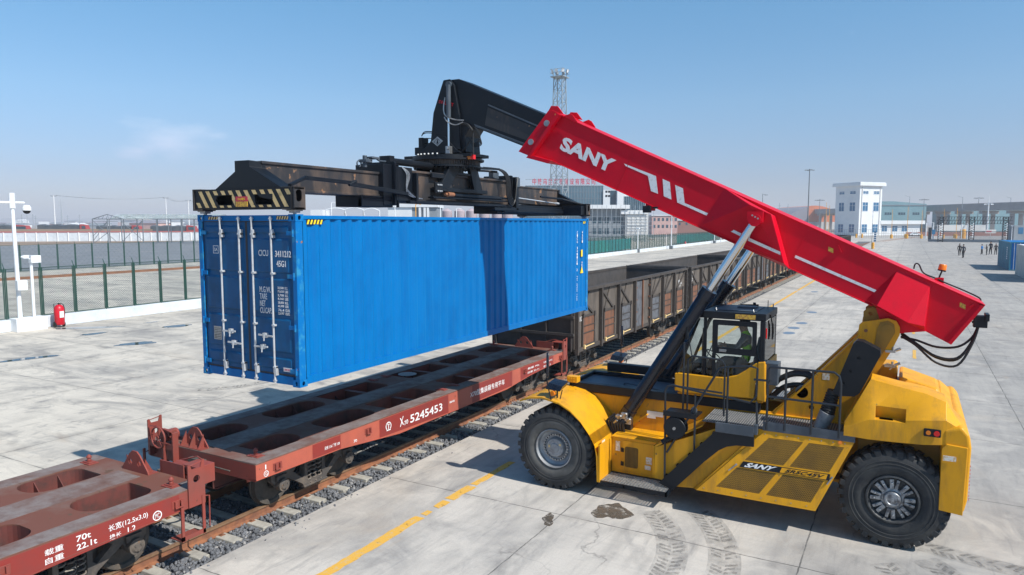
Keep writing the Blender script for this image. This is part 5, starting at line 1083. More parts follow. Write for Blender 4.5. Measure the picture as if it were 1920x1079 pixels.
# --- stairs on the near side: black slanted stringer, then the engine panel
for Yf in (lambda y: y, mir):
    t = MB(); extr(t, [(-3.97,.43),(-3.69,.34),(-3.12,.98),(-2.86,1.24),(-2.72,1.33),(-2.55,1.38),(-2.25,1.40),(-2.25,1.66),(-2.83,1.70)], Yf(12.84), Yf(12.88))
    for i in range(5): z = .55+i*.24; x = -3.72+i*.22; t.box(x-.16,x+.10,Yf(12.9),Yf(13.25),z,z+.03)
    t.build('stair','black',RS)
    t = MB(); t.add([(-3.78,Yf(12.97),.36),(-3.34,Yf(12.97),.40),(-2.16,Yf(12.97),1.70),(-2.40,Yf(12.97),1.70)],[(0,1,2,3)]); t.add([(-3.34,Yf(12.97),.40),(-3.27,Yf(12.80),.45),(-3.215,Yf(12.725),.475),(-2.085,Yf(12.952),1.70),(-2.16,Yf(12.97),1.70)],[(0,1,4),(1,2,3,4)]); t.build('stair_side','yellow',RS)
    # engine cover panel with four grilles
    TL, TR, BL, BR = Vector((-2.08,12.95,1.70)), Vector((-.64,12.95,1.72)), Vector((-3.22,12.72,.47)), Vector((-1.19,12.72,.48))
    def PP(u, v, e=0):
        p = BL.lerp(BR, u).lerp(TL.lerp(TR, u), v); n_ = Vector((0,-.983,.184)); p = p+n_*e; return Vector((p.x, Yf(p.y), p.z))
    t = MB(); us = [0,.12,.50,.56,.93,1]; vs_ = [0,.10,.42,.54,.90,1]
    for i in range(5):
        for j in range(5):
            if i in (1,3) and j in (1,3): continue
            t.add([PP(us[i],vs_[j]),PP(us[i+1],vs_[j]),PP(us[i+1],vs_[j+1]),PP(us[i],vs_[j+1]),PP(us[i],vs_[j],-.03),PP(us[i+1],vs_[j],-.03),PP(us[i+1],vs_[j+1],-.03),PP(us[i],vs_[j+1],-.03)],[(0,1,2,3),(0,4,5,1),(1,5,6,2),(2,6,7,3),(3,7,4,0)])
    t.add([PP(0,0),PP(0,1),PP(0,1)+Vector((0,Yf(13.6)-Yf(12.95),0)),PP(0,0)+Vector((0,Yf(13.6)-Yf(12.72),0))],[(0,1,2,3)]); t.add([PP(1,0),PP(1,1),PP(1,1)+Vector((0,Yf(13.6)-Yf(12.95),0)),PP(1,0)+Vector((0,Yf(13.6)-Yf(12.72),0))],[(0,1,2,3)])
    pn = t.build('engine_cover','yellow',RS)
    for i in (1, 3):
        for j in (1, 3):
            t = MB(); t.add([PP(us[i],vs_[j],-.012),PP(us[i+1],vs_[j],-.012),PP(us[i+1],vs_[j+1],-.012),PP(us[i],vs_[j+1],-.012)],[(0,1,2,3)],0)
            n = 26
            for k in range(n): u = us[i]+(us[i+1]-us[i])*(k+.5)/n; t.bar(PP(u,vs_[j],-.006), PP(u,vs_[j+1],-.006), .010, .008, up=(0,-1,.3), mi=1)
            for k in range(12): v = vs_[j]+(vs_[j+1]-vs_[j])*(k+.5)/12; t.bar(PP(us[i],v,-.009), PP(us[i+1],v,-.009), .006, .006, up=(0,-1,.3), mi=1)
            t.build('grille',['grille_dark','yellow_dull'],pn)
    t = MB(); t.add([PP(.14,.435,.012),PP(.97,.435,.012),PP(.95,.52,.012),PP(.12,.52,.012),PP(.14,.435,0),PP(.97,.435,0),PP(.95,.52,0),PP(.12,.52,0)],[(0,1,2,3),(0,4,5,1),(1,5,6,2),(2,6,7,3),(3,7,4,0)]); bd = t.build('name_bar','black',pn)
    if Yf(0) == 0:
        t = MB(); text(t, 'SANY', PP(.17,.445,.014), PP(.44,.445)-PP(.17,.445), PP(.185,.512)-PP(.17,.445), .003, .04); t.build('lettering','lettering',bd)
        t = MB(); t.add([PP(.52,.443,.014),PP(.94,.443,.014),PP(.93,.512,.014),PP(.505,.512,.014)],[(0,1,2,3)]); pb_ = t.build('type_plate','yellow',bd)
        t = MB(); text(t, 'SRSC45V', PP(.56,.455,.017), PP(.90,.455)-PP(.56,.455), PP(.565,.502)-PP(.56,.455), .002, .02); t.build('type_lettering','black',pb_)
    t = MB()
    for u, v in ((.08,.36),(.97,.38)): t.bar(PP(u,v,.02),PP(u+.01,v+.10,.02),.02,.02); t.cyl(PP(u+.01,v+.10,.0),PP(u+.01,v+.10,.03),.018,n=8)
    for u, v in [(x_/8+.04,.05) for x_ in range(8)]+[(x_/8+.04,.95) for x_ in range(8)]: t.cyl(PP(u,v,0),PP(u,v,.008),.010,n=6)
    t.build('latch','steel',pn)
    t = MB(); t.cyl(PP(.86,.96,0),PP(.86,.96,.03),.030,n=12); t.build('side_marker','amber',pn)
    # walkway with grating, toe board
    t = MB(); t.box(-3.2,-.66,Yf(12.97),Yf(13.93),1.705,1.72); t.box(-2.12,-.64,Yf(12.93),Yf(12.96),1.70,1.86); t.box(-2.95,-2.3,Yf(12.72),Yf(12.74),1.55,1.70) if 0 else None
    wk = t.build('walkway','slate',RS)
    t = MB(); 
    for i in range(60): x = -3.18+i*.042; t.bar((x,Yf(12.98),1.727),(x,Yf(13.92),1.727),.010,.008)
    t.build('walkway_grating','screen_floor',wk)
    t = MB(); t.tube([(-2.92,Yf(12.94),1.80),(-2.62,Yf(12.80),1.72),(-2.35,Yf(12.76),1.70),(-2.24,Yf(12.82),1.76),(-2.20,Yf(12.94),1.82)],.002) if 0 else None
    t.box(-2.93,-2.26,Yf(12.83),Yf(12.86),1.58,1.76); t.box(-2.26,-2.20,Yf(12.84),Yf(12.96),1.62,1.80); t.build('toe_board','slate',wk,bevel=.006)
    # handrails
    if Yf(0) != 0: continue
    def rail(pts, name='handrail', r=.017, sm=False):
        t = MB(); (t.tube if sm else t.path)([(x, Yf(y), z) for x, y, z in pts], r, 8); return t.build(name,'handrail',RS,smooth=True)
    Yr = 12.93
    t = MB()
    def tp(pts): t.path([(x, Yf(y), z) for x, y, z in pts], .020, 8)
    tp([(-2.06,Yr,1.72),(-2.06,Yr,2.80),(-2.03,Yr,2.85),(-1.0,Yr,2.86),(-.92,Yr,2.80),(-.89,Yr,2.68),(-.89,Yr,1.74)])
    for x in (-1.76,-1.33): tp([(x,Yr,1.74),(x,Yr,2.855)])
    tp([(-2.06,Yr,2.32),(-.89,Yr,2.30)])
    t.build('handrail','handrail',RS,smooth=True)
    t = MB(); tp([(-2.75,Yr,1.58),(-2.75,Yr,2.78)]); tp([(-3.33,Yr,1.08),(-3.33,Yr,2.20)]); tp([(-3.88,Yr,.38),(-3.90,Yr,2.22),(-3.86,Yr,2.30),(-3.75,Yr,2.33),(-3.1,Yr,2.24),(-2.75,Yr,2.22),(-2.35,Yr,2.17),(-2.25,Yr,2.3),(-2.24,Yr,2.80),(-2.35,Yr,2.83),(-2.75,Yr,2.78),(-2.9,Yr,2.74),(-3.85,Yr,1.02)]); tp([(-2.24,Yr,2.2),(-2.22,Yr,1.72)]); tp([(-2.30,Yr,2.60),(-2.02,Yr,2.60)])
    for x, z in ((-3.88,.40),(-3.33,1.08),(-2.75,1.56)): t.cyl((x,Yf(Yr),z),(x,Yf(Yr),z+.025),.045,n=10)
    t.build('handrail','handrail',RS,smooth=True)
    t = MB(); 
    def tp(pts): t.path([(x, Yf(y), z) for x, y, z in pts], .019, 8)
    tp([(-3.62,13.45,1.72),(-3.62,13.45,2.75),(-3.55,13.45,2.82),(-3.0,13.45,2.80),(-2.92,13.45,2.72),(-2.92,13.45,1.72)]); tp([(-3.9,13.2,2.26),(-2.92,13.3,2.20)]); tp([(-3.66,13.3,1.7),(-3.66,13.3,3.1)]); t.build('handrail','handrail',RS,smooth=True)
# small arm mirror by the cab
t = MB(); t.path([(-3.9,13.75,2.8),(-3.72,13.7,3.2),(-3.70,13.7,3.35)],.012); t.path([(-3.7,13.7,3.2),(-3.55,13.6,2.6)],.012); t.box(-3.73,-3.69,13.62,13.74,3.1,3.36); t.build('mirror','black',RS,bevel=.01)
# --- exhaust shield, pipe
t = MB(); poly = [(-.76,3.30),(-.70,3.37),(-.60,3.36),(-.34,3.23),(-.33,3.15),(-.62,2.47),(-.70,2.40),(-.95,2.38),(-1.04,2.45)]
plate(t, poly, [circle(-.66,3.08,.03,12), circle(-.78,2.84,.03,12), circle(-.88,2.62,.03,12)], 13.30, 13.315, axis='y'); extr(t, poly, 13.33, 13.60); sh = t.build('exhaust_shield','black',RS,bevel=.03)
t = MB(); t.cyl((-1.04,13.45,2.44),(-1.14,13.45,1.95),.10,.12,n=20)
ex = t.build('exhaust_duct','rubber_black',RS,smooth=True)
t = MB()
for i in range(8): f = i/8; t.lathe([(.105+.01*f,0),(.118+.01*f,.015),(.105+.01*f,.03)],(-1.05-.08*f,13.45,2.38-.34*f),(-.2,0,-1),20)
t.build('duct_ring','rubber_black',ex,smooth=True)
t = MB(); t.cyl((-1.12,13.42,2.04),(-1.24,13.42,1.74),.135,.11,n=20); t.build('intake_cone','rim_grey',ex,smooth=True)
t = MB()
for i in range(3): t.tube([(-2.1,14.15+i*.1,2.35),(-1.8,14.1+i*.1,2.52),(-1.5,14.1+i*.1,2.50),(-1.42,14.1+i*.1,2.2),(-1.6,14.1+i*.1,1.9)],.045,8)
t.tube([(-2.2,14.2,2.0),(-1.95,14.2,2.25),(-1.6,14.2,2.3),(-1.45,14.2,2.05)],.05,8); t.build('energy_chain','rubber_black',RS,smooth=True)
t = MB(); t.cyl((-1.62,14.0,2.22),(-1.62,14.1,2.22),.12,n=16); t.box(-2.3,-2.05,13.95,14.3,2.30,2.72); t.build('filter_box','slate',RS,bevel=.01)
# --- rear hood / counterweight
t = MB()
yn, yf_ = 12.92, mir(12.92)
def loft(mb, rings):
    n = len(rings[0]); V = [p for r in rings for p in r]
    F = [(i*n+k, i*n+(k+1)%n, (i+1)*n+(k+1)%n, (i+1)*n+k) for i in range(len(rings)-1) for k in range(n)]
    F += [tuple(range(n))[::-1], tuple(range((len(rings)-1)*n, len(rings)*n))]; return mb.add(V, F)
# cross sections in y-z at stations of x: wide skirt, sloping shoulders, flat top
def sec(x, zb_, zs, zt_, yin, ytop): q = min(.38,max(.0,(zt_-zs)*.85)); return [(x,yn+yin,zb_),(x,yn+yin,zs),(x,yn+ytop,zt_),(x,13.85,zt_-.01),(x,14.1,zt_-q),(x,15.1,zt_-q),(x,15.3,zt_-q*.9),(x,yf_-ytop,zt_-q*.9),(x,yf_-yin,zs),(x,yf_-yin,zb_)]
loft(t, [sec(-.82,1.80,1.96,2.02,.0,.12), sec(-.70,1.80,2.0,2.24,.0,.20), sec(-.46,1.79,2.12,2.74,.0,.34), sec(-.05,1.80,2.16,2.66,.0,.34), sec(.35,1.82,2.22,2.60,.0,.28), sec(.64,1.85,2.25,2.50,.03,.26), sec(.78,1.90,2.16,2.26,.08,.24), sec(.92,1.98,2.06,2.11,.14,.3)])
hd = t.build('rear_hood','yellow',RS,smooth=True)
t = MB(); t.prism([(12.7,2.14),(13.13,2.14),(13.06,2.34),(12.7,2.34)],'x',-.36,.08); cut = t.build('cutter','yellow',RS)     # moulded recess in the hood's shoulder
bo_ = hd.modifiers.new('recess','BOOLEAN'); bo_.operation = 'DIFFERENCE'; bo_.object = cut; bo_.solver = 'EXACT'; dg = bpy.context.evaluated_depsgraph_get(); dg.update(); nm = bpy.data.meshes.new_from_object(hd.evaluated_get(dg)); hd.modifiers.clear(); hd.data = nm; bpy.data.objects.remove(cut)
bv = hd.modifiers.new('bevel','BEVEL'); bv.width = .035; bv.segments = 3; bv.limit_method = 'ANGLE'
t = MB(); t.add([(-.05,14.6,2.36),(-.05,15.9,2.36),(.62,15.8,2.22),(.62,14.6,2.22),(-.05,14.6,2.58),(-.05,15.9,2.56),(.60,15.75,2.38),(.60,14.65,2.40)],[(0,3,2,1),(4,5,6,7),(0,1,5,4),(1,2,6,5),(2,3,7,6),(3,0,4,7)]); t.box(-.44,-.08,YC+.5,YC+1.3,2.35,2.66); t.build('hood_top','yellow',hd,bevel=.06)
t = MB()
t.prism([(.60,.80),(.94,.78),(.985,1.0),(1.0,1.85),(.97,2.05),(.86,2.18),(.60,2.1)],'y',yn+.02,yf_-.02); cw = t.build('counterweight','yellow',RS,bevel=.05,seg=3)
t = MB(); extr(t, [(.60,.79),(.93,.76),(.95,1.86),(.66,1.88),(.60,1.80)], 12.915, 12.95); t.build('counterweight_skirt','yellow',cw,bevel=.01)
t = MB(); t.box(-.62,.6,13.45,13.5,1.2,1.82); t.box(-.62,.6,mir(13.5),mir(13.45),1.2,1.82); t.build('wheel_well','yellow_dull',RS)
t = MB(); V = [(-.40,12.915,2.24),(.12,12.915,2.12),(.10,12.915,2.02),(-.42,12.915,2.10)]
t.box(-.30,-.10,12.98,13.16,2.131,2.140); t.build('hood_vent','slate',hd)
t = MB(); t.box(.34,.58,12.895,12.925,1.97,2.10); lp = t.build('tail_lamp','black',RS,bevel=.02)
t = MB(); t.cyl((.52,12.90,2.035),(.52,12.875,2.035),.042,n=16); t.build('lamp_lens','tail_red',lp)
t = MB(); t.cyl((.405,12.90,2.035),(.405,12.88,2.035),.035,n=16); t.build('indicator_lens','amber',lp)
t = MB(); t.box(.985,1.003,13.05,13.25,1.62,1.82); t.build('sticker','white_paint',cw)
t = MB(); t.box(.62,.80,12.889,12.90,1.62,1.70); t.build('rating_plate','sticker',cw)
t = MB(); text(t, 'SANY', (1.0015,13.6,1.1),(0,2.0,0),(0,0,.5),.004,.05); t.build('lettering','black',cw)
t = MB()
for i in range(10): t.box(.999,1.004,12.98,13.0,1.0+i*.06,1.03+i*.06)
t.build('reflective_tape','tail_red',cw)
# --- cab
x0c, x1c, y0c, y1c, z0c, z1c = -3.46, -2.30, 13.9, 15.2, 1.97, 3.66
t = MB(); t.box(-3.46,-2.28,13.86,15.2,z1c-.14,z1c); t.add([(-3.62,13.95,3.54),(-3.62,15.1,3.54),(-3.46,15.2,3.66),(-3.46,13.88,3.66),(-3.62,13.95,3.50),(-3.62,15.1,3.50),(-3.46,15.2,3.52),(-3.46,13.88,3.52)],[(0,1,2,3),(4,7,6,5),(0,3,7,4),(1,5,6,2),(0,4,5,1)])
for (x, y) in ((-2.38,13.86),(-2.38,15.1)): t.box(x,x+.09,y,y+.09,2.0,z1c-.14)
t.bar((-3.42,13.92,3.52),(-3.42,13.92,2.35),.06); t.bar((-3.55,13.95,3.5),(-3.98,13.95,2.35),.05); t.bar((-3.55,15.1,3.5),(-3.98,15.1,2.35),.05)
cb = t.build('cab','black',RS,bevel=.015)
t = MB(); t.box(-3.3,-2.5,14.1,15.0,z1c,z1c+.015); t.box(-2.95,-2.6,14.55,14.8,z1c+.015,z1c+.05); t.build('roof_panel','slate',cb,bevel=.01)
t = MB()   # yellow lower shell with the dipping window line
sk = [(-4.00,2.33),(-3.93,2.38),(-3.30,2.37),(-3.0,2.38),(-2.78,2.45),(-2.62,2.56),(-2.44,2.72),(-2.40,2.72),(-2.46,2.02),(-3.85,1.98),(-3.98,2.02)]
extr(t, sk, 13.86, 13.90); extr(t, sk, mir(13.90), mir(13.86)); t.box(-4.0,-3.95,13.87,mir(13.87),2.0,2.36); extr(t,[(-2.40,2.0),(-2.24,1.98),(-2.27,2.76),(-2.40,2.74)],13.84,13.92); t.box(-2.30,-2.26,13.9,15.2,2.0,2.7); t.box(-3.95,-2.3,13.9,15.3,1.94,1.98)
t.build('cab_shell','yellow',cb,bevel=.02)
t = MB(); plate(t, rrect(-3.27,-2.44,2.84,3.50,.03,2), [rrect(-3.17,-2.52,2.96,3.40,.02,2)], 13.87, 13.90, axis='y'); t.box(-3.27,-3.20,13.87,13.9,2.38,2.84); t.box(-2.47,-2.42,13.87,13.9,2.62,2.84)
dr = t.build('cab_door','black',cb,bevel=.006)
t = MB(); t.box(-3.17,-2.52,13.880,13.886,2.96,3.40); t.build('door_window','glass_clear',dr)
t = MB(); t.add([(-3.20,13.883,2.38),(-3.0,13.883,2.39),(-2.78,13.883,2.46),(-2.47,13.883,2.62),(-2.47,13.883,2.84),(-3.20,13.883,2.84)],[(0,1,2,3,4,5)]); t.build('door_lower_glass','glass',dr)
t = MB(); t.path([(-3.10,13.84,2.90),(-2.99,13.84,2.92)],.014); t.box(-3.13,-3.0,13.85,13.87,2.88,2.93); t.build('door_handle','steel',dr)
t = MB(); t.add([(-3.45,13.92,3.50),(-3.27,13.92,3.50),(-3.27,13.92,2.38),(-3.96,13.92,2.38),(-3.57,13.92,3.50)],[(0,1,2,3,4)]); t.build('side_window','glass',cb)
t = MB(); t.add([(-3.56,13.97,3.5),(-3.56,15.08,3.5),(-3.98,15.08,2.36),(-3.98,13.97,2.36)],[(0,1,2,3)]); t.build('windscreen','glass_clear',cb)
t = MB(); t.box(-2.30,-2.294,13.97,15.1,2.70,3.50); t.build('rear_window','glass',cb)
t = MB(); t.add([(-3.56,15.16,3.5),(-2.4,15.16,3.5),(-2.4,15.16,2.70),(-3.0,15.16,2.4),(-3.96,15.16,2.38)],[(0,1,2,3,4)]); t.build('side_window','glass_clear',cb)
t = MB(); t.box(-2.95,-2.55,14.25,14.80,2.35,2.50); t.bar((-2.55,14.52,2.45),(-2.42,14.52,3.15),.46,.12,up=(1,0,0)); t.box(-2.45,-2.36,14.38,14.66,3.1,3.28); t.box(-2.9,-2.6,14.35,14.7,1.98,2.35); t.build('seat','grey_cloth',cb,bevel=.03)
t = MB(); t.bar((-3.55,14.5,1.98),(-3.42,14.5,2.62),.08); t.lathe([(.17+.014*math.cos(a),.014*math.sin(a)) for a in [k*math.pi/3 for k in range(7)]],(-3.38,14.5,2.68),(.6,0,.8),24); t.box(-3.75,-3.55,14.2,14.8,1.98,2.55); t.path([(-3.5,14.05,2.0),(-3.48,14.02,3.3)],.02); t.box(-3.5,-3.44,13.98,14.1,2.85,3.05); t.build('console','black',cb,bevel=.01)
t = MB(); 
for (x, y) in ((-3.22,13.93),(-2.52,13.93),(-3.3,15.1),(-2.35,15.1)): t.lathe([(.028+.009*math.cos(a),.009*math.sin(a)) for a in [k*math.pi/3 for k in range(7)]],(x,y,z1c+.04),(1,0,0),14)
t.build('roof_eye','steel',cb,smooth=True)
t = MB(); t.box(-2.84,-2.47,13.852,13.858,z1c-.115,z1c-.03); t.build('warning_sticker','sticker_yellow',cb)
t = MB(); t.cyl((-2.7,15.0,3.66),(-2.7,15.0,3.75),.03,n=10); t.cyl((-2.42,14.9,3.66),(-2.42,14.9,3.82),.008,n=6); t.path([(-2.95,14.85,3.70),(-2.6,14.9,3.71)],.02); t.build('aerial','black',cb)
t = MB(); t.box(-2.30,-2.27,13.96,13.99,3.18,3.38); t.build('corner_lamp','tail_red',cb,bevel=.01)
t = MB(); t.tube([(-2.27,14.3,3.6),(-2.26,14.5,3.35),(-2.26,14.52,3.1),(-2.26,14.62,3.2),(-2.26,14.55,3.4)],.012,6); t.build('cable','rubber_black',cb,smooth=True)
t = MB(); t.path([(-3.30,14.1,3.0),(-3.55,14.1,2.4)],.012); t.box(-3.62,-3.45,14.15,14.3,2.42,2.44); t.build('document','white_paint',cb)
# --- spreader
SP = MB(); SP.box(-10.30,-9.62,12.0,17.05,5.86,6.50)
SP.box(-10.36,-9.56,12.0,17.05,6.47,6.52); SP.box(-10.36,-9.56,12.0,17.05,5.82,5.87)
SP = SP.build('spreader','black_worn',RS,bevel=.01)
t = MB()
for y in (12.0, 17.05): plate(t, rrect(-10.42,-9.52,5.74,6.66,.03,2), [rrect(-10.22,-9.72,5.92,6.44,.02,2)], y-.03, y+.03, axis='y')
t.box(-9.56,-9.50,12.0,12.55,5.84,6.56); t.box(-9.56,-9.49,12.05,12.08,5.7,6.6); t.box(-9.58,-9.38,12.55,12.62,5.86,6.45)
t.box(-9.56,-9.44,12.4,16.9,5.80,5.86); t.box(-9.56,-9.40,13.2,16.6,5.93,5.97); t.box(-9.58,-9.50,13.3,14.0,6.40,6.50)
t.cyl((-9.45,14.1,6.02),(-9.45,16.3,6.02),.05,n=12); t.cyl((-9.42,16.3,6.02),(-9.42,16.9,6.02),.03,n=10)
t.cyl((-9.85,12.15,6.70),(-9.85,13.75,6.70),.075,n=16); t.box(-10.0,-9.7,12.05,12.2,6.55,6.80)
t.box(-9.62,-9.42,15.95,17.25,5.70,5.78); t.box(-9.60,-9.42,17.1,17.25,5.72,6.62)
fr = t.build('main_frame','black',SP,bevel=.01)
t = MB(); t.cyl((-9.4,13.75,6.03),(-9.4,14.0,6.03),.06,.05,n=12); t.cyl((-9.42,13.68,6.03),(-9.42,13.76,6.03),.035,n=10); t.build('cylinder_end','rust_rail',SP,smooth=True)
t = MB(); t.box(-9.44,-9.40,17.08,17.28,6.35,6.60); t.build('control_box','slate',SP,bevel=.008)
t = MB()
for i in range(4): t.tube([(-9.55,15.6+i*.05,6.78),(-9.45,16.2+i*.06,6.76),(-9.36,16.42+i*.06,6.55),(-9.36,16.48+i*.07,6.1),(-9.36,16.72+i*.05,5.84+i*.03),(-9.36,16.92,6.0),(-9.36,17.0,6.35),(-9.4,17.12,6.6)],.020,7)
t.build('hose','rubber_black',SP,smooth=True)
t = MB()
for i in range(3): t.tube([(-9.5,12.2,6.55),(-9.42,12.25+i*.05,6.4),(-9.46,12.3,6.1-i*.05),(-9.42,12.6+i*.1,5.9)],.012,6)
t.build('hose','steel',SP,smooth=True)
t = MB(); t.tube([(-9.7,11.25,6.62),(-9.7,11.5,6.72),(-9.7,11.7,6.66),(-9.7,11.9,6.66)],.02); t.cyl((-9.75,11.3,6.5),(-9.75,11.3,6.74),.045,n=12); t.box(-9.85,-9.65,11.22,11.42,6.60,6.66); t.box(-9.8,-9.6,11.35,11.6,6.68,6.72); t.lathe([(.06,0),(.075,.02),(.06,.04)],(-9.75,11.1,6.56),(1,0,0),16); t.box(-9.82,-9.68,16.3,16.6,6.55,6.72); t.build('guide_roller','slate',SP,bevel=.008)
# telescoping beams
t = MB(); t.box(-10.22,-9.74,8.62,12.0,5.95,6.41); t.box(-10.25,-9.71,8.62,12.0,6.38,6.43); t.box(-10.25,-9.71,8.62,12.0,5.92,5.97); t.build('telescopic_beam','black_worn',SP,bevel=.008)
t = MB(); t.box(-10.22,-9.74,17.1,20.35,5.92,6.40); t.box(-10.25,-9.71,17.1,20.35,6.38,6.42); t.build('telescopic_beam','black_worn',SP,bevel=.008)
t = MB(); t.box(-10.34,-9.64,11.05,12.05,5.70,5.93); t.box(-10.36,-9.60,11.7,12.0,5.74,6.6); t.box(-9.74,-9.62,11.05,11.9,5.70,5.88)
t.build('side_shift_frame','black',SP,bevel=.012); t = MB(); t.box(-10.3,-9.55,16.3,20.5,5.62,5.86); t.box(-9.55,-9.45,16.5,20.5,5.66,5.80); t.box(-9.5,-8.85,20.2,20.5,5.62,5.9); t.build('side_shift_frame','black',SP,bevel=.012)
t = MB(); t.path([(-9.62,17.3,6.08),(-9.62,20.0,5.98)],.018); t.cyl((-9.6,19.95,5.98),(-9.6,20.15,5.97),.035,n=10); t.build('extension_rod','galv',SP,smooth=True)
t = MB(); t.bar((-9.05,8.6,6.0),(-9.40,9.3,6.17),.06,.05); t.bar((-9.40,9.3,6.17),(-9.42,10.5,6.14),.05,.07); t.bar((-9.42,10.5,6.12),(-9.48,12.6,5.98),.05,.08); t.cyl((-9.42,10.45,6.1),(-9.42,10.65,6.18),.035,n=8); t.build('locking_link','black',SP,bevel=.006); t = MB(); t.path([(-8.95,20.5,5.95),(-9.35,19.9,6.1),(-9.6,18.9,6.15)],.03); t.build('locking_link','black',SP)
for sgn, ye in ((1, 8.40), (-1, 20.73)):
    Yv = lambda v: ye+sgn*v
    t = MB(); x0_, x1_ = -11.20, -8.78
    a, b = sorted((Yv(0), Yv(.03)))
    plate(t, [(x0_,5.62),(x1_,5.60),(x1_,5.955),(x0_,5.955)], [[(-10.66,5.76),(-10.60,5.84),(-10.24,5.85),(-10.22,5.68),(-10.60,5.68)],[(-9.68,5.85),(-9.62,5.85),(-9.50,5.79),(-9.24,5.76),(-9.24,5.68),(-9.66,5.68)]], a, b, axis='y')
    t.box(x0_,x1_,Yv(.03),Yv(.26),5.92,5.955); t.box(x0_,x1_,Yv(.03),Yv(.26),5.60,5.63); t.box(x0_+.01,x1_-.01,Yv(.24),Yv(.27),5.60,5.955)
    t.add([(-10.68,Yv(.02),5.955),(-10.16,Yv(.02),6.25),(-10.16,Yv(.02),6.43),(-9.80,Yv(.02),6.43),(-9.80,Yv(.02),6.32),(-9.06,Yv(.02),5.955),
           (-10.68,Yv(.30),5.955),(-10.24,Yv(.30),6.25),(-10.24,Yv(.30),6.43),(-9.72,Yv(.30),6.41),(-9.72,Yv(.30),6.30),(-9.06,Yv(.30),5.955)],
          [(0,1,2,3,4,5),(11,10,9,8,7,6),(0,6,7,1),(1,7,8,2),(2,8,9,3),(3,9,10,4),(4,10,11,5),(5,11,6,0)])
    eb_ = t.build('end_beam','black',SP,bevel=.006)
    if sgn > 0:
        q = MB()
        for i in range(14):
            c = (i-5.7)*.195-10.0; sk = .22; xx = c
            for (za, zc) in ((5.635,5.925),):
                pass
                holes_ = [(-10.66,-10.22,5.675,5.855),(-9.69,-9.23,5.675,5.855),(-10.14,-9.83,5.64,5.825)]
                # clip the bar against the openings by splitting it into short pieces
                for k in range(16):
                    u0, u1 = k/16, (k+1)/16; z_0, z_1 = za+(zc-za)*u0, za+(zc-za)*u1; a0_ = xx-sk*.9*u0*(zc-za)/.3; a1_ = xx-sk*.9*u1*(zc-za)/.3
                    if a1_ < -11.18 or a0_+.095 > -8.80: continue
                    iv = [(0, .095)]
                    for h in holes_:
                        if h[2] < (z_0+z_1)/2 < h[3]: iv = [w_ for (l_, r_) in iv for w_ in ((l_, min(r_, h[0]-a0_)), (max(l_, h[1]-a0_), r_)) if w_[1]-w_[0] > .004]
                    for l_, r_ in iv: q.add([(a0_+l_,Yv(-.003),z_0),(a0_+r_,Yv(-.003),z_0),(a1_+r_,Yv(-.003),z_1),(a1_+l_,Yv(-.003),z_1)],[(0,1,2,3)])
        q.build('hazard_stripes','pale_yellow',eb_)
        q = MB(); q.box(-10.13,-9.84,Yv(-.008),Yv(0),5.735,5.82); lb = q.build('warning_plate','mat_red_sign',eb_); q = MB(); q.box(-10.13,-9.84,Yv(-.008),Yv(0),5.645,5.733); q.build('notice_plate','sticker_yellow',eb_)
        q = MB(); text(q,'小心碰头',(-10.08,Yv(-.010),5.755),(.19,0,0),(0,0,.045),.001,.01); q.build('plate_text','stripe_yellow',lb)
    for sx, xc in ((1, -8.81), (-1, -11.21)):
        t = MB(); a, b = sorted((xc-sx*.20, xc+sx*.03)); y0_, y1_ = sorted((Yv(-.02), Yv(.28)))
        t.box(xc-sx*.0,xc+sx*.03,*sorted((Yv(-.02),Yv(.03))),5.585,5.965)
        plate(t, [(y0_,5.585),(y1_,5.585),(y1_,5.965),(y0_,5.965)], [rrect(y0_+.09,y1_-.08,5.72,5.92,.06,4)], *sorted((b if sx>0 else a, (b-.015) if sx>0 else a+.015)), axis='x')
        t.box(a,b,y0_,y1_,5.95,5.965); t.box(a,b,y0_,y1_,5.585,5.61); t.cyl(((a+b)/2,Yv(.13),5.62),((a+b)/2,Yv(.13),5.86),.045,n=14)
        cg = t.build('corner_guide','black_worn',eb_ if 0 else SP,bevel=.005)
        t = MB(); cxx = (a+b)/2; cyy = Yv(.145); t.box(cxx-.07,cxx+.07,cyy-.06,cyy+.06,5.535,5.585); t.cyl((cxx,cyy,5.45),(cxx,cyy,5.55),.03,n=10); t.box(cxx-.10,cxx+.10,cyy-.09,cyy+.09,5.565,5.585); t.build('twistlock','steel',SP,bevel=.006)
# rotator
t = MB(); t.cyl((-9.95,14.56,6.86),(-9.95,14.56,6.90),.90,n=48); t.cyl((-9.95,14.56,6.90),(-9.95,14.56,6.97),.84,n=48); t.box(-10.95,-9.0,14.15,14.95,6.93,7.0)
rt = t.build('rotator','black',RS,smooth=True)
t = MB(); t.cyl((-9.95,14.56,6.74),(-9.95,14.56,6.86),.78,n=48)
for i in range(90): a = 2*math.pi*i/90; t.bar((-9.95+.79*math.cos(a),14.56+.79*math.sin(a),6.75),(-9.95+.79*math.cos(a),14.56+.79*math.sin(a),6.85),.026,.03,up=(math.cos(a),math.sin(a),0))
t.build('slew_ring','black_worn',rt)
t = MB(); t.cyl((-9.95,14.56,6.70),(-9.95,14.56,6.74),.83,n=48)
for i in range(48): a = 2*math.pi*i/48; t.cyl((-9.95+.80*math.cos(a),14.56+.80*math.sin(a),6.66),(-9.95+.80*math.cos(a),14.56+.80*math.sin(a),6.70),.016,n=6)
t.build('slew_bolt_flange','black',rt)
t = MB()
for i in range(6): a = -1.9+i*.13; t.cyl((-9.95+.86*math.cos(a),14.56+.86*math.sin(a),6.97),(-9.95+.86*math.cos(a),14.56+.86*math.sin(a),7.0),.02,n=8)
t.build('bolt','white_paint',rt)
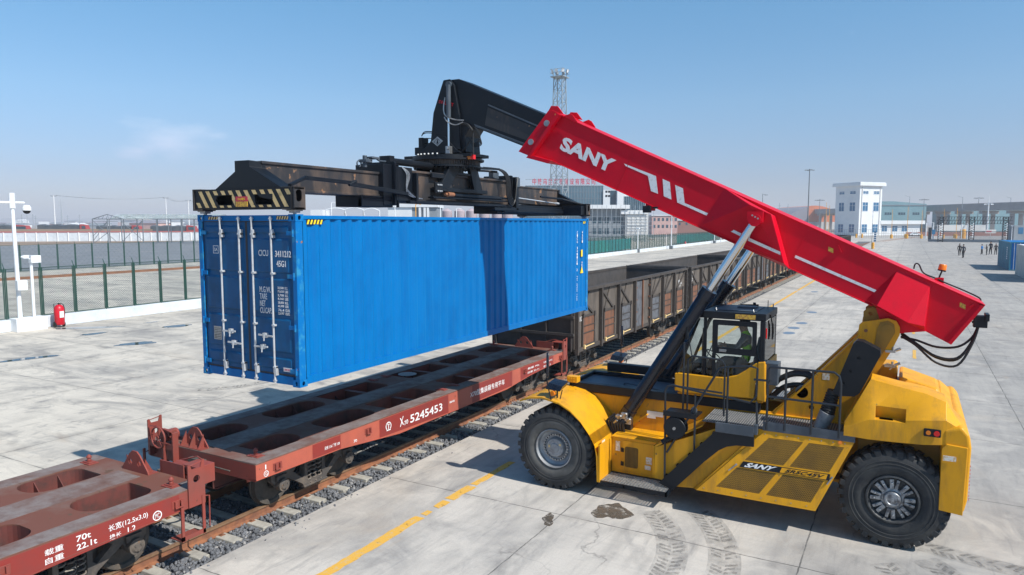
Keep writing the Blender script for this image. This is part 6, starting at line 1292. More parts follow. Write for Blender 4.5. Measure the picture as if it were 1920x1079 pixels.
t = MB(); t.box(-9.15,-9.05,14.2,14.3,6.86,6.96); t.build('rotator_lamp','amber',rt); t = MB(); t.box(-9.05,-8.97,14.2,14.3,6.86,6.96); t.build('rotator_lamp','tail_red',rt)
t = MB()
for s in (-1, 1):
    X = -9.95+s*.42
    for (y0_, y1_, yb0, yb1) in ((14.0,14.45,13.55,13.95),(14.85,15.2,15.05,15.45)): t.add([(X-.05,yb0,6.18),(X+.05,yb0,6.18),(X+.05,yb1,6.18),(X-.05,yb1,6.18),(X-.05,y0_,6.72),(X+.05,y0_,6.72),(X+.05,y1_,6.72),(X-.05,y1_,6.72)],[(0,3,2,1),(4,5,6,7),(0,1,5,4),(1,2,6,5),(2,3,7,6),(3,0,4,7)])
    t.box(X-.07,X+.07,13.4,15.65,6.10,6.19)
t.box(-10.4,-9.5,13.9,15.2,6.52,6.58); t.cyl((-9.95,14.56,6.5),(-9.95,14.56,6.72),.4,n=24); t.box(-9.5,-9.45,13.35,13.6,6.05,6.3)
t.build('pedestal','slate' if 0 else 'black',rt,bevel=.008)
t = MB()
for i in range(3): t.cyl((-9.44,13.42+i*.07,6.24),(-9.42,13.42+i*.07,6.24),.018,n=8); t.cyl((-9.44,13.42+i*.07,6.10),(-9.42,13.42+i*.07,6.10),.018,n=8)
t.build('bolt','galv',rt)
t = MB(); t.bar((-9.5,15.2,6.74),(-9.45,16.2,6.77),.06,.05); t.tube([(-9.9,15.2,6.70),(-9.7,15.9,6.72),(-9.5,16.2,6.70)],.03); t.build('hose_arm','black',rt)
# ---------------------------------------------------------------- background: helpers turning a bearing and a distance into a place
_f = Vector((-math.sin(YAW)*math.cos(PITCH), math.cos(YAW)*math.cos(PITCH), -math.sin(PITCH))); _r = Vector((math.cos(YAW), math.sin(YAW), 0)); _u = _r.cross(_f)
def at(px, py, d): return Vector((0,0,CAMH))+(_f+_r*(px-960)/FPX+_u*(539.5-py)/FPX)*d
def gp(px, d):
    """ground point on that bearing"""
    p = at(px, 430, d); return Vector((p.x, p.y, 0))
def zt_(px, py, d): return at(px, py, d).z
AX = Vector((math.cos(YAW), math.sin(YAW), 0)); AY = Vector((-math.sin(YAW), math.cos(YAW), 0))   # across / away from the photographer
class FB(MB):
    """MB with boxes in a rotated ground frame (origin o, heading a)"""
    def __init__(s, o, a): super().__init__(); s.o = Vector(o); s.ax = Vector((math.cos(a), math.sin(a), 0)); s.ay = Vector((-math.sin(a), math.cos(a), 0))
    def P(s, u, v, z): return s.o+s.ax*u+s.ay*v+Vector((0,0,z))
    def bx(s, u0, u1, v0, v1, z0, z1, mi=0):
        V = [s.P(u,v,z) for z in (z0,z1) for u, v in ((u0,v0),(u1,v0),(u1,v1),(u0,v1))]
        return s.add(V, [(0,3,2,1),(4,5,6,7),(0,1,5,4),(1,2,6,5),(2,3,7,6),(3,0,4,7)], mi)
# --- wire fences
def wire_panel(w_, h_, name, step=.085, r=.0035):
    """framed diamond wire panel in the y-z plane, origin at its lower corner"""
    f = MB(); f.path([(0,0,0),(0,0,h_),(0,w_,h_),(0,w_,0),(0,0,0)], .032, 6)
    wv = MB(); s = step; k = -h_
    while k < w_:
        for sg in (1, -1):
            y0, z0, y1, z1 = k, 0, k+h_, h_
            if y0 < 0: z0 -= y0; y0 = 0
            if y1 > w_: z1 -= (y1-w_); y1 = w_
            if z1 > z0+.01:
                a, b = ((0,y0,z0),(0,y1,z1)) if sg > 0 else ((.004,y0,h_-z0),(.004,y1,h_-z1)); wv.cyl(a, b, r, n=3, cap=False)
        k += s
    return f, wv
def fence(path, pw, h, zb_, label, wall, cam_h=.0, wm='wire_green', maxn=98, fn='wire_fence', r=.0035, step=.085):
    F_ = thing(fn, (path[0][0], path[0][1], 0), label, 'fence'); P = [Vector((*p,0)) for p in path]; tot = sum((b-a).length for a, b in zip(P, P[1:]))
    def pt(s_):
        for a, b in zip(P, P[1:]):
            l_ = (b-a).length
            if s_ <= l_ or b is P[-1]: return a.lerp(b, s_/l_), (b-a).normalized()
            s_ -= l_
    if wall:
        w_ = MB()
        for a, b in zip(P, P[1:]):
            d = (b-a).normalized(); nn = Vector((d.y,-d.x,0))*.14
            w_.add([a-nn,b-nn,b+nn,a+nn]+[q+Vector((0,0,zb_)) for q in (a-nn,b-nn,b+nn,a+nn)],[(0,3,2,1),(4,5,6,7),(0,1,5,4),(1,2,6,5),(2,3,7,6),(3,0,4,7)])
        w_.build('base_wall','white_wall',F_,bevel=.02)
    n = int(tot/pw); f, wv = wire_panel(pw-.14, h, 'panel', step, r); f0 = w0 = p0 = None
    for i in range(min(n, maxn)):
        p, d = pt(i*pw+.01); ang = math.atan2(-d.x, d.y)
        if f0 is None:
            f0 = f.build('panel','fence_green'); w0 = wv.build('wire_mesh',wm); q = MB(); q.cyl((0,0,-.0),(0,0,h+.12),.03,n=8); q.path([(0,0,h+.1),(-.12,0,h+.34)],.018); p0 = q.build('post','fence_green')
            objs = (f0, w0, p0)
        else: objs = tuple(o.copy() for o in (f0, w0, p0)); [C.objects.link(o) for o in objs]
        a, b, c = objs; off = Vector((p.x, p.y, zb_+.05))-F_.location
        a.parent = F_; a.location = off+d*.07; a.rotation_euler = (0,0,ang); b.parent = a; b.location = (0,0,0); b.rotation_euler = (0,0,0)
        c.parent = F_; c.location = off-Vector((0,0,.05)); c.rotation_euler = (0,0,ang)
    return F_
fence([(-38.55,8),(-38.84,18.3),(-39.15,29.4),(-41.1,65)], 1.70, 2.45, .60, 'green wire fence on a pale blue wall beside the white camera posts', True, r=.0055, step=.11)
fence([(-41.1,65),(-42.5,100.5),(-44.3,146)], 1.70, 2.45, .60, 'green wire fence on a pale wall seen right of the blue container', True, r=.006, step=.12)
fence([(-44.3,146),(-46.4,190),(-48.5,234)], 1.70, 2.45, .60, 'far stretch of green wire fence reaching the red boom', True, r=.008, step=.16)
fence([(-86,14),(-86,200)], 2.0, 2.9, .0, 'second green wire fence along the dark asphalt yard', False, r=.004, step=.6)
# teal sheet barrier behind the fence
for (x0, y0, x1, y1, lab, m) in ((-45.9,96,-48.8,136,'solid teal hoarding behind the fence right of the blue container','barrier_green'),(-51.5,178,-54.5,232,'far teal hoarding beyond the lamp posts','barrier_green')):
    mb = MB(); mb.bar((x0,y0,1.3),(x1,y1,1.3),.06,2.1); o = tag(mb.build('hoarding', m), lab, 'hoarding')
    mb = MB(); n = 12
    for i in range(n+1): p = Vector((x0,y0,0)).lerp(Vector((x1,y1,0)), i/n); mb.box(p.x-.05,p.x+.05,p.y-.05,p.y+.05,0,2.45)
    mb.build('post','fence_green',o)
# --- camera posts, extinguishers
t = thing('camera_mast', (-38.55,18.75,0), 'tall white mast with a dome camera on its arm', 'camera mast')
p = MB(); p.cyl((-38.6,18.70,.5),(-38.7,18.70,6.6),.105,.08,n=14); p.build('pole','white_bright',t,smooth=True)
p = MB(); p.path([(-38.7,17.0,6.38),(-38.7,19.25,6.38)],.06,8); p.cyl((-38.7,18.70,6.1),(-38.7,18.70,6.85),.14,n=14); p.build('arm','white_bright',t,smooth=True)
p = MB(); p.lathe([(0,.28),(.14,.26),(.20,.14),(.20,0),(0,0)],(-38.7,19.35,6.0),(0,0,1),20); dh = p.build('camera_housing','white_bright',t,smooth=True)
p = MB(); p.lathe([(0,-.17),(.09,-.15),(.155,-.08),(.17,0),(0,0)],(-38.7,19.35,6.0),(0,0,1),20); p.build('camera_dome','dark_opening',dh,smooth=True)
p = MB(); p.box(-38.50,-38.24,18.50,18.96,2.05,2.55); p.build('control_box','white_bright',t,bevel=.02)
t = tag(MB().box(-39.0,-38.15,18.30,19.75,0,.66).build('plinth','white_bright',bevel=.02), 'white concrete block under the camera posts', 'plinth')
t = thing('camera_post', (-38.5,19.30,.6), 'shorter white post with a bullet camera and square box', 'camera post')
p = MB(); p.cyl((-38.5,19.30,.6),(-38.5,19.30,3.65),.07,n=12); p.build('pole','white_bright',t,smooth=True)
p = MB(); p.box(-38.6,-38.3,19.22,19.69,3.38,3.75); p.build('box','white_bright',t,bevel=.02)
p = MB(); p.box(-38.45,-38.3,18.87,19.12,3.62,3.78); p.cyl((-38.38,18.80,3.7),(-38.38,18.87,3.7),.05,n=10); p.path([(-38.38,19.1,3.66),(-38.45,19.3,3.5)],.03); p.build('camera','white_bright',t)
def extinguisher(x, y, s, lab):
    t = thing('fire_extinguisher', (x,y,0), lab, 'fire extinguisher', 'wheeled fire extinguishers')
    p = MB(); p.lathe([(0,.12),(.20,.13),(.235,.20),(.235,.98),(.17,1.12),(.06,1.18),(0,1.18)],(x,y,0),(0,0,1),20); b = p.build('cylinder','fire_red',t,smooth=True)
    p = MB(); p.box(x+.2,x+.243,y-.10,y+.10,.52,.85); p.build('label','white_paint',b)
    for q in (-.22,.22): p = MB(); p.lathe([(.04,-.03),(.13,-.035),(.155,-.02),(.155,.02),(.13,.035),(.04,.03)],(x-.05,y+q,.155),(0,1,0),18); p.build('wheel','rubber_black',t,smooth=True)
    p = MB(); p.cyl((x,y,1.18),(x,y,1.26),.045,n=10); p.path([(x-.12,y-.16,.5),(x-.16,y-.16,1.22),(x-.16,y+.16,1.22),(x-.12,y+.16,.5)],.018); p.tube([(x,y,1.24),(x+.1,y+.14,1.2),(x+.05,y+.25,.9),(x,y+.25,.5)],.018); p.build('handle','rubber_black',t,smooth=True)
extinguisher(-38.2,20.35,1,'red wheeled fire extinguisher beside the white plinth'); extinguisher(-45.2,163,1.2,'red fire extinguisher by the fence right of the blue container')
# --- lamp posts along the fence
def lamp(x, y, H, lab, arm=True, base=True, m='white_bright', d=0.):
    t = thing('lamp_post', (x,y,0), lab, 'lamp post'); p = MB(); p.cyl((x,y,0),(x,y,H),.11,.07,n=10); p.build('pole',m,t,smooth=True)
    if base: MB().box(x-.35,x+.35,y-.35,y+.35,0,.7).build('base_block','lamp_grey',t,bevel=.03)
    if arm: p = MB(); p.path([(x,y,H-.1),(x,y+1.1,H+.15)],.04); p.box(x-.12,x+.12,y+1.0,y+1.6,H+.10,H+.2); p.build('lamp_head',m,t)
    else: MB().box(x-.3,x+.3,y-.2,y+.2,H-.1,H+.15).build('lamp_head',m,t)
    return t
lamp(-43.4,124.9,4.4,'short white post on a grey block nearest the blue container',False); lamp(-43.2,145.3,7.6,'tall white lamp post on a grey block crossing the teal fence'); lamp(-45.6,193,5.5,'white post close under the red boom',False); lamp(-45.5,200,4,'thin low white post under the red boom',False,False)
# --- lattice floodlight tower
p0 = gp(1048,100); H = zt_(1048,150,100)
t = thing('floodlight_tower', (p0.x,p0.y,0), 'tall grey lattice tower crowned with floodlights', 'floodlight tower')
mb = MB(); wb, wt_ = 1.15, .62; nb = 15
def tw(k): return wb+(wt_-wb)*k/nb
for sx, sy in ((-1,-1),(1,-1),(1,1),(-1,1)): mb.bar((p0.x+sx*wb,p0.y+sy*wb,0),(p0.x+sx*wt_,p0.y+sy*wt_,H),.10)
for k in range(nb):
    z0, z1 = H*k/nb, H*(k+1)/nb; a, b = tw(k), tw(k+1)
    for (sx,sy),(tx,ty) in (((-1,-1),(1,-1)),((1,-1),(1,1)),((1,1),(-1,1)),((-1,1),(-1,-1))):
        mb.bar((p0.x+sx*a,p0.y+sy*a,z0),(p0.x+tx*b,p0.y+ty*b,z1),.055); mb.bar((p0.x+tx*a,p0.y+ty*a,z0),(p0.x+sx*b,p0.y+sy*b,z1),.055); mb.bar((p0.x+sx*b,p0.y+sy*b,z1),(p0.x+tx*b,p0.y+ty*b,z1),.05)
mb.build('lattice','lattice_grey',t)
mb = MB(); mb.box(p0.x-1.0,p0.x+1.0,p0.y-1.0,p0.y+1.0,H-.1,H)
for z in (H+.45,H+.95): mb.path([(p0.x-1,p0.y-1,z),(p0.x+1,p0.y-1,z),(p0.x+1,p0.y+1,z),(p0.x-1,p0.y+1,z),(p0.x-1,p0.y-1,z)],.03)
mb.build('platform','lattice_grey',t)
for k in range(8):
    a = k*math.pi/4; mb = MB(); c = Vector((p0.x+1.0*math.cos(a),p0.y+1.0*math.sin(a),H+.75)); dd = Vector((math.cos(a),math.sin(a),-.35)).normalized()
    mb.cyl(c, c+dd*.18, .13, .26, n=14); mb.path([c-Vector((0,0,.8)), c], .035); fl = mb.build('floodlight','lamp_grey',t,smooth=True)
    MB().cyl(c+dd*.18, c+dd*.20, .24, n=14).build('lens','white_bright',fl)
# --- lamp masts with crossed heads
def mast(px, top, d, lab, m='lamp_grey', cross=4, r=.12):
    p = gp(px, d); H = zt_(px, top, d); t = thing('lamp_mast', (p.x,p.y,0), lab, 'lamp mast'); q = MB(); q.cyl((p.x,p.y,0),(p.x,p.y,H),r,r*.6,n=10); q.build('pole',m,t,smooth=True)
    for k in range(cross):
        a = YAW+k*2*math.pi/cross; q = MB(); e = Vector((math.cos(a),math.sin(a),0)); s = d/120; q.bar(Vector((p.x,p.y,H-.15*s)),Vector((p.x,p.y,H-.15*s))+e*.45*s,.06*s); c = Vector((p.x,p.y,H-.2*s))+e*.6*s; q.bar(c-e*.22*s,c+e*.22*s,.22*s,.10*s); q.build('lamp_head',m,t)
    return t
mast(1514,318,120,'tall grey mast with crossed lamp heads above the red boom')
mast(1535,374,420,'thin grey mast left of the white control building','lamp_grey',4,.2); mast(1730,373,420,'thin grey mast behind the teal warehouse','lamp_grey',4,.2); mast(1832,370,420,'thin grey mast behind the grey viaduct, left of the white mast','lamp_grey',4,.2); mast(1428,364,140,'slender dark mast just above the boom top','lamp_grey',1,.08)
def street_lamp(px, top, d, lab, L_=1):
    p = gp(px, d); H = zt_(px, top, d); t = thing('street_lamp', (p.x,p.y,0), lab, 'street lamp', 'street lamps along the viaduct'); q = MB(); q.cyl((p.x,p.y,0),(p.x,p.y,H),.2,.12,n=8); q.build('pole','lattice_grey',t)
    q = MB(); s = d/400; q.path([Vector((p.x,p.y,H-.4)),Vector((p.x,p.y,H))-AX*2.8*s*L_+Vector((0,0,.5))],.09); q.build('lamp_arm','lattice_grey',t)
for px, top, lab in ((1703,369,'street lamp over the teal warehouse'),(1802,370,'street lamp on the viaduct left of the tall white mast'),(1892,371,'street lamp on the viaduct over the teal container')): street_lamp(px, top, 400, lab)
# tall white mast with cross arm
p0 = gp(1851,306); H = zt_(1849,362,306); t = thing('radio_mast',(p0.x,p0.y,0),'tall white mast with a cross arm behind the steel gate','mast'); q = MB(); q.cyl((p0.x,p0.y,0),(p0.x,p0.y,H*.75),.38,.22,n=12); q.cyl((p0.x,p0.y,H*.75),(p0.x,p0.y,H),.14,.05,n=8); q.build('pole','white_bright',t,smooth=True)
q = MB(); c = Vector((p0.x,p0.y,H*.74)); q.bar(c-AX*1.9,c+AX*1.9,.16); q.bar(c-AY*1.9,c+AY*1.9,.16)
for e in (AX,-AX,AY,-AY): q.bar(c+e*1.5,c+e*1.9+Vector((0,0,-.35)),.4,.25)
q.build('cross_arm','white_bright',t)
# --- white control building (rotated, three storeys of windows)
def windows(fb, W_, cols, rows, face, par, m='glass_blue', dep=.12):
    for (z0, z1) in rows:
        for (a, b) in cols:
            q = FB(fb.o, 0); q.ax, q.ay = fb.ax, fb.ay; f_ = FB(fb.o, 0); f_.ax, f_.ay = fb.ax, fb.ay; e = .18
            if face == 'S': q.bx(a,b,-.03,.1,z0,z1); [f_.bx(*k) for k in ((a-e,b+e,-.10,.0,z1,z1+e),(a-e,b+e,-.12,.0,z0-e,z0),(a-e,a,-.10,.0,z0,z1),(b,b+e,-.10,.0,z0,z1),((a+b)/2-.05,(a+b)/2+.05,-.08,.0,z0,z1),(a,b,-.08,.0,z0+(z1-z0)*.62,z0+(z1-z0)*.62+.1))]
            else: q.bx(W_-.1,W_+.03,a,b,z0,z1); [f_.bx(*k) for k in ((W_,W_+.10,a-e,b+e,z1,z1+e),(W_,W_+.12,a-e,b+e,z0-e,z0),(W_,W_+.10,a-e,a,z0,z1),(W_,W_+.10,b,b+e,z0,z1),(W_,W_+.08,(a+b)/2-.05,(a+b)/2+.05,z0,z1),(W_,W_+.08,a,b,z0+(z1-z0)*.62,z0+(z1-z0)*.62+.1))]
            o = q.build('window', m, par); f_.build('window_frame','bldg_white',o)
crn = gp(1609.5,306); HT = zt_(1609,342,306); ang = YAW+math.radians(22); Wd = 13.0; Ld = 13.0
t = thing('control_building', (crn.x,crn.y,0), 'white three-storey block with small blue windows and a flat overhanging roof', 'building')
fb = FB(crn, ang)            # crn is the near corner; u runs to the right-away, v to the left-away
b = FB(crn, ang); b.bx(0,Wd,0,Ld,0,HT-1.5); b.build('wall','bldg_white',t)
b = FB(crn, ang); b.bx(-1.1,Wd+1.1,-1.1,Ld+1.1,HT-1.6,HT-.4); b.bx(-.95,Wd+.95,-.95,Ld+.95,HT-.4,HT); b.build('roof','bldg_white',t,bevel=.05)
b = FB(crn, ang)
for u in (1.2,Wd-1.2): b.bx(u-.12,u+.12,-.25,0,0,HT-2.1)
b.build('downpipe','bldg_cream',t)
rows = [(1.4,5.0),(10.9,14.7),(18.5,19.7)]; rows = [(a*HT/23.6,b_*HT/23.6) for a,b_ in rows]
windows(fb, Wd, [(1.8,4.8),(8.1,11.2)], rows, 'S', t)
# the other visible face (towards the left) uses the mirrored frame
fb2 = FB(crn, ang); fb2.ax, fb2.ay = fb.ay, fb.ax; windows(fb2, Ld, [(2.2,5.1),(8.2,10.9)], rows, 'S', t)
for i, (px, d) in enumerate(((1652,0),)):
    c2 = fb.P(Wd+.2, 1.0, 0); H2 = zt_(1680,414,315); g = thing('gatehouse', (c2.x,c2.y,0), 'low white gatehouse with three windows attached right of the control building', 'building'); W2 = 21.0
    b = FB(c2, YAW+.12); b.bx(0,W2-1.5,0,7,0,H2-.8); b.build('wall','bldg_white',g); b = FB(c2, YAW+.12); b.bx(-.2,W2,-1.2,8,H2-1.6,H2); b.build('roof','bldg_white',g,bevel=.04)
    windows(FB(c2, YAW+.12), W2, [(1.3,3.8),(6.2,8.7),(10.8,13.3)], [(1.8,4.2)], 'S', g)
# teal warehouse
c3 = gp(1640,430); H3 = zt_(1700,378,430); H3b = zt_(1735,383,430); t = thing('warehouse', (c3.x,c3.y,0), 'pale teal clad warehouse behind the white gatehouse', 'warehouse')
b = FB(c3, YAW); Wd3 = (1735-1640)/FPX*430
V = [b.P(0,0,0),b.P(Wd3,0,0),b.P(Wd3,0,H3b),b.P(Wd3*.35,0,H3),b.P(0,0,H3),b.P(4,60,0),b.P(Wd3+9,60,0),b.P(Wd3+9,60,H3b-3),b.P(Wd3*.35+4,60,H3),b.P(4,60,H3)]
b.add(V,[(0,1,2,3,4),(9,8,7,6,5),(0,5,6,1),(1,6,7,2),(2,7,8,3),(3,8,9,4),(4,9,5,0)]); b.build('wall','teal_clad',t)
for u in (Wd3*.25,Wd3*.52,Wd3*.80):
    b = FB(c3, YAW); b.bx(u-2,u+2,-.1,.05,10.5,11.9); wq = b.build('window','glass_dark',t); b = FB(c3, YAW); [b.bx(u+k-.12,u+k+.12,-.16,-.1,10.5,11.9) for k in (-.7,.7)]; b.build('mullion','teal_clad',wq)
b = FB(c3, YAW); b.bx(-.3,Wd3+.4,-.3,.1,H3b-1.0,H3b-.5); b.build('eaves','bldg_grey',t)
b = FB(c3, YAW); b.bx(0,Wd3+.1,-.12,0,0,2.2); b.build('plinth','bldg_brick',t)
# viaduct on piers
t = thing('viaduct', (*gp(1800,420).xy,0), 'long grey concrete viaduct on T-shaped piers across the right background', 'viaduct'); A = at(1440,402,760); Bv = at(2000,380,330); A.z = zt_(1440,398,760); Bv.z = zt_(2000,382,330)
mb = MB(); mb.bar((A.x,A.y,A.z-1.6),(Bv.x,Bv.y,Bv.z-1.2),10,2.6); mb.build('deck','viaduct',t)
mb = MB(); dv = (Bv-A).normalized(); nv = Vector((dv.y,-dv.x,0)).normalized()
for s in (-1,1): mb.bar(Vector((A.x,A.y,A.z+.3))+nv*s*5.0,Vector((Bv.x,Bv.y,Bv.z+.7))+nv*s*5.0,.3,1.4)
mb.build('parapet','bldg_cream' if 0 else 'viaduct',t)
for k in range(19):
    f_ = (k+.5)/19; p = A.lerp(Bv, f_); z = A.z+(Bv.z-A.z)*f_-2.9; mb = MB()
    for s in (-1,1): mb.box(p.x+nv.x*s*2.2-1.0,p.x+nv.x*s*2.2+1.0,p.y+nv.y*s*2.2-1,p.y+nv.y*s*2.2+1,0,z-1.6)
    q0, q1 = p-nv*4.6, p+nv*4.6; mb.bar((q0.x,q0.y,z-.7),(q1.x,q1.y,z-.7),2.6,1.6); mb.build('pier','viaduct',t)
# pale shed under the viaduct, on the right
c4 = gp(1780,470); t = tag(FB(c4, YAW).bx(0,190,0,20,0,zt_(1900,392,470)).build('wall','teal_clad'), 'long pale teal shed behind the viaduct on the right', 'warehouse'); t.name = 'long_shed'
c4 = gp(1700,300); t = FB(c4, YAW+.05); t.bx(0,60,0,.3,0,1.6); tag(t.build('low_wall','bldg_brick'), 'low brick-red wall behind the gate', 'wall')
c4 = gp(1758,310); t = FB(c4, YAW); t.bx(0,21,0,.4,2.0,4.6); tag(t.build('site_banner','bldg_cream'), 'pale long fence screen behind the gate', 'screen')
# arched hall, grey and orange
c5 = gp(1465,620); t = thing('arched_hall', (c5.x,c5.y,0), 'big arched hall, half grey and half orange roofed, left of the control building', 'hall')
Wv = 100/FPX*620; Hh = zt_(1520,386,620)
for (a0, a1, m) in ((0,.5,'grey_roof'),(.5,1.25,'orange_roof')):
    b = FB(c5, YAW); n = 14; V = []
    for i in range(n+1):
        u = a0+(a1-a0)*i/n; h = 6+(Hh-6)*math.sin(math.pi*min(max(u/1.25,0),1)*.92+.12); V += [b.P(u*Wv,0,0),b.P(u*Wv,0,h),b.P(u*Wv,70,h)]
    b.add(V,[(3*i,3*i+3,3*i+4,3*i+1) for i in range(n)]+[(3*i+1,3*i+4,3*i+5,3*i+2) for i in range(n)]); b.build('roof',m,t,smooth=True)
b = FB(c5, YAW); b.bx(-2,Wv*1.2,-1,-.2,0,6.5); b.build('wall','bldg_cream',t)
# yellow signal wands and bollards in front of the gatehouse
for i, (px, top, base, lab) in enumerate(((1548,380,446,'thin orange pole left of the white control building'),(1554,386,446,'second thin orange pole, close beside the first'),(1672,393,444,'thin orange pole in front of the gatehouse'),(1701,388,444,'thin orange pole before the right half of the gatehouse'),(1728,395,444,'thin orange pole right of the gatehouse'),(1769,392,446,'thin orange pole behind the steel gate'),(1793,390,446,'thin orange pole between the gate columns'))):
    d = 250; p = gp(px,d); H = zt_(px,top,d); t = thing('marker_pole',(p.x,p.y,0),lab,'pole','thin orange poles near the gate'); MB().cyl((p.x,p.y,0),(p.x,p.y,H),.10,.06,n=6).build('pole','bollard_yellow',t); MB().cyl((p.x,p.y,0),(p.x,p.y,1.4),.45,n=10).build('base','bollard_yellow',t)
def bollard(px, d, h, r, lab):
    p = gp(px,d); t = MB(); t.cyl((p.x,p.y,0),(p.x,p.y,h),r,r*.92,n=14); t.cyl((p.x,p.y,h),(p.x,p.y,h+.06),r*.8,n=14); t.cyl((p.x,p.y,h*.55),(p.x,p.y,h*.68),r*1.03,n=14); o = tag(t.build('bollard','bollard_yellow',smooth=True),lab,'bollard','orange bollards')
bollard(1638,149,1.3,.30,'orange bollard beside the curving rails'); bollard(1806,250,3.2,.9,'fat orange drum between the gate columns')
for i, px in enumerate((1606,1617,1698,1790)): bollard(px,262,1.4,.35,('small orange bollard at the corner of the control building','small orange bollard in front of the bright wall','small orange bollard by the gatehouse window','small orange bollard beneath the gate'  )[i])
p = gp(1635.5,153); t = thing('marker_pole',(p.x,p.y,0),'tall thin grey pole behind the orange bollard','pole'); MB().cyl((p.x,p.y,0),(p.x,p.y,8),.05,.03,n=6).build('pole','lamp_grey',t)
p = gp(1641.5,207); t = thing('barrier_sign',(p.x,p.y,0),'narrow blue and white striped post by the rails','sign'); MB().box(p.x-.3,p.x+.3,p.y-.2,p.y+.2,0,3.0).build('panel','glass_blue',t); q = MB(); [q.box(p.x-.31,p.x+.31,p.y-.215,p.y-.20,.5+k*.6,.75+k*.6) for k in range(4)]; q.build('stripe','white_bright',t)
# low perimeter railing in front of the control building
A = gp(1490,262); Bq = gp(1735,262); t = thing('railing',(A.x,A.y,0),'thin dark railing in front of the control building','railing'); mb = MB(); [mb.bar((A.x,A.y,z),(Bq.x,Bq.y,z),.07) for z in (.4,1.6,3.0)]; mb.build('rail','lamp_grey',t)
mb = MB(); [mb.bar(A.lerp(Bq,i/60),A.lerp(Bq,i/60)+Vector((0,0,3.1)),.06) for i in range(61)]; mb.build('picket','lamp_grey',t)
# --- steel portal gate with lattice columns
dG = 205; t = thing('steel_gate',(*gp(1820,dG).xy,0),'black steel portal gate with lattice columns and long top truss','gate')
zt1, zt0 = zt_(1820,407,dG), zt_(1820,420,dG)
mb = MB(); A, Bq = gp(1757,dG), gp(1896,dG)
for z in (zt0,zt1,(zt0+zt1)/2): 
    for k in (-.4,.4): mb.bar((A.x+AY.x*k,A.y+AY.y*k,z),(Bq.x+AY.x*k,Bq.y+AY.y*k,z),.12)
n = 26
for i in range(n): p, q = A.lerp(Bq,i/n), A.lerp(Bq,(i+1)/n); mb.bar((p.x,p.y,zt0),(q.x,q.y,zt1),.07); mb.bar((p.x,p.y,zt0),(p.x,p.y,zt1),.07)
mb.build('truss','black',t)
for px in (1764,1822,1885):
    p = gp(px,dG); mb = MB(); s = .62
    for sx, sy in ((-s,-s),(s,-s),(s,s),(-s,s)): mb.bar((p.x+sx,p.y+sy,0),(p.x+sx,p.y+sy,zt1),.14)
    for k in range(10):
        z0, z1 = zt1*k/10, zt1*(k+1)/10
        for (a, b) in (((-s,-s),(s,-s)),((s,-s),(s,s)),((s,s),(-s,s)),((-s,s),(-s,-s))): mb.bar((p.x+a[0],p.y+a[1],z0),(p.x+b[0],p.y+b[1],z1),.07); mb.bar((p.x+b[0],p.y+b[1],z0),(p.x+a[0],p.y+a[1],z1),.07)
    cl = mb.build('lattice_column','black',t); mb = MB(); c = p-AY*.75
    for k in range(7): z = zt0*.28+k*.62; mb.bar(c-AX*.22+Vector((0,0,z)),c+AX*.22+Vector((0,0,z)),.05,.36)
    mb.build('sign_characters','white_bright',cl)
mb = MB(); A, Bq = gp(1742,208), gp(1876,197); mb.bar((A.x,A.y,.35),(Bq.x,Bq.y,.35),.5,.7); tag(mb.build('kerb','bldg_grey'),'long low grey kerb wall in front of the gate','kerb')
A, Bq = gp(1768,212), gp(1886,204); tg = thing('railing',(A.x,A.y,0),'dark picket railing between the gate columns','railing'); mb = MB(); [mb.bar(A.lerp(Bq,i/70)+Vector((0,0,.2)),A.lerp(Bq,i/70)+Vector((0,0,3.2)),.06) for i in range(71)]; mb.build('picket','lamp_grey',tg); mb = MB(); [mb.bar((A.x,A.y,z),(Bq.x,Bq.y,z),.08) for z in (.6,2.9)]; mb.build('rail','lamp_grey',tg)
for (pa, pb, top, d, lab) in ((1736.5,1750,418,240,'white pipe goal-frame left of the gate'),(1803,1814,419,240,'white pipe goal-frame behind the middle of the gate'),(1749,1761,424,246,'low white pipe frame beside the left gate column')):
    a, b = gp(pa,d), gp(pb,d); H = zt_(pa,top,d); t = MB(); t.path([(a.x,a.y,0),(a.x,a.y,H),(b.x,b.y,H),(b.x,b.y,0)],.16,8); tag(t.build('pipe_frame','white_bright',smooth=True),lab,'frame','white pipe frames by the gate')
p = gp(1897.5,200); lamp(p.x,p.y,zt_(1897,424,200),'white post right of the gate, behind the teal container',False,False)
for px, top, w_, m, lab in ((1744,427,.9,'black','dark upright board left of the gate'),(1751,431,1.0,'glass_blue','blue board hanging left of the gate'),(1858,431,3.2,'bldg_cream','red and white banner on the railing')):
    d = 215; p = gp(px,d); H = zt_(px,top,d); zl = 0 if px == 1744 else H-1.1-(px==1751)*.3; mb = FB(p, YAW); mb.bx(-w_/2,w_/2,0,.15,zl,H); 
    if zl > 0: mb.bx(-.05,.05,.02,.12,0,zl)
    o = tag(mb.build('sign_board',m),lab,'sign board')
    if px == 1858: q = FB(p, YAW); q.bx(-1.4,.2,-.03,0,zl+.35,H-.35); q.build('banner_print','mat_red_sign',o)
p = gp(1912,200); FBq = FB(p, YAW); FBq.bx(-1.6,1.6,0,2.2,0,zt_(1912,423,200)); o = tag(FBq.build('kiosk','bldg_grey'),'dark kiosk at the right edge behind the teal container','kiosk'); q = FB(p, YAW); q.bx(-.4,1.0,-.06,0,2.4,4.2); q.build('poster','glass_blue',o)
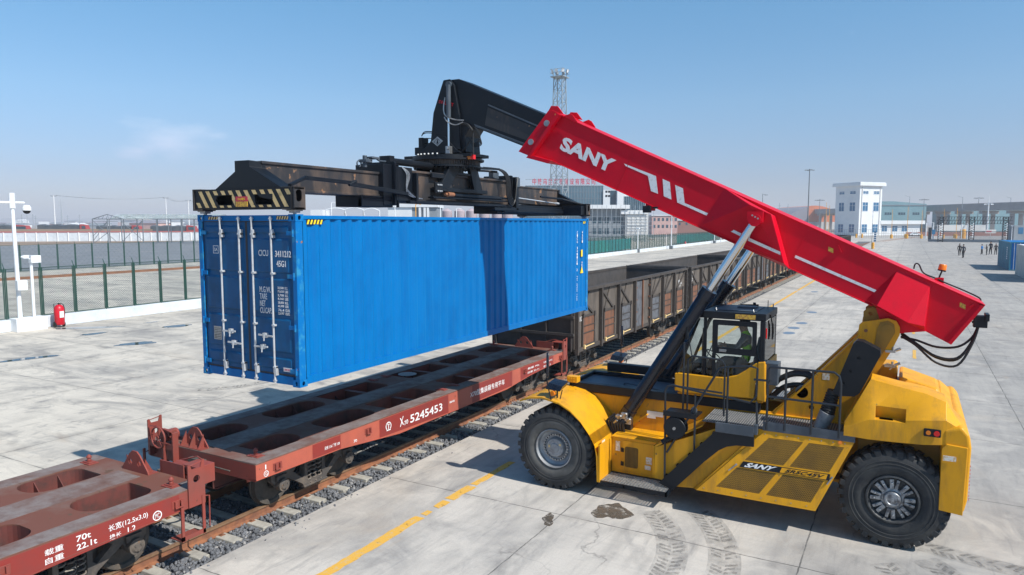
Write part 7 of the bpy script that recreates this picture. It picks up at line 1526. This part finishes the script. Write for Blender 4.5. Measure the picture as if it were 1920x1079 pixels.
# --- small white car
p = gp(1715,300); t = thing('parked_car',(p.x,p.y,0),'small white car parked at the end of the gatehouse','car'); a = YAW
b = FB(p,a); V = []
prof = [(-2.2,.35),(-2.25,.8),(-1.6,.95),(-1.0,1.5),(.7,1.5),(1.4,1.0),(2.15,.85),(2.25,.4)]
b.add([b.P(u,v,z) for v in (-.85,.85) for u,z in prof],[tuple(range(8))[::-1],tuple(range(8,16))]+[(i,(i+1)%8,8+(i+1)%8,8+i) for i in range(8)]); b.build('body','white_bright',t,bevel=.06)
b = FB(p,a); b.add([b.P(-1.35,-.86,1.0),b.P(-.92,-.86,1.42),b.P(.65,-.86,1.42),b.P(1.2,-.86,1.0)],[(0,1,2,3)]); b.build('window','glass_dark',t)
for u in (-1.4,1.4):
    for v in (-.85,.85): c = FB(p,a).P(u,v,.33); MB().cyl(c-FB(p,a).ay*.1,c+FB(p,a).ay*.1,.33,n=14).build('wheel','rubber_black',t)
# --- office building with red roof characters, scaffolded block, pink block
d = 250; c = gp(985,d); t = thing('office_building',(c.x,c.y,0),'glass-fronted office block under a row of red rooftop characters','building')
X = lambda px: (px-985)/FPX*d
b = FB(c,YAW); b.bx(0,X(1130),0,22,0,zt_(1060,349,d)); b.build('glass_wing','facade_teal',t)
b = FB(c,YAW)
for i in range(28): u = i*X(1130)/27; b.bx(u-.07,u+.07,-.12,0,0,zt_(1060,349,d))
for k in range(9): z = 3+k*2.2; b.bx(0,X(1130),-.10,0,z,z+.12)
b.build('mullion','bldg_grey',t)
b = FB(c,YAW); b.bx(X(1130),X(1163),-.5,22,0,zt_(1140,349,d)-1.5); b.bx(X(1163),X(1214),2,22,0,zt_(1190,362,d)); b.bx(X(1155),X(1167),-2,10,0,zt_(1160,357,d)); b.build('white_wing','bldg_white',t)
for k in range(12): 
    b = FB(c,YAW); u = X(1168)+k*(X(1211)-X(1168))/12; b.bx(u+.1,u+.62,1.9,2.02,8,zt_(1190,362,d)-1.2); b.build('window','glass_dark',t)
for u in (X(1134),X(1139)):
    for z in (zt_(1136,362,d),zt_(1136,370,d)): b = FB(c,YAW); b.bx(u,u+.7,-.56,-.45,z,z+.7); b.build('window','dark_opening',t)
b = FB(c,YAW); b.bx(X(1143),X(1154),-.56,-.45,6,zt_(1150,358,d)); b.build('window','glass_dark',t)
b = FB(c,YAW); z = zt_(1060,347,d)
sx0, sx1 = X(998), X(1118); s_ = '中铁乌兰察布建设有限公司'; n = len(s_); q = FB(c,YAW)
for i, ch in enumerate(s_): text(q, ch, q.P(sx0+(sx1-sx0)*i/n, -.3, z), q.ax*((sx1-sx0)/n*.72), Vector((0,0,2.1)), .15, .02)
sg = q.build('roof_characters','mat_red_sign',t); q = FB(c,YAW); q.bx(sx0,sx1,-.1,0,z-.5,z-.35); [q.bx(sx0+(sx1-sx0)*i/24-.04,sx0+(sx1-sx0)*i/24+.04,-.1,0,z-.9,z+1.9) for i in range(25)]; q.build('sign_frame','lattice_grey',sg)
d = 205; c = gp(1100,d); X = lambda px: (px-1100)/FPX*d; t = thing('concrete_block_building',(c.x,c.y,0),'unfinished two-storey block wrapped in thin scaffolding','building')
zt1 = zt_(1150,392,d); b = FB(c,YAW); b.bx(0,X(1172),0,16,0,zt1); b.build('dark_wall','bldg_grey',t)
b = FB(c,YAW); b.bx(X(1172),X(1214),-1,14,0,zt_(1190,399,d)); b.build('pale_wall','bldg_cream',t)
b = FB(c,YAW); b.bx(-1,X(1178),-2,17,zt1,zt_(1150,385,d)); b.bx(X(1163),X(1212),-1.5,16,zt_(1190,402,d),zt_(1190,395,d)); b.build('roof_slab','bldg_white',t)
for r_ in range(2):
    for px in (1110,1122,1134,1150,1160): b = FB(c,YAW); z = 2.2+r_*3.2; b.bx(X(px),X(px)+1.2,-.06,.05,z,z+1.7); b.build('window','glass_dark',t)
for k in range(7): b = FB(c,YAW); z = zt_(1190,434,d)+k*.85; b.bx(X(1174),X(1212),-1.12,-1.0,z,z+.25); b.build('ledge','bldg_white',t)
b = FB(c,YAW)
for i in range(15): u = i*X(1222)/14; b.bx(u-.05,u+.05,-2.6,-2.5,0,zt1+1)
for k in range(6): z = .9+k*1.25; b.bx(0,X(1222),-2.6,-2.5,z,z+.07)
b.build('scaffold','bollard_yellow' if 0 else 'lattice_grey',t)
for (pa, pb, top, d, m, nm, lab, rows_) in ((1222,1270,405,330,'bldg_pink','pink_building','pale pink building with two rows of windows right of the scaffolding',2),(1268,1345,414,380,'bldg_brick','brick_building','low red-brown building behind the lamp posts',1),(1440,1500,418,420,'bldg_cream','cream_building','low cream building behind the gondola train',1)):
    c = gp(pa,d); Wq = (pb-pa)/FPX*d; H = zt_(pa,top,d); t = thing(nm,(c.x,c.y,0),lab,'building'); b = FB(c,YAW); b.bx(0,Wq,0,12,0,H); b.build('wall',m,t); b = FB(c,YAW); b.bx(-.4,Wq+.4,-.4,12.4,H,H+.4); b.build('roof','bldg_white',t)
    for r_ in range(rows_):
        for i in range(6): b = FB(c,YAW); u = Wq*(i+.35)/6; z = H-2.4-r_*3.2; b.bx(u,u+1.0,-.06,.05,z,z+1.4); b.build('window','glass_dark',t)
# --- seen in the gap between spreader and container
d = 190; c = gp(728,d); X = lambda px: (px-728)/FPX*d; t = thing('white_shed',(c.x,c.y,0),'long white-fascia shed seen between spreader and container','shed'); b = FB(c,YAW); b.bx(0,X(820),0,14,0,zt_(760,389,d)); b.build('wall','bldg_grey',t); b = FB(c,YAW); b.bx(-1,X(822),-.6,15,zt_(760,389,d),zt_(760,382,d)); b.build('fascia','bldg_white',t)
b = FB(c,YAW); [b.bx(X(px)-.3,X(px)+.3,-.5,-.02,0,zt_(760,389,d)) for px in (788,797,803)]; b.build('column','bldg_white',t); b = FB(c,YAW); b.bx(0,X(773),-.2,0,0,zt_(760,389,d)); b.build('pale_panel','bldg_white',t)
for i, px in enumerate((838,862,884,908,932,952)):
    d = 215; p = gp(px,d); H = zt_(px,391.5,d); r = 10/FPX*d; t = MB(); t.cyl((p.x,p.y,0),(p.x,p.y,H-.8),r,n=24); t.cyl((p.x,p.y,H-.8),(p.x,p.y,H),r,r*.2,n=24)
    o = tag(t.build('silo','silo',smooth=True), ('pinkish silo, leftmost of the row under the spreader','second silo from the left in the row under the spreader','third silo from the left in the row under the spreader','fourth silo from the left in the row under the spreader','fifth silo from the left in the row under the spreader','pinkish silo, rightmost of the row under the spreader')[i],'silo','silos under the spreader')
for i, (px, top, m, lab) in enumerate(((741,379,'white_bright','white camera pole left of the white-fascia shed columns'),(780,384,'bollard_yellow','orange pole in front of the white-fascia shed'),(826,385,'white_bright','white pole left of the silos'),(856,392,'white_bright','small white pole between the silos'),(622,381,'white_bright','white swan-neck lamp above the container top edge'))):
    d = 120; p = gp(px,d); H = zt_(px,top,d); t = thing('pole',(p.x,p.y,0),lab,'pole','poles seen above the container'); MB().cyl((p.x,p.y,0),(p.x,p.y,H),.09,.07,n=8).build('shaft',m,t)
    q = MB(); q.path([(p.x,p.y,H),(p.x+.3,p.y+.25,H+.12),(p.x+.7,p.y+.55,H-.05)],.05); q.build('head',m,t)
d = 150; c = gp(560,d); X = lambda px: (px-560)/FPX*d; t = thing('canopy',(c.x,c.y,0),'white arched canopy frame seen over the container roof','canopy'); q = FB(c,YAW)
for (a, b_, h0, hm) in ((612,647,394,391),(647,682,394,390),(682,712,396,391)):
    P = []; 
    for i in range(9): u = X(a)+(X(b_)-X(a))*i/8; P.append(q.P(u,0,zt_(640,h0,d)+(zt_(640,hm,d)-zt_(640,h0,d))*math.sin(math.pi*i/8)))
    q.path(P,.12); q.path([q.P(X(a),0,0),P[0]],.12); q.path([q.P(X(b_),0,0),P[-1]],.12); q.path([P[0],q.P(X(a)+1.6,0,2)],.06)
q.build('frame','white_bright',t); q = FB(c,YAW); q.bx(X(573),X(596),4,10,0,zt_(590,394,d+6)); q.build('cabin','bldg_white',t)
# --- left background: white wall with red coping, trucks, steel frame shed, poles
A = gp(-120,211); Bq = gp(640,238); A.z = Bq.z = -.2; t = thing('boundary_wall',(A.x,A.y,0),'long white boundary wall with a red coping across the left background','wall'); H = 2.75; mb = MB(); mb.bar((A.x,A.y,H/2-.2),(Bq.x,Bq.y,H/2-.2),.3,H); mb.build('wall_panel','white_wall',t)
mb = MB(); mb.bar((A.x,A.y,H-.05),(Bq.x,Bq.y,H-.05),.5,.35); mb.build('coping','coping_red',t)
mb = MB(); dd = (Bq-A)
for i in range(40): p = A+dd*(i/40)-AY*.2; mb.box(p.x-.16,p.x+.16,p.y-.16,p.y+.16,-.2,H-.2)
mb.build('pilaster','bldg_white',t)
mb = MB(); A2, B2 = gp(-140,262), gp(600,285); mb.bar((A2.x,A2.y,1.5),(B2.x,B2.y,1.5),30,3.4); struct(mb.build('earth_bank','brown_earth'))
def truck(pa, pb, cab_px, top, d, lab, facing=1, stripe=None):
    c = gp(pa,d); X = lambda px: (px-pa)/FPX*d; Lg = X(pb); H = zt_(pa,top,d); t = thing('lorry',(c.x,c.y,0),lab,'lorry','lorries behind the white wall'); z0 = H-2.6
    b = FB(c,YAW); n = 8; V = []
    for i in range(n+1): h = H+.18*math.sin(i*2.2); V += [b.P(Lg*i/n,-1.2,z0+1.0),b.P(Lg*i/n,-1.25,h-.2),b.P(Lg*i/n,0,h+.15),b.P(Lg*i/n,1.25,h-.2),b.P(Lg*i/n,1.2,z0+1.0)]
    b.add(V,[(5*i+k,5*i+k+1,5*i+k+6,5*i+k+5) for i in range(n) for k in range(4)]+[(0,1,2,3,4),tuple(5*n+k for k in (4,3,2,1,0))]); b.build('tarpaulin','tarp',t,smooth=True)
    b = FB(c,YAW); b.bx(0,Lg,-1.22,1.22,z0,z0+1.3); b.build('trailer_body',stripe or 'tarp',t)
    if cab_px:
        ca, cb_ = X(cab_px[0]), X(cab_px[1]); b = FB(c,YAW); b.add([b.P(u,v,z) for v in (-1.2,1.2) for u,z in ((ca,z0-.4),(cb_,z0-.4),(cb_,z0+1.1),(cb_-.5,H-.1),(ca,H+.25))],[(4,3,2,1,0),(5,6,7,8,9),(0,1,6,5),(1,2,7,6),(2,3,8,7),(3,4,9,8),(4,0,5,9)]); k = b.build('cab','cab_red_dull',t,bevel=.06); b = FB(c,YAW); b.bx(ca+.8,cb_-.5,-1.26,-1.18,z0+1.2,H-.4); b.build('window','glass_dark',k)
    b = FB(c,YAW)
    for u in (.15,.24,.7,.8): cc = b.P(Lg*u,-1.2,z0-.4); b.cyl(cc, cc+b.ay*.3, .5, n=12); cc = b.P(Lg*u,1.2,z0-.4); b.cyl(cc, cc-b.ay*.3, .5, n=12)
    b.build('wheels','rubber_black',t)
truck(-45,25,(28,55),423,262,'lorry with grey load and red cab at the left edge'); truck(74,152,(153,166),422,262,'lorry with dark tarpaulin left of the steel frame'); truck(184,248,(250,266),424,262,'lorry with red and white trailer behind the steel frame',stripe='bldg_white'); truck(285,350,(352,369),424,262,'lorry with grey tarpaulin close to the blue container')
d = 190; t = thing('steel_frame_shed',(*gp(174,d).xy,0),'open dark steel frame shed with a pale curved roof', 'shed'); o = gp(174,d); X = lambda px: (px-174)/FPX*d; b = FB(o,YAW); he = zt_(200,411,d); ha = zt_(200,402.5,d); D = 8
for v in (0, D):
    for px in (174,202,228,268,294,316,340,364,390): b.path([b.P(X(px),v,0),b.P(X(px),v,he)],.13)
    for (u0,u1) in ((174,228),): pass
    b.path([b.P(0,v,he),b.P(X(202),v,ha),b.P(X(232),v,he)],.10); b.path([b.P(0,v,he),b.P(X(400),v,he)],.10)
b.path([b.P(0,0,he-.6),b.P(X(232),0,he-.6)],.06)
for (p, q_) in (((174,.3),(202,.9)),((202,.9),(174,.1)),((174,.95),(218,.05)),((228,.9),(268,.1)),((228,.05),(268,.95)),((176,.02),(202,.45)),((268,.9),(245,.5))): b.path([b.P(X(p[0]),0,he*p[1]),b.P(X(q_[0]),0,he*q_[1])],.07)
for i in range(7): u = X(176+i*8); b.path([b.P(u,0,he),b.P(u+.5,0,he+(ha-he)*(1-abs(i-3.5)/3.8))],.05)
b.build('frame','lamp_grey',t)
b = FB(o,YAW); V = []
for i in range(9): v = D*i/8; h = he+(ha-he)*math.sin(math.pi*i/8); V += [b.P(X(208),v,h+.1),b.P(X(410),v,h+.1)]
b.add(V,[(2*i,2*i+1,2*i+3,2*i+2) for i in range(8)]); b.build('roof','net_roof',t)
poles = []
for (px, top, d, lab) in ((104,367,270,'white utility pole at the left, carrying the wires'),(313,371,300,'white utility pole behind the steel frame'),(355,376,310,'white utility pole close to the blue container')):
    p = gp(px,d); H = zt_(px,top,d); t = thing('utility_pole',(p.x,p.y,0),lab,'utility pole','utility poles on the left'); MB().cyl((p.x,p.y,0),(p.x,p.y,H),.28,.18,n=10).build('pole','bldg_white',t,smooth=True); q = MB(); e = AX if px < 200 else AY; q.bar(Vector((p.x,p.y,H-.3))-AX*1.1,Vector((p.x,p.y,H-.3))+AX*1.1,.12); [q.cyl(Vector((p.x,p.y,H-.2))+AX*k,Vector((p.x,p.y,H+.15))+AX*k,.08,n=6) for k in (-1,0,1)]; q.build('crossarm','lamp_grey',t); poles.append(Vector((p.x,p.y,H)))
poles.append(at(470,392,420))
for a, b_ in zip(poles, poles[1:]):
    mb = MB()
    for k in (-1, 0, 1):
        P = [];
        for i in range(13): f_ = i/12; p = a.lerp(b_, f_)+AX*k*.9; p.z -= 4*1.1*f_*(1-f_)-.1; P.append(p)
        mb.path(P, .035, 4)
    tag(mb.build('power_line','lamp_grey'), {0:'wires between the left pole and the pole behind the steel frame',1:'short wires between the two poles near the blue container'}.get(poles.index(a),'wires running right behind the spreader'),'power line')
# pylon and thin masts in the haze
for i, (px, top, d) in enumerate(((117,374,700),(52,385,600),(42,402,420),(63,402,420),(68,404,420),(128,404,500),(150,402,500),(205,405,480),(1395,404,520),(1460,381,420),(1476,383,420))):
    p = gp(px,d); H = zt_(px,top,d); mb = MB(); mb.cyl((p.x,p.y,0),(p.x,p.y,H),.25 if i else 1.0,.12,n=6)
    for k in (.8,.9): mb.bar(Vector((p.x,p.y,H*k))-AX*(3 if i == 0 else .8),Vector((p.x,p.y,H*k))+AX*(3 if i == 0 else .8),.15)
    tag(mb.build('distant_mast','lattice_grey'),'thin distant mast against the hazy horizon','mast','distant masts')
# hazy town on the horizon
r_ = random.Random(11)
for i in range(105):
    px = r_.uniform(-20,575) if i < 70 else r_.uniform(1225,1560) if i < 92 else r_.uniform(1000,1120)
    d = r_.uniform(520,1900); p = gp(px,d); w_, dp, h = r_.uniform(10,34), r_.uniform(8,16), r_.uniform(3,6.5)*(1+d/2200*(r_.random() < .3)); a = YAW+r_.uniform(-.5,.5); b = FB(p,a); b.bx(0,w_,0,dp,0,h)
    o = b.build('town_building', r_.choice(('bldg_white','bldg_cream','bldg_white','bldg_grey','bldg_white','bldg_pink'))); tag(o,'small hazy building of the town on the horizon','building','town buildings on the horizon')
    b = FB(p,a); b.add([b.P(-.5,-.5,h),b.P(w_+.5,-.5,h),b.P(w_+.5,dp+.5,h),b.P(-.5,dp+.5,h),b.P(0,dp/2,h+2),b.P(w_,dp/2,h+2)],[(0,1,5,4),(3,4,5,2),(0,4,3),(1,2,5)]); b.build('roof', r_.choice(('grey_roof','bldg_grey','bldg_white')), o)
# --- containers at the right edge
def small_container(x0, y0, L_, W_, H, m, lab, m2=None):
    t = thing('shipping_container',(x0+W_/2,y0+L_/2,0),lab,'shipping container','containers standing on the yard'); b = MB()
    for X, s in ((x0,-1),(x0+W_,1)): corrugated(b, X, s, y0+.15, y0+L_-.15, .15, H-.1, .3, .04)
    b.build('side_wall',m,t)
    b = MB(); b.box(x0+.03,x0+W_-.03,y0+L_-.06,y0+L_-.02,.1,H-.05); b.box(x0+.02,x0+W_-.02,y0+.03,y0+L_-.02,H-.06,H-.02); b.box(x0+.02,x0+W_-.02,y0+.03,y0+L_-.02,.08,.14); b.build('roof',m2 or m,t)
    b = MB()
    for X in (x0,x0+W_-.12):
        for Y_ in (y0,y0+L_-.15): b.box(X,X+.12,Y_,Y_+.15,0,H)
        b.box(X+.01,X+.11,y0+.15,y0+L_-.15,H-.12,H-.01); b.box(X+.01,X+.11,y0+.15,y0+L_-.15,.02,.16)
    b.box(x0+.12,x0+W_-.12,y0+.01,y0+.12,H-.12,H-.01); b.box(x0+.12,x0+W_-.12,y0+.01,y0+.12,.02,.16); b.build('frame',m,t)
    for k in (0,1):
        xa = x0+.14+k*(W_-.28)/2; b = MB(); b.box(xa,xa+(W_-.3)/2,y0+.05,y0+.09,.17,H-.13); dd = b.build('door',m2 or m,t)
        for q in (.25,.8): b = MB(); b.cyl((xa+q,y0+.02,.1),(xa+q,y0+.02,H-.1),.025,n=8); b.build('locking_rod','galv',dd)
    return t
t = small_container(10.04,97.6,12.2,2.6,3.25,'teal_cont','teal container with grey side standing behind the pale container','blue')
b = MB(); 
for i in range(6): b.box(10.02,10.035,100.0,100.6,1.2+i*.25,1.36+i*.25)
b.build('lettering','lettering',t)
small_container(9.88,78.6,12.2,2.6,3.2,'grey_cont','pale grey container cut off by the right edge','bldg_white')
small_container(9.3,36.5,12.2,2.5,3.0,'grey_cont','pale container outside the frame, casting the small shadow at the right edge')
# ---------------------------------------------------------------- people
def person(label, cols, joints, extra=None, loc=(0,0,0), rz=0, scale=1., hair='hair'):
    """one skinned body; joints = dict name -> (x,y,z,r); cols = (skin, top, trousers, shoes, sleeves)"""
    J = joints; names = list(J); me = bpy.data.meshes.new('person'); E = [('pelvis','spine'),('spine','chest'),('chest','neck'),('neck','jaw'),('jaw','skull'),('jaw','nose')]
    for s in ('l','r'): E += [('chest','shoulder_'+s),('shoulder_'+s,'elbow_'+s),('elbow_'+s,'wrist_'+s),('wrist_'+s,'palm_'+s),('pelvis','hip_'+s),('hip_'+s,'knee_'+s),('knee_'+s,'ankle_'+s),('ankle_'+s,'toe_'+s)]
    V = [Vector(J[n][:3]) for n in names]; R = [J[n][3] for n in names]; idx = {n: i for i, n in enumerate(names)}; ED = [(idx[a],idx[b]) for a, b in E]; grp = {}
    for s in ('l','r'):      # five fingers from the palm
        pw = Vector(J['wrist_'+s][:3]); pp = Vector(J['palm_'+s][:3]); d = (pp-pw).normalized(); side = d.cross(Vector((1,0,0) if abs(d.x) < .8 else (0,0,1))).normalized(); nn = d.cross(side).normalized()
        for k, (off, ln) in enumerate(((-.030,.070),(-.010,.080),(.010,.075),(.028,.060))):
            a = len(V); V += [pp+side*off+d*.03, pp+side*off*1.1+d*(.03+ln*.55)+nn*.010, pp+side*off*1.1+d*(.03+ln)+nn*.032]; R += [.011,.009,.008]; ED += [(idx['palm_'+s],a),(a,a+1),(a+1,a+2)]
        a = len(V); V += [pw.lerp(pp,.5)-side*.045, pw.lerp(pp,.9)-side*.060+nn*.02]; R += [.012,.010]; ED += [(idx['palm_'+s],a),(a,a+1)]
    me.from_pydata([tuple(v) for v in V],ED,[]); o = bpy.data.objects.new('person', me); C.objects.link(o)
    o.modifiers.new('s','SKIN'); sv = me.skin_vertices[0].data
    for i, r in enumerate(R): sv[i].radius = (r, r)
    sv[idx['chest']].radius = (.135,.10); sv[idx['pelvis']].radius = (.135,.105); sv[idx['spine']].radius = (.12,.09); sv[0].use_root = False; sv[idx['pelvis']].use_root = True
    o.modifiers.new('u','SUBSURF').levels = 1; dg = bpy.context.evaluated_depsgraph_get(); dg.update(); nm = bpy.data.meshes.new_from_object(o.evaluated_get(dg)); o.modifiers.clear(); o.data = nm
    nm.materials.clear(); [nm.materials.append(M[c]) for c in cols]
    segs = []
    for a, b in ED:
        na = names[a] if a < len(names) else 'finger'; nb = names[b] if b < len(names) else 'finger'
        mi = 0 if (na in ('wrist_l','wrist_r','neck','jaw') or nb == 'finger') else 2 if na[:3] in ('hip','kne') or nb[:3] == 'hip' else 3 if na[:3] == 'ank' else 4 if na[:3] in ('sho','elb') or nb[:3] == 'sho' else 1
        segs.append((V[a],V[b],mi))
    for p in nm.polygons:
        c = p.center; best = (9e9,0)
        for a, b, mi in segs:
            ab = b-a; t_ = max(0,min(1,(c-a).dot(ab)/max(1e-9,ab.length_squared))); dd = (c-(a+ab*t_)).length
            if dd < best[0]: best = (dd,mi)
        p.material_index = best[1]; p.use_smooth = True
    o.location = loc; o.rotation_euler = (0,0,rz); o.scale = (scale,)*3; tag(o,label,'person')
    sk = Vector(J['skull'][:3]); jw = Vector(J['jaw'][:3]); ns = Vector(J['nose'][:3]); fw = Vector((ns.x-jw.x,ns.y-jw.y,0)).normalized(); up = (sk-jw).normalized(); rt_ = fw.cross(up)
    def child(mb, name, m, smooth=True):
        me2 = bpy.data.meshes.new(name); me2.from_pydata(mb.v,[],mb.f); me2.materials.append(M[m]); c = bpy.data.objects.new(name,me2); C.objects.link(c); c.parent = o; me2.polygons.foreach_set('use_smooth',[smooth]*len(me2.polygons)); return c
    mb = MB(); c = sk-fw*.012+up*.012
    n1, n2 = 12, 7; Vh = []
    for i in range(n2+1):
        ph = i/n2*1.85
        for k in range(n1):
            a = 2*math.pi*k/n1; rr = .099*math.sin(ph); dirv = fw*math.cos(a)+rt_*math.sin(a); lim = 1.0
            z = .105*math.cos(ph)
            if z < -.0 and math.cos(a) > .2: rr *= .80
            Vh.append(c+dirv*rr+up*z)
    mb.add(Vh,[(i*n1+k,i*n1+(k+1)%n1,(i+1)*n1+(k+1)%n1,(i+1)*n1+k) for i in range(n2) for k in range(n1)]); child(mb,'hair',hair)
    for s in (-1,1):
        e = jw.lerp(sk,.55)+fw*.083+rt_*.032*s; mb = MB(); mb.lathe([(0,-.008),(.009,-.004),(.009,.004),(0,.008)],e,fw,8); child(mb,'eye','dark_opening')
        e = jw.lerp(sk,.45)+rt_*.088*s; mb = MB(); mb.lathe([(0,-.008),(.02,-.006),(.026,0),(.02,.006),(0,.008)],e,rt_,10); child(mb,'ear','skin')
    mb = MB(); e = jw+fw*.082-up*.008; mb.bar(e-rt_*.022,e+rt_*.022,.008,.010); child(mb,'mouth','mat_red_sign')
    return o
def standing(step=.10, el=.30, arms='down', lean=0.):
    J = {'pelvis':(0,0,.95,.13),'spine':(0,.0+lean*.3,1.12,.12),'chest':(0,lean*.6,1.36,.14),'neck':(0,.01+lean,1.51,.055),'jaw':(0,.025+lean,1.58,.068),'skull':(0,.015+lean,1.67,.078),'nose':(0,.115+lean,1.615,.014)}
    for s, sx in (('l',-1),('r',1)):
        J['shoulder_'+s] = (sx*.18,lean*.6,1.42,.065); J['hip_'+s] = (sx*.09,0,.89,.095); J['knee_'+s] = (sx*.11,.03+sx*step*.5,.49,.068); J['ankle_'+s] = (sx*.12,-.02+sx*step,.10,.048); J['toe_'+s] = (sx*.13,.14+sx*step,.045,.045)
        if arms == 'down' or (arms == 'one' and s == 'l'): J['elbow_'+s] = (sx*.25,-.03,1.15,.05); J['wrist_'+s] = (sx*.26,.05,.93,.036); J['palm_'+s] = (sx*.26,.075,.865,.030)
        else: J['elbow_'+s] = (sx*.24,.02,1.14,.05); J['wrist_'+s] = (sx*.12,.24,1.18,.036); J['palm_'+s] = (sx*.08,.30,1.20,.030)
    return J
NV = ('skin','navy_cloth','black_cloth','rubber_black','navy_cloth'); BK = ('skin','black_cloth','black_cloth','rubber_black','black_cloth'); BL = ('skin','blue_cloth','black_cloth','white_paint','blue_cloth')
person('person in dark jacket and trousers, front one of the pair walking on the open yard', NV, standing(.14,arms='down'), loc=(7.42,129.9,0), rz=.4, scale=1.2)
person('person in black clothes, half hidden behind the other walker on the open yard', BK, standing(.12,arms='one'), loc=(7.35,138.2,0), rz=.2, scale=1.15)
person('person in bright blue jacket with pale shoes, near the teal container', BL, standing(.03,arms='up'), loc=(10.75,142.5,0), rz=-1.2, scale=1.05)
person('person in black looking down, between the blue jacket and the tallest pair', BK, standing(.02,arms='up',lean=.08), loc=(11.5,142.9,0), rz=1.2, scale=1.02)
person('person in dark uniform, left one of the two closest to the teal container', NV, standing(.06,arms='one'), loc=(12.3,146.3,0), rz=2.4, scale=1.28)
person('person in dark clothes, right one of the two closest to the teal container', BK, standing(.05,arms='down'), loc=(12.95,145.2,0), rz=2.9, scale=1.1)
SJ = {'pelvis':(0,0,.56,.13),'spine':(0,-.02,.74,.12),'chest':(0,.02,.96,.14),'neck':(0,.05,1.11,.055),'jaw':(0,.075,1.18,.068),'skull':(0,.065,1.27,.078),'nose':(0,.165,1.215,.014)}
for s, sx in (('l',-1),('r',1)):
    SJ['shoulder_'+s] = (sx*.18,.02,1.02,.065); SJ['elbow_'+s] = (sx*.24,.16,.78,.05); SJ['wrist_'+s] = (sx*.17,.40,.80,.036); SJ['palm_'+s] = (sx*.15,.46,.81,.030); SJ['hip_'+s] = (sx*.09,.05,.53,.095); SJ['knee_'+s] = (sx*.12,.46,.56,.068); SJ['ankle_'+s] = (sx*.12,.54,.14,.048); SJ['toe_'+s] = (sx*.12,.68,.08,.045)
drv = person('seated driver in hi-vis vest over grey overalls inside the cab', ('skin','hivis','grey_cloth','rubber_black','grey_cloth'), SJ, loc=(-2.72,14.45,2.0), rz=math.pi/2, scale=1.10)
# ---------------------------------------------------------------- thin haze over the whole place
mb = MB(); mb.box(-4600,4600,-700,5200,-1.4,72); hz = mb.build('haze', None if 0 else 'glass'); hz['kind'] = 'stuff'
m = bpy.data.materials.new('haze'); m.use_nodes = True; n = m.node_tree.nodes; n.remove(n['Principled BSDF']); v = n.new('ShaderNodeVolumePrincipled'); v.inputs['Density'].default_value = .00042; v.inputs['Color'].default_value = (.93,.94,1,1); v.inputs['Anisotropy'].default_value = .0
m.node_tree.links.new(v.outputs[0], n['Material Output'].inputs['Volume']); hz.data.materials.clear(); hz.data.materials.append(m)
